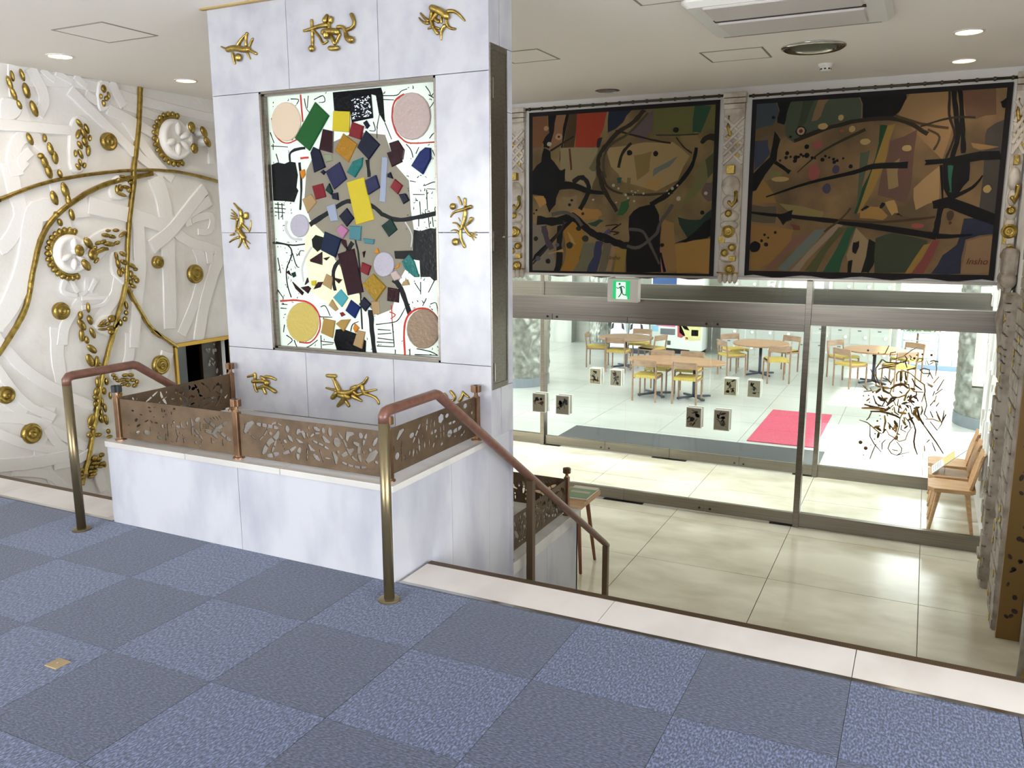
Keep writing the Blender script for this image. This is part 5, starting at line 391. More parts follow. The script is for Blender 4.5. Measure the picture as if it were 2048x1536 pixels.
D['TREE'] = [(0.0037,[(-0.285,0.158),(-0.234,0.154),(-0.197,0.141),(-0.208,0.101),(-0.185,0.07),(-0.134,0.067),(-0.079,0.095),(-0.048,0.146),(-0.059,0.193),(-0.116,0.2),(-0.171,0.183),(-0.197,0.141)]),(0.0058,[(-0.198,0.149),(-0.157,0.181),(-0.101,0.189),(-0.063,0.16)]),(0.0058,[(-0.27,0.152),(-0.26,0.12),(-0.215,0.1)]),(0.0041,[(-0.262,0.144),(-0.226,0.147)]),(0.0058,[(-0.247,0.041),(-0.216,0.0033),(-0.191,0.054),(-0.148,0.066)]),(0.0049,[(-0.222,-0.0134),(-0.195,0.0212),(-0.161,0.048)]),(0.0037,[(-0.16,0.216),(-0.164,0.28),(-0.152,0.304),(-0.11,0.315),(-0.052,0.296)]),(0.0058,[(-0.13,0.298),(-0.125,0.227)]),(0.0041,[(-0.095,0.3),(-0.083,0.238)]),(0.0033,[(-0.052,0.296),(0.0152,0.238),(0.067,0.203),(0.079,0.141),(0.058,0.044)]),(0.0025,[(0.067,0.203),(0.082,0.093),(0.102,0.0162),(0.088,-0.065),(0.118,-0.101)]),(0.0033,[(-0.083,0.325),(-0.0144,0.349)]),(0.0025,[(-0.203,0.411),(-0.12,0.448),(-0.068,0.499),(-0.0215,0.532)]),(0.0033,[(-0.106,0.449),(-0.09,0.427),(-0.102,0.395),(-0.084,0.348)]),(0.0033,[(-0.288,0.406),(-0.258,0.384),(-0.158,0.383),(-0.103,0.402)]),(0.0037,[(-0.34,0.323),(-0.295,0.405)]),(0.0029,[(-0.34,0.323),(-0.334,0.243),(-0.3,0.173)]),(0.0029,[(-0.318,0.316),(-0.254,0.337),(-0.184,0.357)]),(0.0029,[(-0.291,0.35),(-0.234,0.362),(-0.157,0.375)]),(0.0021,[(-0.072,0.459),(-0.057,0.445),(-0.062,0.421),(-0.033,0.415)]),(0.0025,[(-0.0050,0.409),(0.0067,0.437),(0.042,0.435),(0.0296,0.411),(0.0025,0.402)]),(0.0021,[(0.07,0.422),(0.087,0.384),(0.113,0.401),(0.139,0.419),(0.154,0.358),(0.15,0.287)]),(0.0033,[(0.098,0.416),(0.125,0.425),(0.16,0.416)]),(0.0029,[(0.0218,0.333),(0.055,0.35),(0.098,0.338),(0.1,0.307),(0.052,0.303),(0.0218,0.333)]),(0.0025,[(-0.277,0.454),(-0.259,0.502),(-0.247,0.535)]),(0.0021,[(-0.233,0.441),(-0.228,0.473),(-0.186,0.483)]),(0.0037,[(-0.035,0.25),(-0.0020,0.189),(0.05,0.154)]),(0.0029,[(-0.042,0.162),(-0.0117,0.133),(0.065,0.132)]),(0.0037,[(0.0092,0.135),(0.0117,0.103),(-0.035,0.068)]),(0.0029,[(0.0053,0.095),(0.0299,0.049)]),(0.0049,[(-0.072,0.096),(-0.083,0.047)]),(0.0037,[(-0.344,0.065),(-0.317,-0.0058),(-0.264,-0.0254),(-0.246,0.0167),(-0.279,0.078)]),(0.0021,[(-0.334,0.033),(-0.293,-0.0280),(-0.243,-0.0234)]),(0.0058,[(-0.431,-0.057),(-0.343,-0.049),(-0.284,-0.051),(-0.239,-0.072)]),(0.0049,[(-0.411,-0.0225),(-0.329,-0.039),(-0.241,-0.048)]),(0.0049,[(-0.355,-0.083),(-0.275,-0.075),(-0.209,-0.085),(-0.143,-0.103),(-0.106,-0.123)]),(0.0041,[(-0.236,-0.112),(-0.225,-0.168),(-0.234,-0.25)]),(0.0041,[(-0.239,-0.275),(-0.22,-0.24)]),(0.0029,[(-0.348,-0.082),(-0.366,-0.141),(-0.386,-0.167)]),(0.0029,[(-0.445,-0.173),(-0.377,-0.191),(-0.323,-0.235),(-0.268,-0.278),(-0.246,-0.284)]),(0.0016,[(-0.353,-0.213),(-0.346,-0.32),(-0.304,-0.389),(-0.241,-0.456)]),(0.0021,[(-0.29,-0.388),(-0.314,-0.465),(-0.331,-0.533)]),(0.0021,[(-0.213,-0.24),(-0.187,-0.286),(-0.135,-0.313),(-0.097,-0.341),(-0.048,-0.32),(-0.032,-0.253),(-0.0008,-0.193)]),(0.0021,[(-0.106,-0.123),(-0.107,-0.196),(-0.122,-0.295),(-0.174,-0.366),(-0.185,-0.417),(-0.153,-0.462),(-0.108,-0.473),(-0.0041,-0.428)]),(0.0016,[(-0.118,-0.344),(-0.07,-0.404),(-0.074,-0.445),(-0.108,-0.473)]),(0.0021,[(-0.148,-0.425),(-0.105,-0.428)]),(0.0049,[(-0.039,-0.069),(-0.0127,-0.13),(0.0114,-0.168)]),(0.0037,[(0.0114,-0.168),(0.0298,-0.222),(0.0237,-0.328),(0.035,-0.383),(0.061,-0.445)]),(0.0066,[(0.0202,-0.0072),(0.0111,-0.072),(0.05,-0.124)]),(0.0049,[(0.0284,-0.0224),(0.049,-0.1),(0.088,-0.16)]),(0.0033,[(0.088,-0.16),(0.143,-0.234),(0.205,-0.316),(0.269,-0.412)]),(0.0037,[(0.061,0.0045),(0.071,-0.034),(0.061,-0.075)]),(0.0016,[(-0.087,-0.186),(-0.091,-0.227),(-0.046,-0.247)]),(0.0021,[(-0.064,-0.111),(-0.0249,-0.156),(-0.0142,-0.203)]),(0.0033,[(-0.163,-0.0241),(-0.153,-0.071),(-0.122,-0.093)]),(0.0033,[(-0.121,-0.0122),(-0.124,-0.069)]),(0.0025,[(-0.102,0.0136),(-0.0294,-0.0038),(-0.0099,-0.074)]),(0.0021,[(-0.07,-0.032),(-0.094,-0.09),(-0.106,-0.123)]),(0.0016,[(0.142,-0.131),(0.203,-0.204),(0.233,-0.145)]),(0.0021,[(0.161,0.069),(0.13,0.0187)]),(0.0021,[(0.171,0.109),(0.162,0.053)]),(0.0016,[(0.197,0.048),(0.179,0.0153)]),(0.0016,[(0.22,0.262),(0.174,0.156)]),(0.0016,[(0.178,0.282),(0.141,0.224)]),(0.0012,[(0.214,0.175),(0.163,0.124)]),(0.0012,[(0.144,0.107),(0.154,0.147)]),(0.0021,[(0.105,-0.111),(0.161,-0.105),(0.217,-0.123)]),(0.0021,[(0.233,-0.145),(0.241,-0.081),(0.243,-0.0181)]),(0.0016,[(0.232,-0.13),(0.182,-0.032)]),(0.0016,[(0.217,-0.115),(0.192,-0.062)]),(0.0016,[(0.238,-0.121),(0.26,-0.056)]),(0.0016,[(0.134,-0.036),(0.159,-0.089)]),(0.0025,[(0.086,0.22),(0.137,0.193)]),(0.0025,[(0.094,0.205),(0.131,0.184)]),(0.0021,[(0.089,0.275),(0.106,0.315)]),(0.0016,[(0.131,0.262),(0.107,0.307)]),(0.0025,[(-0.438,0.154),(-0.399,0.117)]),(0.0025,[(-0.427,0.098),(-0.361,0.112)]),(0.0021,[(-0.378,0.135),(-0.354,0.104),(-0.311,0.116)]),(0.0021,[(-0.369,0.224),(-0.33,0.187)]),(0.0025,[(-0.383,0.311),(-0.349,0.242),(-0.321,0.155)]),(0.0025,[(-0.359,0.289),(-0.318,0.212)]),(0.0021,[(-0.276,0.239),(-0.216,0.212)]),(0.0021,[(-0.263,0.256),(-0.208,0.197)]),(0.0021,[(-0.19,0.238),(-0.207,0.181)]),(0.0016,[(-0.203,-0.174),(-0.14,-0.248)]),(0.0016,[(-0.213,-0.338),(-0.239,-0.374),(-0.235,-0.431)]),(0.0012,[(0.111,-0.358),(0.118,-0.406)]),(0.0012,[(0.171,-0.32),(0.205,-0.396)]),(0.0012,[(0.129,-0.324),(0.148,-0.298)]),(0.0016,[(-0.15,-0.201),(-0.123,-0.174)]),(0.0025,[(-0.0020,0.0067),(-0.032,0.036),(-0.073,0.0162)]),(0.0025,[(-0.133,0.051),(-0.136,-0.0056),(-0.098,-0.034)]),(0.0021,[(-0.175,0.039),(-0.15,-0.0069)]),(0.0021,[(-0.198,-0.035),(-0.172,-0.0088)])]
D['TREE_DOTS'] = [(-0.418,0.483,0.0097),(-0.37,0.44,0.0097),(-0.328,0.463,0.0060),(-0.284,0.458,0.0052),(-0.423,-0.386,0.0180),(-0.375,-0.437,0.0180),(-0.428,0.058,0.0067),(-0.384,0.065,0.0067),(-0.372,0.0014,0.0067),(-0.276,-0.116,0.0052),(-0.267,-0.146,0.0052),(-0.294,-0.168,0.0090),(-0.304,-0.29,0.0075),(-0.305,-0.342,0.0067),(-0.27,-0.307,0.0052),(-0.259,-0.359,0.0052),(-0.333,-0.401,0.0052),(-0.389,-0.504,0.0052),(-0.058,-0.477,0.0045),(-0.35,0.098,0.0075),(-0.031,0.434,0.0120),(0.03,0.475,0.0090),(0.104,0.472,0.0120),(-0.0128,0.465,0.0067)]
# ------------------------------------------------------------------ stairs
def stairs(x0, x1, label):
    t = thing('staircase', ((x0 + x1) / 2, 3.0, 0), label, 'staircase')
    step = .975; xs = []
    k = math.ceil((x0 - (-1.1)) / step)
    xs = [x0] + [-1.1 + step * i for i in range(k, 9) if x0 + .05 < -1.1 + step * i < x1 - .05] + [x1]
    for a, b in zip(xs, xs[1:]):
        rel(t, G().box(a + .0015, b - .0015, 3.012, 3.236, -.05, .004).build('landing_tile', M_STEP))
    rel(t, G().box(x0, x1, 2.988, 3.01, -.04, .006).build('edge_strip', M_CHROME))
    g = G()
    for q in range(5): g.box(x0, x1, 3.237 + q * .008, 3.2425 + q * .008, -.03, .0055)
    g.box(x0, x1, 3.237, 3.277, -.04, .003)
    rel(t, g.build('nosing', M_BRONZE))
    z = 0; y = 3.25
    n = 8; rise = -ZL / n; tread = .25
    for i in range(1, n):
        rel(t, G().box(x0, x1, y - .03, y + i * tread, ZL + .0, ZL + (n - i) * rise).build('step', M_STEP)) if False else None
        rel(t, G().box(x0, x1, y + (i - 1) * tread, y + i * tread, ZL, -i * rise).build('step', M_STEP))
        rel(t, G().box(x0, x1, y + i * tread - .035, y + i * tread + .003, -i * rise, -i * rise + .004).build('step_nosing', M_BRONZE))
    return t
stairs(-2.055, XR + .135, 'wide marble staircase descending on the right beside the brass handrail')
stairs(XL + .036, -3.955, 'marble staircase descending on the left along the relief wall')

# ------------------------------------------------------------------ marble pillar with ledge blocks
pl = thing('marble_pillar', (-3.0, 4.05, ZL), 'broad white marble pier clad in slabs holding the stained glass panel', 'pillar')
XA, XB, YE = -3.94, -2.057, 4.19
# the core leaves an opening for the light box behind the stained glass
rel(pl, G().box(XA + .06, XB - .06, YP + .12, YE - .02, ZL, ZC - .002).build('core', M_WALL))
FX0, FX1, FZ0, FZ1 = -3.577, -2.376, .865, 2.382
def slab(x0, x1, z0, z1, y0=YP, y1=YP + .115):
    g = .0015
    rel(pl, G().box(x0 + g, x1 - g, y0, y1, z0 + g, z1 - g).build('marble_slab', M_MARBLE, bevel=.0015))
j1, j2 = D.get('slabj', (-3.345, -2.725))
for a, b in ((XA, j1), (j1, j2), (j2, XB)):
    slab(a, b, FZ1, ZC); 
jb1, jb2 = -3.325, -2.69
for a, b in ((XA, jb1), (jb1, jb2), (jb2, XB)): slab(a, b, .462, FZ0)
for a, b in ((XA, FX0), (FX1, XB)):
    slab(a, b, FZ0, 1.575); slab(a, b, 1.575, FZ1)
# right flank with its steel service door (the front slabs return 3 cm, then the door leaf)
SY0, SY1, SZ0, SZ1 = 3.935, 4.12, .735, 2.515
for a, b, c, d in ((YP + .116, YE, SZ1, ZC), (SY1, YE, SZ0, 1.55), (SY1, YE, 1.55, 2.2), (SY1, YE, 2.2, SZ1), (YP + .116, YE, .462, SZ0)):
    rel(pl, G().box(XB - .04, XB, a + .001, b - .001, c + .0015, d - .0015).build('marble_slab', M_MARBLE))
g = G(); e = .006
g.box(XB - .01, XB + e, YP + .004, YP + .018, SZ0, SZ1); g.box(XB - .01, XB + e, SY1 - .014, SY1, SZ0, SZ1)
g.box(XB - .01, XB + e, YP + .018, SY1 - .014, SZ1 - .03, SZ1); g.box(XB - .01, XB + e, YP + .018, SY1 - .014, SZ0, SZ0 + .03)
rel(pl, g.build('door_frame', M_STEEL))
dl = rel(pl, G().box(XB - .012, XB + .003, YP + .02, SY1 - .016, SZ0 + .03, SZ1 - .03).build('service_door', M_STEEL, label='narrow brushed steel service door'))
for z in (.83, 1.53, 2.3):
    G().box(XB, XB + .009, YP + .021, YP + .031, z - .05, z + .05).build('hinge', M_CHROME, dl)
G().lathe([(.006, 0), (.006, .006), (.003, .008)], (XB + .003, SY1 - .04, 1.55), (1, 0, 0), 12).build('lock', M_CHROME, dl)
rel(pl, G().box(XA - .03, XB + .02, YP - .03, YP - .001, 2.868, 2.884).build('gold_trim', mat('gold_trim', '#b79c62', .4, .6)))
# marble ledge block in front of the pier, and its twin on the lower floor behind
def block(name, x0, x1, y0, y1, zb, zt, label):
    t = thing(name, ((x0 + x1) / 2, (y0 + y1) / 2, zb), label, 'ledge')
    rel(t, G().box(x0 + .03, x1 - .03, y0 + .03, y1 - .001, zb, zt - .03).build('core', M_WALL))
    return t
b1 = block('marble_ledge', XA - .012, XB - .012, YB, YP - .002, ZL, .462, 'low veined marble ledge block standing on the carpet before the pier')
g_ = .0015
for a, b in ((XA - .005, -3.0), (-3.0, XB - .02)):
    rel(b1, G().box(a + g_, b - g_, YB + .008, YB + .03, -.25, .43).build('front_slab', M_MARBLE2))
rel(b1, G().box(XA - .005, XA + .02, YB + .03, YP, ZL, .43).build('side_slab', M_MARBLE2))
for a, b in ((YB + .008, 3.52), (3.52, YP)):
    rel(b1, G().box(XB - .045, XB - .02, a + g_, b - g_, ZL, .43).build('side_slab', M_MARBLE2))
for a, b in ((XA - .014, -3.35), (-3.35, -2.72), (-2.72, XB - .008)):
    rel(b1, G().box(a + g_, b - g_, YB, YP - .001, .431, .462).build('top_slab', M_LEDGE, bevel=.002))
rel(pl, G().box(XB - .05, XB - .02, YP, YE, ZL, .461).build('base_slab', M_MARBLE2))
rel(pl, G().box(XB - .035, XB + .0, YE - .012, YE, ZL, .461).build('corner_strip', M_MARBLE))
b2 = block('marble_ledge', XA - .012, XB - .012, YE + .001, 5.3, ZL, -.372, 'lower marble ledge block behind the pier on the stone floor')
rel(b2, G().box(XA, XB - .03, 5.27, 5.292, ZL, -.45).build('front_slab', M_MARBLE2))
for a, b in ((YE + .002, 4.75), (4.75, 5.292)):
    rel(b2, G().box(XB - .05, XB - .03, a + g_, b - g_, ZL, -.45).build('side_slab', M_MARBLE2))
for a, b in ((XA - .014, -3.0), (-3.0, XB - .015)):
    rel(b2, G().box(a + g_, b - g_, YE + .001, 5.305, -.45, -.372).build('top_slab', M_LEDGE, bevel=.002))
# ------------------------------------------------------------------ stained glass panel in its steel frame
sg = thing('stained_glass_panel', ((FX0 + FX1) / 2, YP + .05, FZ0), 'backlit abstract glass mosaic in a steel frame set into the marble pier', 'artwork')
g = G()
for k, (d0, d1) in enumerate(((-.02, -.002), (-.045, -.02))):
    a = .0 + k * .011; b = a + .013
    x0, x1, z0, z1 = FX0 + a, FX1 - a, FZ0 + a, FZ1 - a
    for q in ((x0, x0 + .012, z0, z1), (x1 - .012, x1, z0, z1), (x0, x1, z0, z0 + .012), (x0, x1, z1 - .012, z1)):
        g.box(q[0], q[1], YP - d1, YP - d0, q[2], q[3])
rel(sg, g.build('steel_frame', M_STEEL))
M_GROUND = mat('milk_glass', '#b4beb4', .25, emit='#e6f2e2', estr=.16)
gp = rel(sg, G().box(FX0 + .012, FX1 - .012, YP + .048, YP + .06, FZ0 + .012, FZ1 - .012).build('milk_glass_ground', M_GROUND))
rel(sg, G().box(FX0, FX1, YP + .062, YP + .115, FZ0, FZ1).build('light_box', M_WHITEP))
SGF = Frame((0, YP + .048, 0), (1, 0, 0), (0, 0, 1), (0, -1, 0))
GC = dict(black='#0b0c10', fleck='#10131f', peach='#d9c4ac', rose='#bda9a4', green='#1f5a2a', yellow='#c3b02c', red='#7a2028', maroon='#2c0d16', amber='#a3741f',
          navy='#15192e', blue='#26294c', teal='#1c6b68', silver='#9aa3b8', cobalt='#10235e', tan='#a98c62', deepgreen='#0f2f28', orange='#d08328', sage='#8b9078',
          lilac='#b9b3c0', navyb='#12213f', pink='#b0749a', slate='#4b7f88', amber2='#9c7a1e', cyan='#4a9aa6', golden='#b8a55c', taupe='#97806c', ochre='#a8884a',
          haze='#8d8676', haze2='#dcdcb8', redline='#a02822', grey='#a9a9a8')
def gmat(c):
    em = dict(haze2=.35, peach=.1, golden=.25, yellow=.12, cyan=.1, haze=.05)
    return mat('glass_' + c, tuple(v * .62 for v in lin(GC[c])[:3]), .12 if c not in ('haze', 'haze2') else .4, 0, bump=.5 if c in ('rose', 'lilac', 'taupe', 'amber', 'amber2', 'golden', 'teal') else .12,
               spec=.12, bscale=45 if c not in ('lilac',) else 120, emit=GC[c], estr=em.get(c, .03))
lay = 0
for k, (c, w, pts) in enumerate(D['MOSAIC_LINES']):
    rel(sg, G().prism(stroke(pts, w, w * .75, w * .08), SGF, 0, .0014 + .00001 * k).build('painted_line', mat('paint_' + c, GC[c], .5, spec=.15)))
dots = G(); rr = random.Random(3)
for k in range(330):
    if k % 2: x = rr.choice((rr.uniform(FX0 + .03, FX0 + .2), rr.uniform(FX1 - .22, FX1 - .03)))
    else: x = rr.uniform(FX0 + .03, FX1 - .03)
    z = rr.uniform(FZ0 + .03, FZ1 - .03)
    if k % 2 == 0 and abs(z - 1.62) < .52 and abs(x + 3.0) < .36: continue
    a = rr.uniform(0, 3.14); l = rr.uniform(.004, .018)
    dots.prism(stroke([(x, z), (x + math.cos(a) * l * .6, z + math.sin(a) * l * .6), (x + math.cos(a + .4) * l, z + math.sin(a + .4) * l)], rr.uniform(.003, .007), .002), SGF, 0, .0012)
rel(sg, dots.build('painted_dash', mat('paint_black', GC['black'], .5, spec=.15), kind='stuff'))
for k, (c, poly) in enumerate(D['MOSAIC']):
    if c in ('haze', 'haze2'): d0, d1 = 0, .001
    elif c == 'black': d0, d1 = 0, .003
    else: d0, d1 = .0005, .008 + .0012 * (k % 7)
    gg = G()
    if d1 < .004: gg.prism(poly, SGF, d0, d1)
    else: gg.pad(poly, SGF, d0, d1, .004)
    o = rel(sg, gg.build('glass_piece', gmat(c)))
    if c == 'fleck':
        fk = G(); q = [V(p) for p in poly]
        for n in range(90):
            u, v = rr.uniform(.05, .95), rr.uniform(.08, .92)
            p = (q[0] * (1 - u) + q[1] * u) * (1 - v) + (q[3] * (1 - u) + q[2] * u) * v
            fk.prism(oval(p.x, p.y, rr.uniform(.003, .007), rr.uniform(.0015, .003), rr.uniform(-.3, .3), 8), SGF, d1, d1 + .001)
        fk.build('white_fleck', mat('white_fleck', '#dfe3e6', .2), o, kind='stuff')

# ------------------------------------------------------------------ gilded figures on the pier
FL = dict(bird_a='small gilded bird-like figure at the top left of the pier', dancer='gilded tangled figure above the middle of the glass panel',
          beast='gilded long-limbed creature at the top right of the pier', runner='gilded running figure left of the glass panel',
          tree='gilded branching figure right of the glass panel', figure_small='small gilded figure below the glass panel on the left',
          rider='gilded spread figure below the middle of the glass panel', serpent='gilded curling figure half hidden behind the openwork rail')
for k, tubes in D['FIGURES'].items():
    g = G()
    for pts, r0, r1 in tubes:
        m = len(pts)
        rs = [r0 + (r1 - r0) * i / max(1, m - 1) for i in range(m)]
        P3 = [FRONT.p(x, z, r * .75) for (x, z), r in zip(pts, rs)]
        if m == 2 and (V(pts[0]) - V(pts[1])).length < r0 * .4:
            c = (P3[0] + P3[1]) / 2; g.ell(c, ((r0, 0, 0), (0, 0, r0), (0, -r0 * .8, 0)), 12, 8)
        else: g.tube(P3, rs, 8, fn=(0, 1, 0))
    o = g.build('gilded_figure', M_GOLD, smooth=True, label=FL[k], category='figure', group='gilded figures on the marble pier')
    sb = o.modifiers.new('sub', 'SUBSURF'); sb.levels = 1; sb.render_levels = 1

# ------------------------------------------------------------------ openwork bronze railings
def seg_holes(items):
    """turn measured strokes into short separated openings"""
    out = []
    for it in items:
        if it[0] == 'e': out.append(oval(it[1][0], it[1][1], it[2], it[3], 0, 10))
        else:
            pts, w = [V(p) for p in it[1]], it[2]
            ln = [(pts[i + 1] - pts[i]).length for i in range(len(pts) - 1)]; tot = sum(ln)
            w *= 1.15; n = max(1, round(tot / max(.042, w * 2.1))); gap = min(.005, tot / n * .2)
            def at(s):
                for i, l in enumerate(ln):
                    if s <= l or i == len(ln) - 1: return pts[i] + (pts[i + 1] - pts[i]) * (s / max(l, 1e-6))
                    s -= l
            for k in range(n):
                s0, s1 = tot * k / n + gap / 2, tot * (k + 1) / n - gap / 2
                a, b = at(s0), at(s1); mth = at((s0 + s1) / 2); t = (b - a).normalized(); q = V((-t.y, t.x)) * w * .5
                e0 = .55 if k == 0 else 1; e1 = .45 if k == n - 1 else 1
                out.append([tuple(a + q * e0), tuple(mth + q * 1.05), tuple(b + q * e1), tuple(b - q * e1), tuple(mth - q * 1.05), tuple(a - q * e0)])
    return out

from mathutils.geometry import delaunay_2d_cdt
def inside(q, poly):
    c = False; n = len(poly)
    for i in range(n):
        (x0, y0), (x1, y1) = poly[i], poly[(i + 1) % n]
        if (y0 > q[1]) != (y1 > q[1]) and q[0] < (x1 - x0) * (q[1] - y0) / (y1 - y0) + x0: c = not c
    return c
def sheet(name, rect, holes, fr, thick, m, parent):
    """thin metal sheet with cut openings"""
    keep = []
    for h in holes:
        xs = [p[0] for p in h]; zs = [p[1] for p in h]
        if min(xs) < rect[0] + .008 or max(xs) > rect[1] - .008 or min(zs) < rect[2] + .008 or max(zs) > rect[3] - .008: continue
        keep.append(h)
    vs, es = [], []
    for lp in [[(rect[0], rect[2]), (rect[1], rect[2]), (rect[1], rect[3]), (rect[0], rect[3])]] + keep:
        k = len(vs); vs += [V(p) for p in lp]; es += [(k + i, k + (i + 1) % len(lp)) for i in range(len(lp))]
    ov, oe, of = delaunay_2d_cdt(vs, es, [], 0, 1e-5)[:3]
    bb = [(min(p[0] for p in h), max(p[0] for p in h), min(p[1] for p in h), max(p[1] for p in h), h) for h in keep]
    tri = []
    for f in of:
        c = (ov[f[0]] + ov[f[1]] + ov[f[2]]) / 3
        if not any(x0 <= c.x <= x1 and z0 <= c.y <= z1 and inside(c, h) for x0, x1, z0, z1, h in bb): tri.append(f)
    cnt = {}
    for f in tri:
        for i in range(3):
            e = (f[i], f[(i + 1) % 3]); cnt[e] = cnt.get(e, 0) + 1
    n = len(ov); g = G()
    fs = [tuple(f) for f in tri] + [tuple(i + n for i in reversed(f)) for f in tri]
    fs += [(e[1], e[0], e[0] + n, e[1] + n) for e in cnt if (e[1], e[0]) not in cnt]
    g.add([fr.p(q.x, q.y, thick / 2) for q in ov] + [fr.p(q.x, q.y, -thick / 2) for q in ov], fs)
    return rel(parent, g.build(name, m))

def post(t, x, y, zb, zt, cap=True):
    p = rel(t, G().box(x - .017, x + .017, y - .017, y + .017, zb, zt - .062).build('post', M_COPPER, bevel=.003))
    rel(t, G().lathe([(.03, 0), (.03, .006), (.022, .01), (.02, .014)], (x, y, zb), (0, 0, 1), 16).build('foot_ring', M_COPPER))
    rel(t, G().lathe([(.017, 0), (.011, .012), (.011, .03)], (x, y, zt - .064), (0, 0, 1), 12).build('neck', M_COPPER))
    if cap:
        g = G(); a = .026
        g.box(x - a, x + a, y - .013, y + .013, zt - .036, zt); g.box(x - .013, x + .013, y - a, y + a, zt - .036, zt)
        rel(t, g.build('cross_cap', M_COPPER if cap is True else cap, bevel=.002))
rt = thing('openwork_railing', (-3.0, 3.05, .462), 'bronze openwork railing with copper posts along the upper marble ledge', 'railing')
BF = Frame((0, 3.05, 0), (1, 0, 0), (0, 0, 1), (0, -1, 0)); RF = Frame((-2.13, 0, 0), (0, 1, 0), (0, 0, 1), (1, 0, 0)); LF_ = Frame((-3.9, 0, 0), (0, 1, 0), (0, 0, 1), (1, 0, 0))
for x, y, c in ((-3.9, 3.05, mat('black_cap', '#23262a', .5)), (-3.04, 3.05, True), (-2.13, 3.05, True), (-2.13, 3.885, True), (-3.9, 3.885, True)): post(rt, x, y, .462, .764, c)
HB, HA, HR, HL = (seg_holes(D['PANELS'][k]) for k in 'barl')
sheet('openwork_panel', (-3.88, -3.06, .475, .692), HA, BF, .005, M_PANEL, rt)
sheet('openwork_panel', (-3.02, -2.15, .475, .692), HB, BF, .005, M_PANEL, rt)
sheet('openwork_panel', (3.07, 3.865, .487, .703), HR, RF, .005, M_PANEL, rt)
sheet('openwork_panel', (3.07, 3.865, .487, .698), HL, LF_, .005, M_PANEL, rt)
r2 = thing('openwork_railing', (-3.0, 4.75, -.372), 'bronze openwork railing on the lower ledge behind the pier', 'railing')
for x, y in ((-2.12, 5.16), (-3.0, 5.16), (-2.12, 4.26)): post(r2, x, y, -.372, -.035)
R2F = Frame((-2.12, 0, 0), (0, 1, 0), (0, 0, 1), (1, 0, 0)); B2F = Frame((0, 5.16, 0), (1, 0, 0), (0, 0, 1), (0, -1, 0))
sheet('openwork_panel', (4.28, 5.14, -.335, -.115), [[(5.14 - (p[0] + 3.02) * .98, p[1] - .81) for p in h] for h in HB], R2F, .005, M_PANEL, r2)
sheet('openwork_panel', (-2.98, -2.14, -.335, -.115), [[(p[0] + .9 if True else 0, p[1] - .81) for p in h] for h in HA], B2F, .005, M_PANEL, r2)

# ------------------------------------------------------------------ handrails
def handrail(x, label, dx=0.):
    t = thing('handrail', (x, 2.83, 0), label, 'handrail', 'handrails at the stair heads')
    r = .0235
    rel(t, G().lathe([(.05, 0), (.05, .005), (.044, .01), (.03, .012)], (x, 2.83, 0), (0, 0, 1), 24).build('floor_flange', M_BRASSRAIL, smooth=False))
    g = G(); g.pipe([(x, 2.83, .004), (x, 2.83, .80)], r, 16); rel(t, g.build('post', M_BRASSRAIL, smooth=True))
    g = G(); g.pipe([(x, 2.83, .795), (x, 2.83, .822), (x, 2.845, .838), (x, 2.87, .842), (x, 3.245, .842), (x, 3.275, .832), (x, 5.60, -.712), (x, 5.66, -.757)], r, 16)
    rel(t, g.build('grip_rail', M_WRAP, smooth=True))
    for y, zt in ((4.30, .135), (5.64, -.75)):
        k = min(8, max(1, math.ceil((y - 3.25) / .25))); zb = max(ZL, -k * (-ZL / 8))
        g = G(); g.box(x - .02, x + .02, y - .02, y + .02, zb, zt); rel(t, g.build('stair_post', M_BRONZE))
    return t
handrail(-1.996, 'brass and brown gripped handrail beside the right staircase')
handrail(-3.996, 'brass and brown gripped handrail beside the left staircase')
# ------------------------------------------------------------------ relief wall on the left
WL = bpy.data.objects['wall_left']
M_REL = mat('relief_plaster', '#ebe8e7', .6, bump=.2, bscale=30)
for k, (w, pts) in enumerate(D['RELIEF']):
    G().pad(stroke(pts, w * 1.55, w * 1.3, w * .05), LEFTW, -.002, .008 + .00032 * ((k * 17) % 57), .004).build('relief_band', M_REL, WL)
for k, p in enumerate(D['PADS']):
    q = []
    for i in range(len(p)):
        p0, p1, p2, p3 = (V(p[(i + d) % len(p)]) for d in (-1, 0, 1, 2))
        for t in (0, .33, .66): q.append(tuple(.5 * ((2 * p1) + (p2 - p0) * t + (2 * p0 - 5 * p1 + 4 * p2 - p3) * t * t + (3 * p1 - p0 - 3 * p2 + p3) * t ** 3)))
    G().pad(q, LEFTW, -.002, .022 + .0005 * k, .012).build('relief_pad', M_REL, WL)
gbr = thing('gilded_branch_relief', (XL + .02, 5.0, -1.2), 'gilded branches with leaf clusters sweeping over the white relief wall', 'wall ornament')
# the relief goes on towards the viewer's end of the wall
rr = random.Random(31)
for k in range(30):
    y, z = rr.uniform(-3.0, 4.2), rr.uniform(.15, 2.5); a = rr.uniform(0, 3.14); l = rr.uniform(.3, .8)
    P = [(y, z), (y + math.cos(a) * l * .5 + rr.uniform(-.1, .1), z + math.sin(a) * l * .5), (y + math.cos(a) * l, z + math.sin(a) * l + rr.uniform(-.1, .1))]
    P = [(min(q[0], 4.35), min(max(q[1], .08), 2.8)) for q in P]
    G().pad(stroke(P, rr.uniform(.1, .2), rr.uniform(.08, .16)), LEFTW, -.002, .007 + .0005 * k, .004).build('relief_band', M_REL, WL)
y1, z1 = D['BRANCHES'][0][1][0]; D['BRANCHES'][0][1][:0] = [(y1 - 2.6, z1 - 1.25), (y1 - 2.0, z1 - .85), (y1 - 1.3, z1 - .5), (y1 - .6, z1 - .21)]
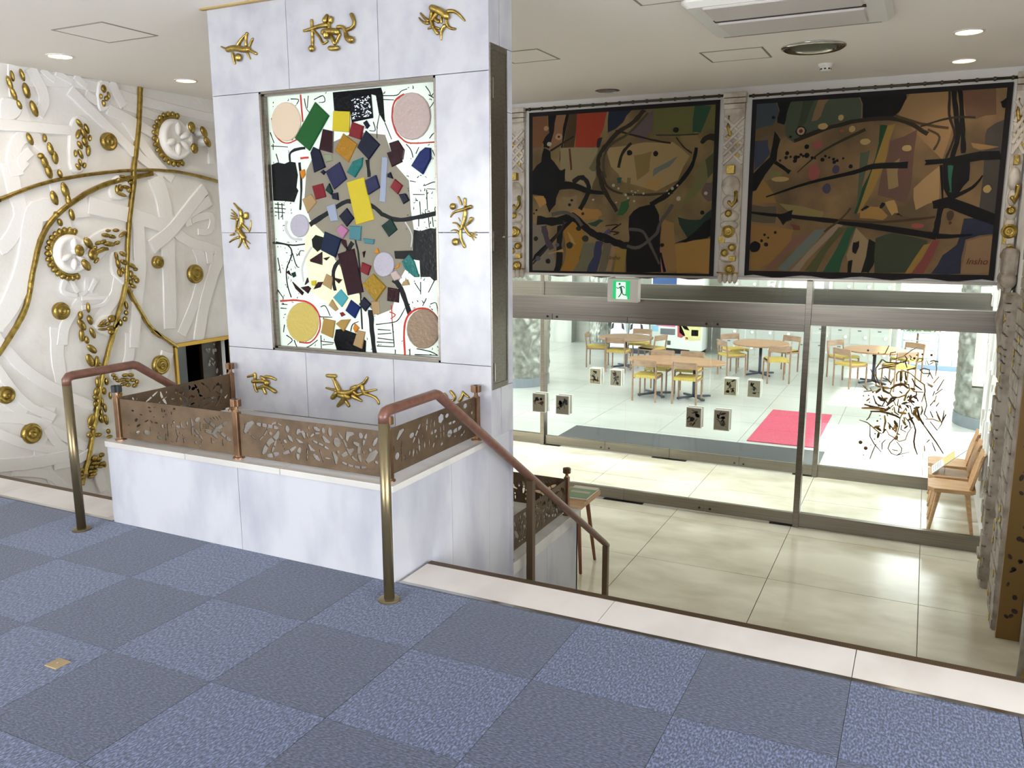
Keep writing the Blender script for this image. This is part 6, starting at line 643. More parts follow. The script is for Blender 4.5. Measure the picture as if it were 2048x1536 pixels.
y2, z2 = D['BRANCHES'][1][1][-1]; D['BRANCHES'][1][1].extend([(y2 - .25, z2 - .18), (y2 - .6, z2 - .33), (y2 - 1.0, z2 - .42)])
for k, (w, pts) in enumerate(D['BRANCHES']):
    rel(gbr, G().pad(stroke(pts, w, w * .85, w * .06), LEFTW, .01, .042 + .001 * k, .008).build('branch', M_GOLD))
lm = G().ell((0, 0, 0), ((.4, 0, 0), (0, 1, 0), (0, 0, 1)), 10, 6).mesh('leaf', M_GOLD, True)
for y, z, ry, rz_, a in D['LEAVES']:
    o = link('leaf', lm); o.location = (XL + .032, y, z); o.rotation_euler = (math.radians(-a), 0, 0); o.scale = (.05, max(ry, .012), max(rz_, .012))
    o.parent = gbr; o.matrix_parent_inverse = Matrix.Translation(gbr.location).inverted()
ML_ = ['gilded ring boss above the big golden arc', 'small plain gilded boss right of the leaf cluster stem', 'gilded ringed boss close to the marble pier', 'gilded boss left of the seed clusters at mid height',
       'gilded ringed boss above the left handrail bend', 'gilded ringed boss at the left edge of the wall', 'largest lowest gilded boss on the relief wall']
for (y, z, r), lb in zip(D['MEDALLIONS'], ML_):
    prof = [(r, -.01), (r * 1.02, .015), (r * .92, .035), (r * .7, .04), (r * .62, .03), (r * .45, .032), (r * .4, .042), (r * .2, .046), (r * .16, .036), (.004, .036)]
    G().lathe(prof, (XL + .005, y, z), (1, 0, 0), 28).build('gilded_boss', M_GOLD, smooth=True, label=lb, category='boss', group='gilded bosses on the relief wall')
for (c, r, buds), lb, a0 in zip(D['RINGS'], ('white drum flower with scalloped gilded half ring near the ceiling', 'white drum flower with scalloped gilded half ring under the arc'), (75, 70)):
    t = thing('drum_flower', (XL, c[0], c[1]), lb, 'wall ornament', 'drum flowers on the relief wall')
    rel(t, G().lathe([(r * .98, -.01), (r * .96, .05), (r * .9, .09), (r * .75, .1), (r * .6, .075), (.005, .07)], (XL, c[0], c[1]), (1, 0, 0), 32).build('drum', M_REL, smooth=True))
    for k in range(5):
        w = math.radians(200 + 62 * k); a = V((0, math.cos(w), math.sin(w)))
        rel(t, G().ell(V((XL + .085, c[0], c[1])) + a * r * .5, (V((.03, 0, 0)), a * r * .36, V((1, 0, 0)).cross(a) * r * .16), 10, 6).build('petal', M_REL, smooth=True))
    g = G(); pts = []
    for k in range(25):
        w = math.radians(a0 + 215 * k / 24); pts.append((XL + .03, c[0] + math.cos(w) * r * 1.03, c[1] + math.sin(w) * r * 1.03))
    g.tube(pts, .018, 8); rel(t, g.build('half_ring', M_GOLD, smooth=True))
    for k in range(17):
        w = math.radians(a0 + 215 * k / 16); a = V((0, math.cos(w), math.sin(w)))
        rel(t, G().ell(V((XL + .03, c[0], c[1])) + a * r * 1.16, ((.022, 0, 0), a * .03, V((1, 0, 0)).cross(a) * .024), 8, 5).build('scallop', M_GOLD, smooth=True))
    for k, (y, z) in enumerate(buds):
        rel(t, G().tube([(XL + .05, y, z), (XL + .12, y + .005, z)], [.045, .03], 10).build('stalk', M_REL, smooth=True))
        rel(t, G().ell((XL + .13, y, z), ((.025, 0, 0), (0, .042, .012 * (-1) ** k), (0, -.01, .05)), 12, 6).build('bud', M_GOLD, smooth=True))
# doorway at the foot of the relief wall
DF = Frame((XL, 0, 0), (0, 1, 0), (0, 0, 1), (1, 0, 0))
g = G(); 
g.box(XL - .05, XL + .03, 5.84, 5.868, ZL, .47); g.box(XL - .05, XL + .03, 6.57, 6.6, ZL, .47); g.box(XL - .05, XL + .035, 5.84, 6.6, .45, .485)
g.build('trim_1', mat('gilded_jamb', '#a8843c', .35, .9, bump=.2), kind='structure')
M_DARK = mat('dark_recess', '#17181b', .7)  # near-black colour carries the darkness of the unlit room
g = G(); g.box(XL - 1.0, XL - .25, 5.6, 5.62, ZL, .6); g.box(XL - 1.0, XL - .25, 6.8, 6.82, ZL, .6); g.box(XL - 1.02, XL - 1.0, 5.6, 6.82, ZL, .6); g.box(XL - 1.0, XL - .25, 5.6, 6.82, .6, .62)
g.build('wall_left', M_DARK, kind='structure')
dr = G().box(XL - .14, XL - .10, 5.87, 6.09, ZL + .01, .448).build('door_1', mat('slate_door', '#2a3036', .25), kind='structure')
g = G(); rr = random.Random(5)
for k in range(9): g.ell((XL - .095, 5.93 + rr.uniform(-.02, .03), .06 + rr.uniform(-.1, .1)), ((.012, 0, 0), (0, rr.uniform(.012, .022), .01), (0, 0, rr.uniform(.02, .035))), 8, 5)
g.build('push_plate', M_GOLD, dr, smooth=True, label='knobbly gilded push plate')
dr = G().box(XL - .14, XL - .10, 6.30, 6.568, ZL + .01, .448).build('door_2', mat('brown_door', '#2c1c10', .35), kind='structure')
for k in range(26):
    y, z = 6.33 + rr.random() * .2, rr.uniform(-.55, .4)
    G().pad(oval(y, z, rr.uniform(.006, .02), rr.uniform(.01, .035), rr.uniform(-1, 1), 8), DF.shift(-.1), 0, .006, .002).build('inlay', mat('pale_inlay', '#8d8a84', .4), dr)

# ------------------------------------------------------------------ tapestries
def tapestry(idx, x0, x1, z0, z1, base, label, rods):
    t = thing('tapestry', ((x0 + x1) / 2, YW - .03, z0), label, 'tapestry')
    TF = Frame((0, YW - .024, 0), (1, 0, 0), (0, 0, 1), (0, -1, 0)); b = .042
    bot = [(x0 + (x1 - x0) * k / 24, z0 + .012 * math.sin(k * 1.1 + idx) * (1 if k % 24 else 0) - .006) for k in range(25)]
    rel(t, G().prism(bot + [(x1, z1), (x0, z1)], TF, -.006, 0).build('border_cloth', mat('black_border', '#120d10', .9)))
    rel(t, G().box(x0 + b, x1 - b, YW - .026, YW - .0245, z0 + b, z1 - b).build('woven_ground', mat('woven_ground_%d' % idx, base, .95, col2='#574630', nscale=2.2, ndetail=5, lo=.4, hi=.65, bump=.5, bscale=260)))
    def wm(c): return mat('wool_' + c, tuple(v * .75 for v in lin(c)[:3]), .95, bump=.5, bscale=260)
    lim = lambda P: [(min(max(x, x0 + b), x1 - b), min(max(z, z0 + b), z1 - b)) for x, z in P]
    k = 0
    for c, poly in D['TAPESTRY'][idx]:
        q = []
        n = len(poly)
        for i in range(n):
            p1, p2 = V(poly[i]), V(poly[(i + 1) % n])
            q += [tuple(p1 + V((random.uniform(-.006, .006), random.uniform(-.006, .006)))), tuple(p1.lerp(p2, .5) + V((random.uniform(-.012, .012), random.uniform(-.012, .012))))]
        rel(t, G().prism(lim(q), TF, .0024, .003 + .00004 * k).build('woven_patch', wm(c))); k += 1
    for c, w0, w1, pts in D['TAP_STROKES'][idx]:
        rel(t, G().prism(lim(stroke(pts, w0, w1, min(w0, w1) * .12)), TF, .0024, .003 + .00004 * k).build('woven_stroke', wm(c))); k += 1
    for c, x, z, rx, rz_ in D['TAP_DOTS'][idx]:
        rel(t, G().prism(lim(oval(x, z, rx, rz_, 0, 12, .08)), TF, .0024, .003 + .00004 * k).build('woven_dot', wm(c))); k += 1
    # signature woven into the corner
    cu = bpy.data.curves.new('sig', 'FONT'); cu.body = 'Insho'; cu.size = .055 if idx == 0 else .075; cu.shear = .25; cu.extrude = .0005
    tmp = bpy.data.objects.new('tmp', cu); COL.objects.link(tmp)
    me = bpy.data.meshes.new_from_object(tmp.evaluated_get(bpy.context.evaluated_depsgraph_get())); bpy.data.objects.remove(tmp)
    sx, sz = D['TAP_SIGN'][idx]
    me.transform(Matrix(((1, 0, 0, sx), (0, 0, -1, YW - .0325), (0, 1, 0, sz - .01), (0, 0, 0, 1)))); me.materials.clear(); me.materials.append(wm('6a2e1c' if idx else '3a2418'))
    rel(t, link('signature', me))
    rd = thing('hanging_rod', ((x0 + x1) / 2, YW - .02, z1), 'dark rod with rings along the top of the %s tapestry' % ('left' if idx == 0 else 'right'), 'rod')
    mr = mat('rod_metal', '#4a4136', .45, .6)
    g = G(); g.pipe([(x0 - .03, YW - .035, z1 + .032), (x1 + .03, YW - .035, z1 + .032)], .012, 10); rel(rd, g.build('rod', mr, smooth=True))
    n = 17 if idx else 15
    for i in range(n):
        x = x0 + .01 + (x1 - x0 - .02) * i / (n - 1)
        rel(rd, G().lathe([(.0125, -.009), (.0175, -.009), (.0175, .009), (.0125, .009)], (x, YW - .035, z1 + .032), (1, 0, 0), 12).build('ring', mr))
    return t
tapestry(0, -3.84, -1.858, 1.105, 2.775, '#7d6845', 'dark abstract tapestry with a red patch hanging over the left doors', None)
tapestry(1, -1.562, .525, 1.145, 2.755, '#7a6041', 'dark abstract tapestry with black crossing bars hanging on the right', None)

# ------------------------------------------------------------------ relief pilasters beside the tapestries
def pilaster(x, w, label):
    t = thing('relief_pilaster', (x, YW - .05, 1.12), label, 'pilaster', 'relief pilasters on the tapestry wall')
    F_ = Frame((0, YW, 0), (1, 0, 0), (0, 0, 1), (0, -1, 0)); h = w / 2
    P_ = M_AGED
    rel(t, G().box(x - h * .95, x + h * .95, YW - .045, YW - .001, 1.15, 2.72).build('shaft', P_, bevel=.01))
    for k in range(3): rel(t, G().box(x - h * (1.05 - .03 * k), x + h * (1.05 - .03 * k), YW - .08 + .006 * k, YW - .001, 2.78 - .05 * k, 2.825 - .05 * k).build('capital_slab', P_, bevel=.006))
    for k in range(4):
        z = 2.18 + .085 * k
        for s in (-1, 1):
            rel(t, G().pad(stroke([(x - s * h * .9, z), (x, z + .085), (x + s * h * .9, z + .17)], .028, .028), F_, .04, .062 + .004 * (s > 0), .004).build('lattice_strip', P_))
    for k in range(5): rel(t, G().box(x - .016 + .045 * (-1) ** k * w / .2, x + .016 + .045 * (-1) ** k * w / .2, YW - .06, YW - .04, 2.24 + .055 * k, 2.27 + .055 * k).build('lattice_gem', M_GOLD))
    rel(t, G().tube([F_.p(x - h * .5, 2.62, .05), F_.p(x - h * .55, 2.52, .055), F_.p(x - h * .3, 2.45, .05)], [.006, .016, .022], 8).build('horn', M_GOLD, smooth=True))
    rel(t, G().box(x - h * .45, x + h * .3, YW - .105, YW - .04, 2.09, 2.17).build('gold_cube', M_GOLD, bevel=.004))
    for z, a, b in ((1.98, .9, .10), (1.83, .75, .07), (1.70, .9, .06), (1.615, .85, .05), (1.51, .8, .06), (1.37, .7, .05), (1.31, .85, .05)):
        rel(t, G().ell((x - h * .05, YW - .045, z), ((h * a, 0, 0), (0, .04, 0), (0, 0, b)), 12, 8).build('plaster_lump', P_, smooth=True))
    rel(t, G().tube([F_.p(x + h * .5, 1.92, .075), F_.p(x + h * .55, 1.84, .08), F_.p(x + h * .15, 1.795, .08), F_.p(x - h * .1, 1.83, .08)], .02, 8).build('gold_hook', M_GOLD, smooth=True))
    for dx, z, r in ((-.1, 1.725, .035), (-.05, 1.555, .06), (.35, 1.405, .036), (-.3, 1.355, .038), (.2, 1.2, .045)):
        rel(t, G().lathe([(r, -.03), (r, .012), (r * .75, .02), (r * .55, .012), (r * .3, .012), (r * .25, .022), (.003, .022)], F_.p(x + dx * h, z, .075), (0, -1, 0), 18).build('gold_ring', M_GOLD, smooth=False))
    rel(t, G().box(x - h * .95, x - h * .4, YW - .075, YW - .04, 1.45, 1.51).build('gold_cube', M_GOLD)); rel(t, G().box(x - h * .35, x + h * .8, YW - .085, YW - .04, 1.45, 1.505).build('plaster_block', P_, bevel=.006))
    rel(t, G().box(x + h * .1, x + h * .7, YW - .085, YW - .04, 1.275, 1.325).build('gold_cube', M_GOLD, bevel=.003))
    rel(t, G().tube([F_.p(x - h, 1.165, .055), F_.p(x, 1.155, .07), F_.p(x + h, 1.165, .055)], .008, 6).build('gold_cord', M_GOLD))
    for k in range(4): rel(t, G().ell(F_.p(x + h * (-.7 + .47 * k), 1.115, .045), ((h * .27, 0, 0), (0, .04, 0), (0, 0, .055)), 10, 6).build('foot_lobe', P_, smooth=True))
    return t
pilaster(-1.715, .2, 'white relief pilaster with gilded rings between the two tapestries')
pilaster(-3.985, .2, 'white relief pilaster left of the left tapestry behind the pier')
pilaster(.60, .1, 'narrow white relief pilaster right of the right tapestry')
# ------------------------------------------------------------------ glazed entrance screens
ZB0, ZB1, ZH = .69, .878, .621
def screen(n, y, joints, mull, x0, x1, zt, beam):
    g = G(); g.box(x0, x1, y - .05, y + .05, beam[0], beam[1])
    fr = g.build('window_%d' % n, M_STEEL, kind='structure')
    for x in mull: G().box(x - .028, x + .028, y - .06, y + .06, ZL, zt).build('mullion', M_STEEL, fr, bevel=.003)
    ms = sorted([x0] + mull + [x1])
    for a, b in zip(ms, ms[1:]):
        if b - a < .1: continue
        G().box(a + .02, b - .02, y - .005, y + .005, beam[1], zt).build('transom_pane', M_GLASS, fr)
    g = G(); g.box(x0, x1, y - .06, y + .06, zt - .012, zt + .012); g.build('head_rail', M_STEEL, fr)
    return fr
scr = screen(2, YW + .02, [], [-.955], -4.93, XR - .002, 1.113, (ZB0, ZB1))
sc2 = screen(3, YO, [], [-4.495, -.99], -6.4, XR - .002, 1.113, (.70, .905))
def fixed(fr, y, a, b, zt):
    G().box(a, b, y - .006, y + .006, ZL + .14, zt).build('fixed_pane', M_GLASS, fr)
    G().box(a, b, y - .03, y + .03, ZL, ZL + .14).build('bottom_rail', M_STEEL, fr)
fixed(scr, YW + .02, -.927, XR - .01, ZB0); fixed(sc2, YO, -.962, XR - .01, .70); fixed(sc2, YO, -6.38, -4.523, .70)
DN = [3]
M_ART = [mat('art_' + k, k, .3) for k in ('#8b8575', '#0d0b09', '#4a2016', '#8f8974', '#6c5a3a', '#2c343c')]
def leaf_door(y, a, b, side, seed, has=True):
    """a frameless glass door leaf; side = +1 when the handle is at its right edge"""
    n = DN[0]; DN[0] += 1
    d = G().box(a + .003, b - .003, y - .006, y + .006, ZL + .13, ZH).build('door_%d' % n, M_GLASS, kind='structure')
    G().box(a + .002, b - .002, y - .022, y + .022, ZL + .012, ZL + .13).build('bottom_rail', M_STEEL, d, bevel=.002)
    G().box(a + .002, b - .002, y - .022, y + .022, ZH, ZB0 - .003).build('top_rail', M_STEEL, d, bevel=.002)
    xe = (b - .055) if side > 0 else (a + .055)
    for z in (ZL + .05, ZH + .035): G().lathe([(.012, 0), (.012, .006), (.006, .008)], (xe, y - .022, z), (0, -1, 0), 12).build('lock', M_BLACK, d)
    hx = (b - .14) if side > 0 else (a + .14)
    hp = a + .3 if side > 0 else b - .3
    G().box(hp - .2 * side - .12, hp - .2 * side + .12, y - .05, y + .05, ZL, ZL + .006).build('floor_hinge', M_BLACK, d)
    if not has: return
    for s in (-1, 1):
        h = G().box(hx - .078, hx + .078, y + s * .04 - .016, y + s * .04 + .016, -.405, -.195).build('handle', M_WHITEP, d, bevel=.003)
        G().lathe([(.01, 0), (.01, .03)], (hx, y + s * .028, -.3), (0, -s, 0), 10).build('handle_stem', M_CHROME, h)
        yy = y + s * .0565; F_ = Frame((0, yy, 0), (1, 0, 0), (0, 0, 1), (0, s, 0)); F_.n = V((0, float(s), 0))
        G().box(hx - .07, hx + .07, yy - .002, yy + .001, -.397, -.203).build('art_plate', M_ART[seed % 2 * 3 if seed % 3 else 0], h)
        r = random.Random(seed * 7 + s)
        for q in range(9):
            x, z = hx + r.uniform(-.045, .045), -.3 + r.uniform(-.07, .07)
            cl = lambda P: [(min(max(u, hx - .068), hx + .068), min(max(v, -.395), -.205)) for u, v in P]
            if q % 3 == 0: P = oval(x, z, r.uniform(.01, .022), r.uniform(.012, .03), r.random() * 3, 10, .1)
            else: P = stroke([(x, z), (x + r.uniform(-.04, .04), z + r.uniform(-.04, .04)), (x + r.uniform(-.05, .05), z + r.uniform(-.06, .06))], r.uniform(.012, .02), .005)
            G().prism(cl(P), F_, 0, .002 + .0002 * q).build('art_stroke', M_ART[1] if q < 6 else M_ART[r.randrange(2, 6)], h)
J = [-4.42, -3.575, -2.73, -1.855, -.985]
for k in range(4): leaf_door(YW + .02, J[k], J[k + 1], 1 if k % 2 == 0 else -1, k + 1)
J2 = [-4.465, -3.604, -2.743, -1.87, -1.02]
for k in range(4): leaf_door(YO, J2[k], J2[k + 1], 1 if k % 2 == 0 else -1, k + 11)

# emergency exit light
ex = thing('exit_sign', (-2.745, YW - .1, .85), 'lit green and white running figure exit sign under the tapestry', 'exit sign')
rel(ex, G().box(-2.908, -2.583, YW - .13, YW - .035, .85, 1.09).build('housing', M_WHITEP, bevel=.006))
EF = Frame((0, YW - .131, 0), (1, 0, 0), (0, 0, 1), (0, -1, 0))
rel(ex, G().box(-2.848, -2.668, YW - .134, YW - .13, .882, 1.068).build('green_face', mat('exit_green', '#0fae62', .4, emit='#12c873', estr=.55)))
MW = mat('exit_white', '#e8fff2', .4, emit='#e8fff4', estr=.45)
rel(ex, G().prism([(-2.812, .882), (-2.812, 1.055), (-2.712, 1.055), (-2.712, .935), (-2.72, .93), (-2.692, .905), (-2.692, .882)], EF, .002, .005).build('white_doorway', MW))
MGk = mat('exit_dark_green', '#0b5a3c', .4, emit='#0a7048', estr=.3)
g = G()
g.prism(oval(-2.775, 1.035, .011, .011), EF, .005, .008)
for p, w in (([(-2.765, 1.01), (-2.755, .975), (-2.75, .95)], .022), ([(-2.765, 1.008), (-2.79, .99), (-2.808, 1.0)], .009), ([(-2.76, 1.01), (-2.735, 1.01), (-2.722, .99)], .009), ([(-2.752, .955), (-2.765, .925), (-2.785, .9)], .011), ([(-2.75, .955), (-2.735, .93), (-2.705, .925)], .011)):
    g.prism(stroke(p, w, w * .9), EF, .005, .0075)
rel(ex, g.build('running_figure', MGk))

# gilded tree on the fixed pane
gt = thing('gilded_glass_tree', (-.15, YW - .02, ZL + .14), 'tangled gilded bramble ornament mounted on the fixed glass pane', 'wall ornament')
GF = Frame((0, YW - .01, 0), (1, 0, 0), (0, 0, 1), (0, -1, 0))
MT = mat('brown_gold', '#6e5026', .35, .5, col2='#3a2812', nscale=25)
MT2 = mat('bright_gold', '#b98d38', .35, .2, col2='#6e4f20', nscale=25)
for kk, (w, pts) in enumerate(D['TREE']):
    rel(gt, G().tube([GF.p(x, z, .008 + w * .3) for x, z in pts], [max(w * 1.8, .0045) * .9, max(w * 1.8, .0045) * 1.15] if len(pts) == 2 else [max(w * 1.8, .0045) * (.55 + .6 * math.sin(math.pi * (i + .5) / len(pts))) for i in range(len(pts))], 6, fn=(0, 1, 0)).build('stem', MT2 if kk % 3 == 0 else MT, smooth=True))
rq = random.Random(6)
for k in range(44):
    a, d = rq.uniform(0, 6.28), rq.uniform(.02, 1) ** .8
    x, z, w = -.17 + .24 * d * math.cos(a), -.06 + .3 * d * math.sin(a), rq.uniform(0, 3.14); l = rq.uniform(.012, .04)
    rel(gt, G().ell(GF.p(x, z, .008), ((math.cos(w) * l, 0, math.sin(w) * l), (-math.sin(w) * l * .35, 0, math.cos(w) * l * .35), (0, .007, 0)), 8, 5).build('blade', MT2 if k % 2 else MT, smooth=True))
for x, z, r in D['TREE_DOTS']:
    rel(gt, G().ell(GF.p(x, z, .005), ((r, 0, 0), (0, .006, 0), (0, 0, r)), 10, 5).build('berry', MT, smooth=True))

# ------------------------------------------------------------------ ceiling fittings
M_LAMP = mat('lit_lamp', '#fff3d8', .4, emit='#ffdf9c', estr=7.)
def downlight(x, y, r, lit, label):
    t = thing('downlight', (x, y, ZC), label, 'ceiling light', 'round downlights in the ceiling')
    rel(t, G().lathe([(r * 1.18, .0), (r * 1.18, -.004), (r * 1.0, -.007), (r * .97, .0)], (x, y, ZC + .0), (0, 0, 1), 28).build('trim_ring', M_WHITEP if lit else M_CHROME))
    rel(t, G().lathe([(r * .97, -.003), (r * .9, -.0035), (.004, -.004)], (x, y, ZC), (0, 0, 1), 24).build('lamp_face', M_LAMP if lit else mat('dark_lens', '#8a857c', .2)))
    if lit:
        s = lamp('downlight_beam', 'SPOT', (x, y, ZC - .03), (0, 0, 0), 13, (1, .86, .68), spot_size=math.radians(140), spot_blend=.8, shadow_soft_size=.07)
        s.parent = t; s.location = (0, 0, -.03)
downlight(-5.953, 4.436, .083, True, 'lit downlight nearest the relief wall at the left edge')
downlight(-5.948, 5.634, .083, True, 'lit downlight between the relief wall and the pier')
downlight(.134, 6.659, .083, True, 'nearer lit downlight at the right end of the ceiling')
downlight(.14, 7.771, .083, True, 'farther lit downlight close to the right tapestry')
downlight(-2.848, 7.86, .1, False, 'unlit round downlight above the left tapestry')
v = thing('ceiling_vent', (-.855, 6.69, ZC), 'round ceiling vent grille with polished chrome ring', 'ceiling speaker')  # round vent in the ceiling
rel(v, G().lathe([(.225, .0), (.225, -.008), (.2, -.02), (.165, -.012), (.16, .0)], (-.855, 6.69, ZC), (0, 0, 1), 40).build('chrome_ring', M_CHROME, smooth=True))
rel(v, G().lathe([(.162, -.004), (.12, -.006), (.004, -.007)], (-.855, 6.69, ZC), (0, 0, 1), 32).build('grille', mat('grey_green_grille', '#6e7468', .3)))
s = thing('smoke_detector', (-.846, 7.422, ZC), 'small white smoke detector near the right tapestry', 'smoke detector')
rel(s, G().lathe([(.06, 0), (.06, -.012), (.045, -.03)], (-.846, 7.422, ZC), (0, 0, 1), 24).build('base', M_WHITEP))
rel(s, G().lathe([(.042, -.03), (.04, -.05), (.025, -.058), (.003, -.058)], (-.846, 7.422, ZC), (0, 0, 1), 24).build('sensor', M_WHITEP))
for k in range(8):
    w = k * math.pi / 4; rel(s, G().box(-.008, .008, -.002, .002, -.005, .005, Matrix.Translation((-.846 + .0415 * math.cos(w), 7.422 + .0415 * math.sin(w), ZC - .04)) @ Matrix.Rotation(w + math.pi / 2, 4, 'Z')).build('slot', M_BLACK))
def hatch(x0, x1, y0, y1, label):
    t = thing('access_hatch', ((x0 + x1) / 2, (y0 + y1) / 2, ZC), label, 'access hatch', 'ceiling access hatches')
    a = .012; m = mat('hatch_frame', '#8f8880', .5, .3)
    for q in ((x0, x0 + a, y0, y1), (x1 - a, x1, y0, y1), (x0 + a, x1 - a, y0, y0 + a), (x0 + a, x1 - a, y1 - a, y1)):
        rel(t, G().box(*q, ZC - .004, ZC - .0005).build('frame_strip', m))
    rel(t, G().box(x0 + a + .003, x1 - a - .003, y0 + a + .003, y1 - a - .003, ZC - .003, ZC - .0005).build('lid', M_CEIL))
hatch(-1.643, -1.183, 6.51, 6.93, 'square access hatch beside the ceiling vent'); hatch(-5.23, -4.75, 3.85, 4.288, 'square access hatch in the ceiling left of the pier')
hatch(-3.05, -2.655, 5.83, 6.255, 'square access hatch just right of the pier'); hatch(-1.62, -1.17, 4.6, 5.02, 'square access hatch at the top edge in front of the air conditioner')
ac = thing('air_conditioner', (-.84, 5.45, ZC), 'wide white ceiling cassette air conditioner with a dark air slot', 'air conditioner')
def rrect(x0, x1, y0, y1, r, n=5):
    P = []
    for cx, cyy, a in ((x1 - r, y1 - r, 0), (x0 + r, y1 - r, 90), (x0 + r, y0 + r, 180), (x1 - r, y0 + r, 270)):
        for k in range(n + 1):
            w = math.radians(a + 90 * k / n); P.append((cx + r * math.cos(w), -(cyy + r * math.sin(w))))
    return P
rel(ac, G().pad(rrect(-1.39, -.29, 5.0, 5.93, .06), CEIL, 0, .045, .035).build('panel', M_WHITEP))
rel(ac, G().box(-1.28, -.42, 5.385, 5.45, ZC - .047, ZC - .044).build('air_slot', M_BLACK))
M_ACD = mat('cassette_flap', '#cfc8c4', .45)
rel(ac, G().pad(rrect(-1.27, -.43, 5.46, 5.83, .02), CEIL, .044, .056, .008).build('flap', M_ACD)); rel(ac, G().pad(rrect(-1.27, -.43, 5.05, 5.38, .02), CEIL, .044, .056, .008).build('flap', M_ACD))
rel(ac, G().box(-1.32, -.36, 5.875, 5.885, ZC - .0475, ZC - .044).build('edge_groove', mat('groove', '#7d766e', .6)))
# brass outlet cover in the carpet
oc = G().pad([(-2.835, -1.80), (-2.77, -1.80), (-2.77, -1.863), (-2.835, -1.863)], Frame((0, 0, 0), (1, 0, 0), (0, -1, 0), (0, 0, 1)), 0, .004, .003)
t = thing('floor_outlet', (-2.8, 1.83, 0), 'small square brass outlet cover in the carpet', 'floor outlet')
rel(t, oc.build('cover', mat('dull_brass', '#9d8a68', .4, .5))); rel(t, G().lathe([(.004, 0), (.004, .0015), (.001, .002)], (-2.802, 1.832, .004), (0, 0, 1), 10).build('screw', M_CHROME))
# ------------------------------------------------------------------ relief columns on the right wall
RF_ = RIGHTW
def wall_pier(y0, y1, depth, z0, z1, seed, label, gold=.14):
    t = thing('relief_pier', (XR, (y0 + y1) / 2, z0), label, 'pilaster', 'relief piers on the right wall')
    r = random.Random(seed); z = z0
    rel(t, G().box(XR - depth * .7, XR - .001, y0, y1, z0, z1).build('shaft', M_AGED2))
    while z < z1 - .03:
        h = min(r.uniform(.05, .12), z1 - z); n = 2
        for k in range(n):
            a = y0 + (y1 - y0) * k / n; b = y0 + (y1 - y0) * (k + 1) / n
            d = depth * r.uniform(.85, 1.25)
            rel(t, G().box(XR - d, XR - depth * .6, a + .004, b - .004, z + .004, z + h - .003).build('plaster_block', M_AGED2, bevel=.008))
            if r.random() < gold:
                rel(t, G().lathe([(.03, 0), (.03, .006), (.02, .009), (.012, .005), (.003, .005)], (XR - d, (a + b) / 2 + r.uniform(-.02, .02), z + h / 2), (-1, 0, 0), 12).build('gold_stud', M_GOLD))
        z += h
    return t
wall_pier(7.40, 7.72, .075, ZL, 1.08, 4, 'white block relief pier nearest the glass screen on the right wall')
wall_pier(6.62, 7.12, .035, ZL, 2.8, 9, 'flatter white block relief pier in the middle of the right wall', .14)
t = thing('relief_pier', (.78, 5.95, ZL), 'near white draped relief pier at the right edge beside the stair', 'pilaster', 'relief piers on the right wall')
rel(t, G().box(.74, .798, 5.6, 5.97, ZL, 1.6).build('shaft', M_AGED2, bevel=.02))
rq = random.Random(3)
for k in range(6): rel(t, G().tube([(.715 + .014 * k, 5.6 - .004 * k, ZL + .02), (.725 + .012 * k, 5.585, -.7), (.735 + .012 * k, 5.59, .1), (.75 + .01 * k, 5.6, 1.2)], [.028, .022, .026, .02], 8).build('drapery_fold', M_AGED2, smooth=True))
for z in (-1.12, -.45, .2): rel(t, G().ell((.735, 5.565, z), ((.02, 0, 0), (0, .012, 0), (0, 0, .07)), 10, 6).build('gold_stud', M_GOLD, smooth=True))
t = thing('relief_capital', (.6, 7.75, 1.2), 'bulging white relief capital under the right tapestry corner', 'capital')
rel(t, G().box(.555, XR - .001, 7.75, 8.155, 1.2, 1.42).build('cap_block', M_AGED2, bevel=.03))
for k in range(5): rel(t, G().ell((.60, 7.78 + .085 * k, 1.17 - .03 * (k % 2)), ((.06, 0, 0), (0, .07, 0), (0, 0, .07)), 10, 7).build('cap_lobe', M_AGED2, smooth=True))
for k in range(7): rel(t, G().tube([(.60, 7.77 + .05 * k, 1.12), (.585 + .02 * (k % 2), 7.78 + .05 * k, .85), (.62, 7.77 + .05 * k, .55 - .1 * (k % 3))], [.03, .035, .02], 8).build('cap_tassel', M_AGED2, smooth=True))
t = thing('bronze_jamb', (.73, 6.53, ZL), 'tall golden brown jamb with dark inlaid flecks on the right wall', 'jamb')
rel(t, G().box(.652, .797, 6.5, 6.559, ZL, 2.8).build('jamb_board', mat('golden_brown', '#7d6238', .4, .6)))
rr = random.Random(8); JF = Frame((0, 6.5, 0), (1, 0, 0), (0, 0, 1), (0, -1, 0))
for k in range(60):
    rel(t, G().pad(oval(rr.uniform(.685, .76), rr.uniform(ZL + .1, 2.5), rr.uniform(.008, .018), rr.uniform(.012, .026), rr.uniform(-1, 1), 8), JF, 0, .004, .001).build('inlay', mat('dark_inlay', '#2a1c14', .4)))
# relief strands on the porch wall beside the seats
WR = [o for o in COL.objects if o.name.startswith('wall_right')][2]
rr = random.Random(12)
for k in range(34):
    y = rr.uniform(8.4, 10.0); z = rr.uniform(ZL + .1, .9)
    G().pad(stroke([(-y, z), (-y - rr.uniform(-.1, .1), z + .15), (-y - rr.uniform(-.15, .15), z + rr.uniform(.25, .5))], rr.uniform(.03, .07), .03), RIGHTW, -.002, rr.uniform(.012, .03), .006).build('relief_band', M_REL, WR)

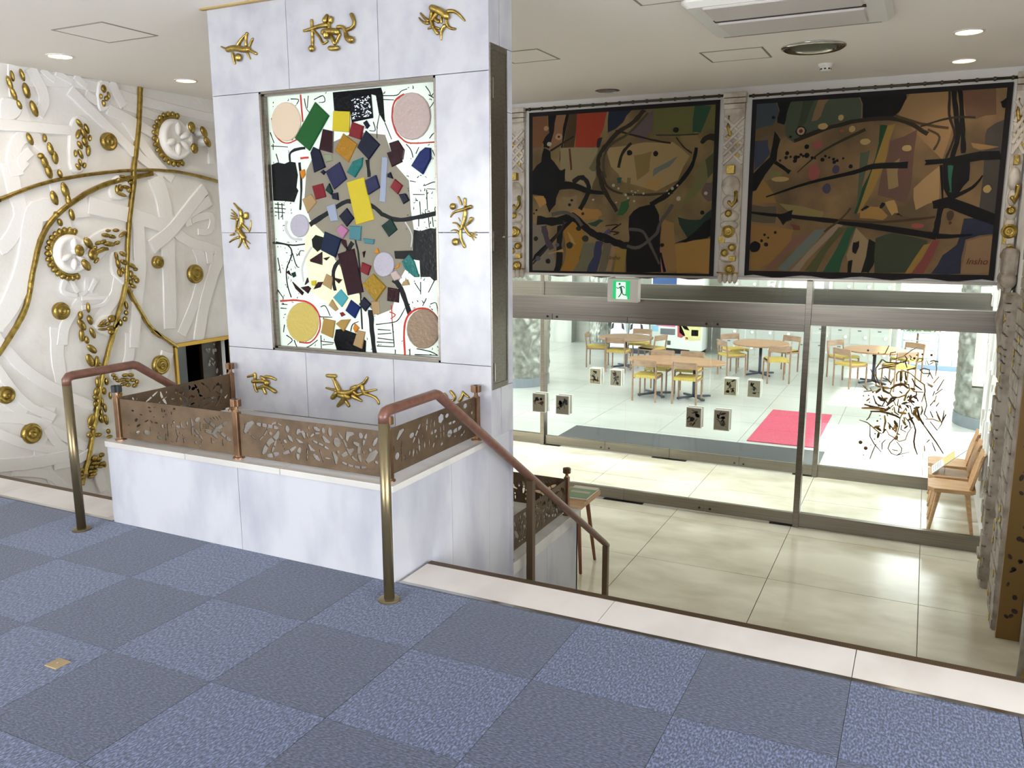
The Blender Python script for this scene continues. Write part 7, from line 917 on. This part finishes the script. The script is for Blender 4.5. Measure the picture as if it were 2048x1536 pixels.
# ------------------------------------------------------------------ porch chairs and book table
M_OAK = mat('oak', '#b98f66', .45, col2='#a57b52', nscale=6, stretch=(1, 8, 8), bump=.05)
def plank_chair(y, label):
    t = thing('plank_chair', (.40, y, ZL), label, 'chair', 'plank chairs in the porch')
    f = Frame((.40, y, ZL), (1, 0, 0), (0, 1, 0), (0, 0, 1))
    oct_ = [(-.22, -.14), (-.16, -.19), (.15, -.17), (.19, -.13), (.19, .13), (.15, .17), (-.16, .19), (-.22, .14)]
    rel(t, G().prism(oct_, f, .395, .435).build('seat', M_OAK, bevel=.006))
    for sx, sy2 in ((-1, -1), (-1, 1), (1, -1), (1, 1)):
        rel(t, G().tube([f.p(sx * .12, sy2 * .11, .40), f.p(sx * .185, sy2 * .165, .012)], [.024, .016], 8).build('leg', M_OAK, smooth=True))
    g = G(); P = []
    for k in range(9):
        s = -1 + k / 4; P.append((s * .17, .18 + .02 * (1 - s * s)))
    vs, fs = [], []
    for j in range(6):
        h = .425 + .36 * j / 5; wd = .13 + .06 * math.sin(math.pi * min(1, j / 4)) if j < 5 else .15
        for k in range(9):
            s = -1 + k / 4
            xx = .13 + .0 + .025 * (1 - s * s) + .085 * (j / 5) ** 1.2
            vs += [f.p(xx, s * wd, h), f.p(xx + .02, s * wd, h)]
    for j in range(5):
        for k in range(8):
            a = (j * 9 + k) * 2; b = a + 2; c = a + 18; d = c + 2
            fs += [(a, c, d, b), (a + 1, b + 1, d + 1, c + 1)]
            if j == 0: fs.append((a, b, b + 1, a + 1))
            if j == 4: fs.append((c, c + 1, d + 1, d))
        a = j * 18; fs.append((a, a + 1, a + 19, a + 18)); a = j * 18 + 16; fs.append((a, a + 18, a + 19, a + 1))
    g.add(vs, fs); rel(t, g.build('backrest', M_OAK, smooth=False))
    return t
plank_chair(8.86, 'oak plank chair nearest the front glass screen'); plank_chair(9.3, 'oak plank chair in the middle with the notice leaning on it'); plank_chair(9.76, 'oak plank chair farthest in beside the outer screen')
nt_ = thing('notice_board', (.3, 9.3, -.865), 'white notice card with yellow band leaning on the middle chair', 'notice')
fr_ = Frame((.22, 9.16, -.862), (.72, .0, .694), (0, 1, 0), (-.694, 0, .72))
rel(nt_, G().box(0, 0, 0, 0, 0, 0).build('stub', M_WHITEP)) if False else None
rel(nt_, G().prism([(0, 0), (.40, 0), (.40, .30), (0, .30)], fr_, 0, .008).build('card', mat('card_white', '#e4e4e2', .5)))
rel(nt_, G().prism([(.14, .0), (.27, .0), (.27, .30), (.14, .30)], fr_, .008, .0095).build('yellow_band', mat('card_yellow', '#cdbb7c', .5)))
for k in range(5): rel(nt_, G().prism([(.02 + .02 * k, .03), (.03 + .02 * k, .03), (.03 + .02 * k, .26), (.02 + .02 * k, .26)], fr_, .008, .009).build('text_line', mat('card_grey', '#a9a9a9', .6)))
rel(nt_, G().box(.33, .335, 9.28, 9.32, -.862, -.765).build('prop', M_CHROME))
bt = thing('book_table', (-2.69, 6.42, ZL), 'low wooden table with splayed legs beside the lower ledge', 'table')
rel(bt, G().box(-2.95, -2.425, 6.14, 6.69, -.72, -.68).build('table_top', M_OAK, bevel=.004))
for sx, sy2 in ((-1, -1), (-1, 1), (1, -1), (1, 1)):
    rel(bt, G().tube([(-2.69 + sx * .2, 6.42 + sy2 * .1, -.71), (-2.69 + sx * .255, 6.42 + sy2 * .17, ZL + .01)], [.02, .014], 8).build('leg', mat('walnut_leg', '#7a4a30', .45), smooth=True))
bk = thing('catalogue', (-2.55, 6.5, -.68), 'green covered catalogue lying open on the book table', 'book')
bf = Frame((-2.66, 6.36, -.679), (1, .05, 0), (0, 1, 0), (0, 0, 1))
rel(bk, G().prism([(0, 0), (.225, 0), (.225, .31), (0, .31)], bf, 0, .014).build('pages', mat('paper', '#dcd7c8', .7)))
rel(bk, G().prism([(-.003, -.003), (.228, -.003), (.228, .313), (-.003, .313)], bf, .014, .017).build('cover', mat('green_cover', '#4f7a46', .35)))
rel(bk, G().prism([(.03, .12), (.2, .12), (.2, .17), (.03, .17)], bf, .017, .0175).build('cover_title', mat('cover_pink', '#b99a90', .5)))
rel(bk, G().prism([(.0, .24), (.225, .24), (.225, .31), (.0, .31)], bf, .017, .0175).build('cover_band', mat('cover_pale', '#c8c2b4', .5)))
b3 = G().box(-2.86, -2.68, 6.18, 6.4, -.679, -.672).build('leaflet', mat('leaflet_yellow', '#b9ab5c', .5), label='yellow leaflet lying beside the green catalogue', category='leaflet')

# ------------------------------------------------------------------ forecourt furniture
M_ASH = mat('ash_wood', '#8f735c', .5, col2='#7e634c', nscale=8, stretch=(1, 1, 4))
M_CORD = mat('yellow_cord', '#b8983a', .6, col2='#a8a058', nscale=40)
M_BASE = mat('graphite_base', '#3a3d48', .4, .6)
M_TOP = mat('oak_top', '#a07a58', .4, col2='#8d6846', nscale=4, stretch=(1, 9, 1))
def make_chair():
    out = []
    def part(n, g, m, bv=0.): out.append((n, g.mesh(n, m), bv))
    for s in (-1, 1):
        part('leg', G().tube([(s * .195, .19, .43), (s * .195, .195, .012)], .016, 8), M_ASH)
        part('leg', G().tube([(s * .2, -.2, .012), (s * .2, -.2, .45), (s * .2, -.235, .70)], .017, 8), M_ASH)
        part('side_rail', G().box(s * .195 - .012, s * .195 + .012, -.19, .19, .385, .415), M_ASH)
    g = G()
    for k in range(9): g.box(-.19 + .0425 * k, -.19 + .0425 * k + .039, -.205, .205, .405, .452)
    g.box(-.19, .19, -.195, .195, .41, .445)
    part('corded_seat', g, M_CORD)
    g = G(); n = 8
    for k in range(n):
        s0, s1 = -1 + 2 * k / n, -1 + 2 * (k + 1) / n
        q = lambda s: -.225 - .022 * (1 - s * s)
        vs = [(.2 * s, q(s) + d, h) for s in (s0, s1) for d in (-.009, .009) for h in (.605, .715)]
        g.add([V(v_) for v_ in vs], [(0, 1, 3, 2), (4, 6, 7, 5), (0, 4, 5, 1), (2, 3, 7, 6), (1, 5, 7, 3), (0, 2, 6, 4)])
    part('backrest', g, M_ASH)
    return out
CHP = make_chair()
CH = [(-4.11, 13.58, 0, 'near left corded chair with its back to the doors at the oval table'), (-3.43, 13.6, 0, 'near right corded chair with its back to the doors at the oval table'),
      (-4.15, 14.38, 180, 'far left corded chair behind the oval table'), (-3.62, 14.42, 180, 'far right corded chair behind the oval table'),
      (-5.5, 16.1, 0, 'corded chair with its back to the doors at the round table by the machines'), (-6.1, 16.5, -80, 'corded chair at the left side of the round table by the machines'),
      (-5.0, 16.75, 70, 'corded chair at the right side of the round table by the machines'), (-5.45, 17.3, 180, 'corded chair behind the round table by the machines'),
      (-3.3, 16.55, -52, 'corded chair at the near left of the middle round table'), (-2.4, 16.2, 22, 'corded chair at the near right of the middle round table'),
      (-3.4, 17.3, -140, 'corded chair at the far left of the middle round table'), (-2.45, 17.45, 150, 'corded chair at the far right of the middle round table'),
      (-1.1, 16.3, -42, 'corded chair at the near left of the table behind the gilded bramble'), (-1.3, 17.2, -130, 'corded chair at the far left of the table behind the gilded bramble'),
      (-.2, 17.35, 145, 'corded chair at the far right of the table behind the gilded bramble'), (-.3, 16.35, 35, 'corded chair at the near right of the table behind the gilded bramble')]
for x, y, a, lb in CH:
    t = thing('corded_chair', (x, y, ZL), lb, 'chair', 'corded chairs in the forecourt', math.radians(a))
    for n, me, bv in CHP: link(n, me, t)
def foot_star(t, x, y, r):
    rel(t, G().lathe([(.035, .06), (.03, .1), (.03, .62)], (x, y, ZL), (0, 0, 1), 14).build('pedestal', M_BASE, smooth=True))
    for k in range(4):
        a = math.pi / 4 + k * math.pi / 2; c, s_ = math.cos(a), math.sin(a)
        rel(t, G().box(0, r, -.02, .02, .02, .055, Matrix.Translation((x, y, ZL)) @ Matrix.Rotation(a, 4, 'Z') @ Matrix.Rotation(.06, 4, 'Y') @ Matrix.Translation((0, 0, .02))).build('foot', M_BASE, bevel=.004))
def table(x, y, rx, ry, feet, label, tone=M_TOP):
    t = thing('oval_table' if rx > ry + .1 else 'round_table', (x, y, ZL), label, 'table', 'wooden tables in the forecourt')
    g = G(); n = 40; prof = [(.985, .622), (1.0, .64), (.995, .652)]
    for i, (s, z) in enumerate(prof):
        g.v += [(x + rx * s * math.cos(2 * math.pi * k / n), y + ry * s * math.sin(2 * math.pi * k / n), ZL + z) for k in range(n)]
    for i in range(2):
        for k in range(n): g.f.append([i * n + k, i * n + (k + 1) % n, (i + 1) * n + (k + 1) % n, (i + 1) * n + k]); g.mi.append(0)
    g.f += [list(range(n - 1, -1, -1)), list(range(2 * n, 3 * n))]; g.mi += [0, 0]
    rel(t, g.build('table_top', tone))
    for dx in feet: foot_star(t, x + dx, y, .32)
table(-3.73, 13.95, .85, .5, (-.36, .33), 'long oval wooden table nearest the glass doors'); table(-5.5, 16.55, .57, .57, (0,), 'round wooden table in front of the white machines', M_ASH)
table(-2.8, 16.8, .54, .54, (0,), 'round wooden table in front of the lockers'); table(-.73, 16.8, .54, .54, (0,), 'round wooden table behind the gilded bramble')

# mats
M_MAT = mat('grey_mat', '#303236', .95, col2='#44464a', nscale=90, bump=.6, bscale=200)
G().box(-4.475, -1.0, 10.2, 11.26, ZL, ZL + .012).build('door_mat', M_MAT, label='long grey door mat outside the glass doors', category='mat')
G().box(-2.03, -1.14, 11.43, 13.62, ZL, ZL + .012).build('red_carpet', mat('red_mat', '#a5364e', .95, col2='#b64c62', nscale=60, bump=.6, bscale=200), label='crimson carpet runner lying outside the glass doors', category='carpet')

# embossed metal columns
from mathutils import noise
M_EMB = mat('embossed_metal', '#8e9088', .38, .65, col2='#6d7068', nscale=9, lo=.4, hi=.65)
def column(x, y, r, label, taper=.0):
    t = thing('embossed_column', (x, y, ZL), label, 'column', 'embossed metal columns')
    n, m = 110, 120; vs, fs = [], []
    for i in range(m + 1):
        z = .16 + 3.9 * i / m
        for k in range(n):
            w = 2 * math.pi * k / n
            q = V((math.cos(w) * 2.2, math.sin(w) * 2.2, z * 2.4)); q2 = q + noise.noise_vector(q * 1.2) * .8
            d = abs(noise.noise(q2 * 1.8)) * .05 + noise.noise(q2 * 5) * .012
            rr_ = r * (1 + taper * z) + d
            vs.append((x + math.cos(w) * rr_, y + math.sin(w) * rr_, ZL + z))
    for i in range(m):
        for k in range(n): fs.append((i * n + k, i * n + (k + 1) % n, (i + 1) * n + (k + 1) % n, (i + 1) * n + k))
    g = G(); g.add([V(q) for q in vs], fs); rel(t, g.build('embossed_shaft', M_EMB, smooth=True))
    rel(t, G().lathe([(r + .03, 0), (r + .03, .17), (r - .02, .17)], (x, y, ZL), (0, 0, 1), 48).build('plinth', mat('slate_plinth', '#6a7278', .6)))
column(-6.83, 14.1, .58, 'embossed metal column at the left behind the pier', .03); column(1.2, 14.0, .64, 'embossed metal column at the right behind the gilded bramble', .03); column(-7.0, 19.2, .3, 'slender embossed metal column beside the white machines')

# back of the forecourt
M_CONC = mat('pale_concrete', '#b3b5ae', .85, col2='#989b94', nscale=1.4, ndetail=8, stretch=(2, 2, .5), bump=.15, bscale=12)
G().box(-12, -.45, 20.0, 20.3, ZL, 4.2).build('wall_far', M_CONC, kind='structure')
G().box(-12, -8.0, 19.7, 20.0, ZL, 4.2).build('wall_far', M_CONC, kind='structure')
G().box(-30, 40, 21, 60, ZL - .3, ZL - .02).build('ground', M_FLOOR, kind='structure')
G().box(6.0, 40, 3.3, 21, ZL - .3, ZL - .02).build('ground', M_FLOOR, kind='structure')
G().box(-40, -9, 3.3, 60, ZL - .3, ZL - .02).build('ground', M_FLOOR, kind='structure')
lk = thing('locker_bank', (-2.35, 19.4, ZL), 'bank of pale grey coin lockers against the far wall', 'lockers')
M_LOCK = mat('locker_grey', '#a6aba6', .45); W_ = .373
rel(lk, G().box(-4.12, -.56, 19.22, 19.75, ZL, .62).build('carcass', mat('locker_body', '#b4b0a6', .5)))
dme = G().box(-W_ / 2 + .006, W_ / 2 - .006, -.012, 0, -.172, .172).mesh('locker_door', M_LOCK); hme = G().lathe([(.03, 0), (.034, .02), (.02, .035)], (0, 0, 0), (0, -1, 0), 14).mesh('lock_knob', mat('lock_white', '#e6e6e0', .4)); pme = G().box(-.035, .035, -.004, 0, -.012, .012).mesh('number_plate', mat('plate_dark', '#5a5c5e', .5))
for i in range(9):
    for j in range(5):
        d = link('locker_door', dme); d.location = (-3.92 + .393 * i, 19.22, ZL + .22 + .36 * j); d.parent = lk; d.matrix_parent_inverse = Matrix.Translation(lk.location).inverted()
        h = link('lock_knob', hme, d); h.location = (.12, -.012, -.02); p = link('number_plate', pme, d); p.location = (0, -.012, .12)
vm = thing('vending_machine', (-5.05, 19.2, ZL), 'wide vending machine wrapped in colourful abstract print', 'vending machine')
rel(vm, G().box(-5.7, -4.47, 18.92, 19.5, ZL + .08, .6).build('cabinet', mat('vm_white', '#cfd6d0', .35), bevel=.03))
rel(vm, G().box(-5.66, -4.5, 18.96, 19.45, ZL, ZL + .08).build('base', M_BLACK))
VF = Frame((0, 18.92, 0), (1, 0, 0), (0, 0, 1), (0, -1, 0))
for c, P in (('#c9c48c', [(-5.0, -.62), (-4.5, -.6), (-4.5, -.95), (-4.75, -.98), (-5.0, -.8)]), ('#a8484a', [(-5.05, -.6), (-4.98, -.6), (-4.86, -.86), (-4.95, -.92), (-5.04, -.9)]), ('#15161a', [(-4.98, -.6), (-4.86, -.6), (-4.76, -.74), (-4.88, -.72)]), ('#2b4a80', [(-5.66, -.3), (-5.1, -.3), (-5.1, .5), (-5.66, .5)]),
             ('#c86a9a', [(-5.55, -.66), (-5.1, -.68), (-5.1, -.64), (-5.55, -.62)]), ('#5e656a', [(-5.45, -.72), (-5.1, -.72), (-5.1, -.86), (-5.45, -.86)]), ('#34383c', [(-4.72, -.72), (-4.56, -.72), (-4.56, -.86), (-4.72, -.86)]), ('#d08a3a', [(-4.86, -.9), (-4.8, -.9), (-4.8, -.96), (-4.86, -.96)]), ('#3a4a44', [(-5.28, -1.0), (-5.2, -1.0), (-5.2, -1.1), (-5.28, -1.1)]), ('#16181c', [(-5.35, -1.17), (-4.75, -1.19), (-4.75, -1.22), (-5.35, -1.21)]), ('#8fc0d8', [(-5.66, -.66), (-5.5, -.66), (-5.5, -.8), (-5.66, -.8)]), ('#dfe6ea', [(-5.05, -.2), (-4.55, -.2), (-4.55, .45), (-5.05, .45)])):
    rel(vm, G().prism(P, VF, 0, .006).build('printed_shape', mat('print_' + c, c, .35)))
for k, (x, lb) in enumerate(((-6.37, 'left white moulded machine with dark side windows'), (-5.91, 'right white moulded machine with dark side windows'))):
    t = thing('white_machine', (x, 18.6, ZL), lb, 'machine', 'white moulded machines by the far wall')
    rel(t, G().pad([(x - .2, -1.2), (x + .2, -1.2), (x + .2, -.86), (x + .17, -.62), (x + .13, -.5), (x - .13, -.5), (x - .17, -.62), (x - .2, -.86)], Frame((0, 18.6, 0), (1, 0, 0), (0, 0, 1), (0, -1, 0)), -.35, .05, .05).build('shell', mat('gloss_white', '#dfe6ea', .2), bevel=.01))
    rel(t, G().box(x - .19, x + .19, 18.57, 18.93, ZL, -1.2).build('plinth', M_BASE))
    for s_ in (-1, 1): rel(t, G().prism([(x + s_ * .165, -.76), (x + s_ * .1, -.72), (x + s_ * .09, -.6), (x + s_ * .14, -.62)], Frame((0, 18.55, 0), (1, 0, 0), (0, 0, 1), (0, -1, 0)), 0, .004).build('side_window', M_BLACK))
    rel(t, G().prism([(x - .15, -.82), (x + .15, -.82), (x + .17, -.9), (x - .17, -.9)], Frame((0, 18.55, 0), (1, 0, 0), (0, 0, 1), (0, -1, 0)), 0, .02).build('tray', mat('pale_blue_tray', '#b8c4ce', .3)))
# street barrier and greenery beyond
br_ = thing('street_barrier', (.3, 19.0, ZL), 'pale tubular street barrier beyond the forecourt on the right', 'barrier')
M_TUBE = mat('barrier_tube', '#a9b2ba', .4, .4)
rel(br_, G().pipe([(-.32, 19, ZL), (-.32, 19, -.55), (.32, 19, -.55), (.36, 19, -.6), (.36, 19, ZL)], .022, 8).build('hoop', M_TUBE, smooth=True))
for z in (-.72, -.9, -1.08): rel(br_, G().pipe([(-.32, 19, z), (.9, 19, z)], .012, 8).build('rail', M_TUBE, smooth=True))
for x in (-.15, .0, .15, .62, .85): rel(br_, G().pipe([(x, 19, ZL), (x, 19, -.58)], .009, 6).build('upright', M_TUBE, smooth=True))
rel(br_, G().box(-.4, .95, 18.9, 19.1, ZL, ZL + .1).build('kerb_foot', mat('blue_grey', '#7f93ad', .7)))
sb_ = thing('shrub', (-.05, 22.0, ZL), 'dark green shrub beyond the street barrier', 'shrub'); rr = random.Random(4)
rel(sb_, G().tube([(-.05, 22, ZL - .02), (-.05, 22, -.6)], .03, 6).build('stem', mat('bark', '#5a4632', .8)))
g = G()
for k in range(700):
    a, e, d = rr.uniform(0, 6.28), rr.uniform(-1, 1), rr.uniform(.15, .5) ; c = V((-.05 + math.cos(a) * d, 22 + math.sin(a) * d, -.45 + e * .42)); u = V((rr.uniform(-1, 1), rr.uniform(-1, 1), rr.uniform(-1, 1))).normalized() * .06; w_ = u.orthogonal().normalized() * .025
    g.add([c - u, c + w_, c + u, c - w_], [(0, 1, 2, 3)])
rel(sb_, g.build('foliage', mat('leaf_green', '#3d5c34', .6, col2='#58743f', nscale=6), kind='stuff'))
G().box(-8, 20, 32, 32.4, ZL, 6).build('wall_far', mat('street_wall', '#dcdcd8', .8), kind='structure')
lb_ = thing('sign_light_box', (.61, 10.36, -.13), 'tall pale light box sign beside the outer screen on the right', 'light box')
rel(lb_, G().box(.558, XR - .002, 10.27, 10.45, -.12, .95).build('lit_face', mat('pale_acrylic', '#dfe8d6', .3, emit='#e2efd8', estr=.55)))
rel(lb_, G().box(.55, XR - .001, 10.265, 10.455, -.14, -.12).build('bottom_cap', M_STEEL))
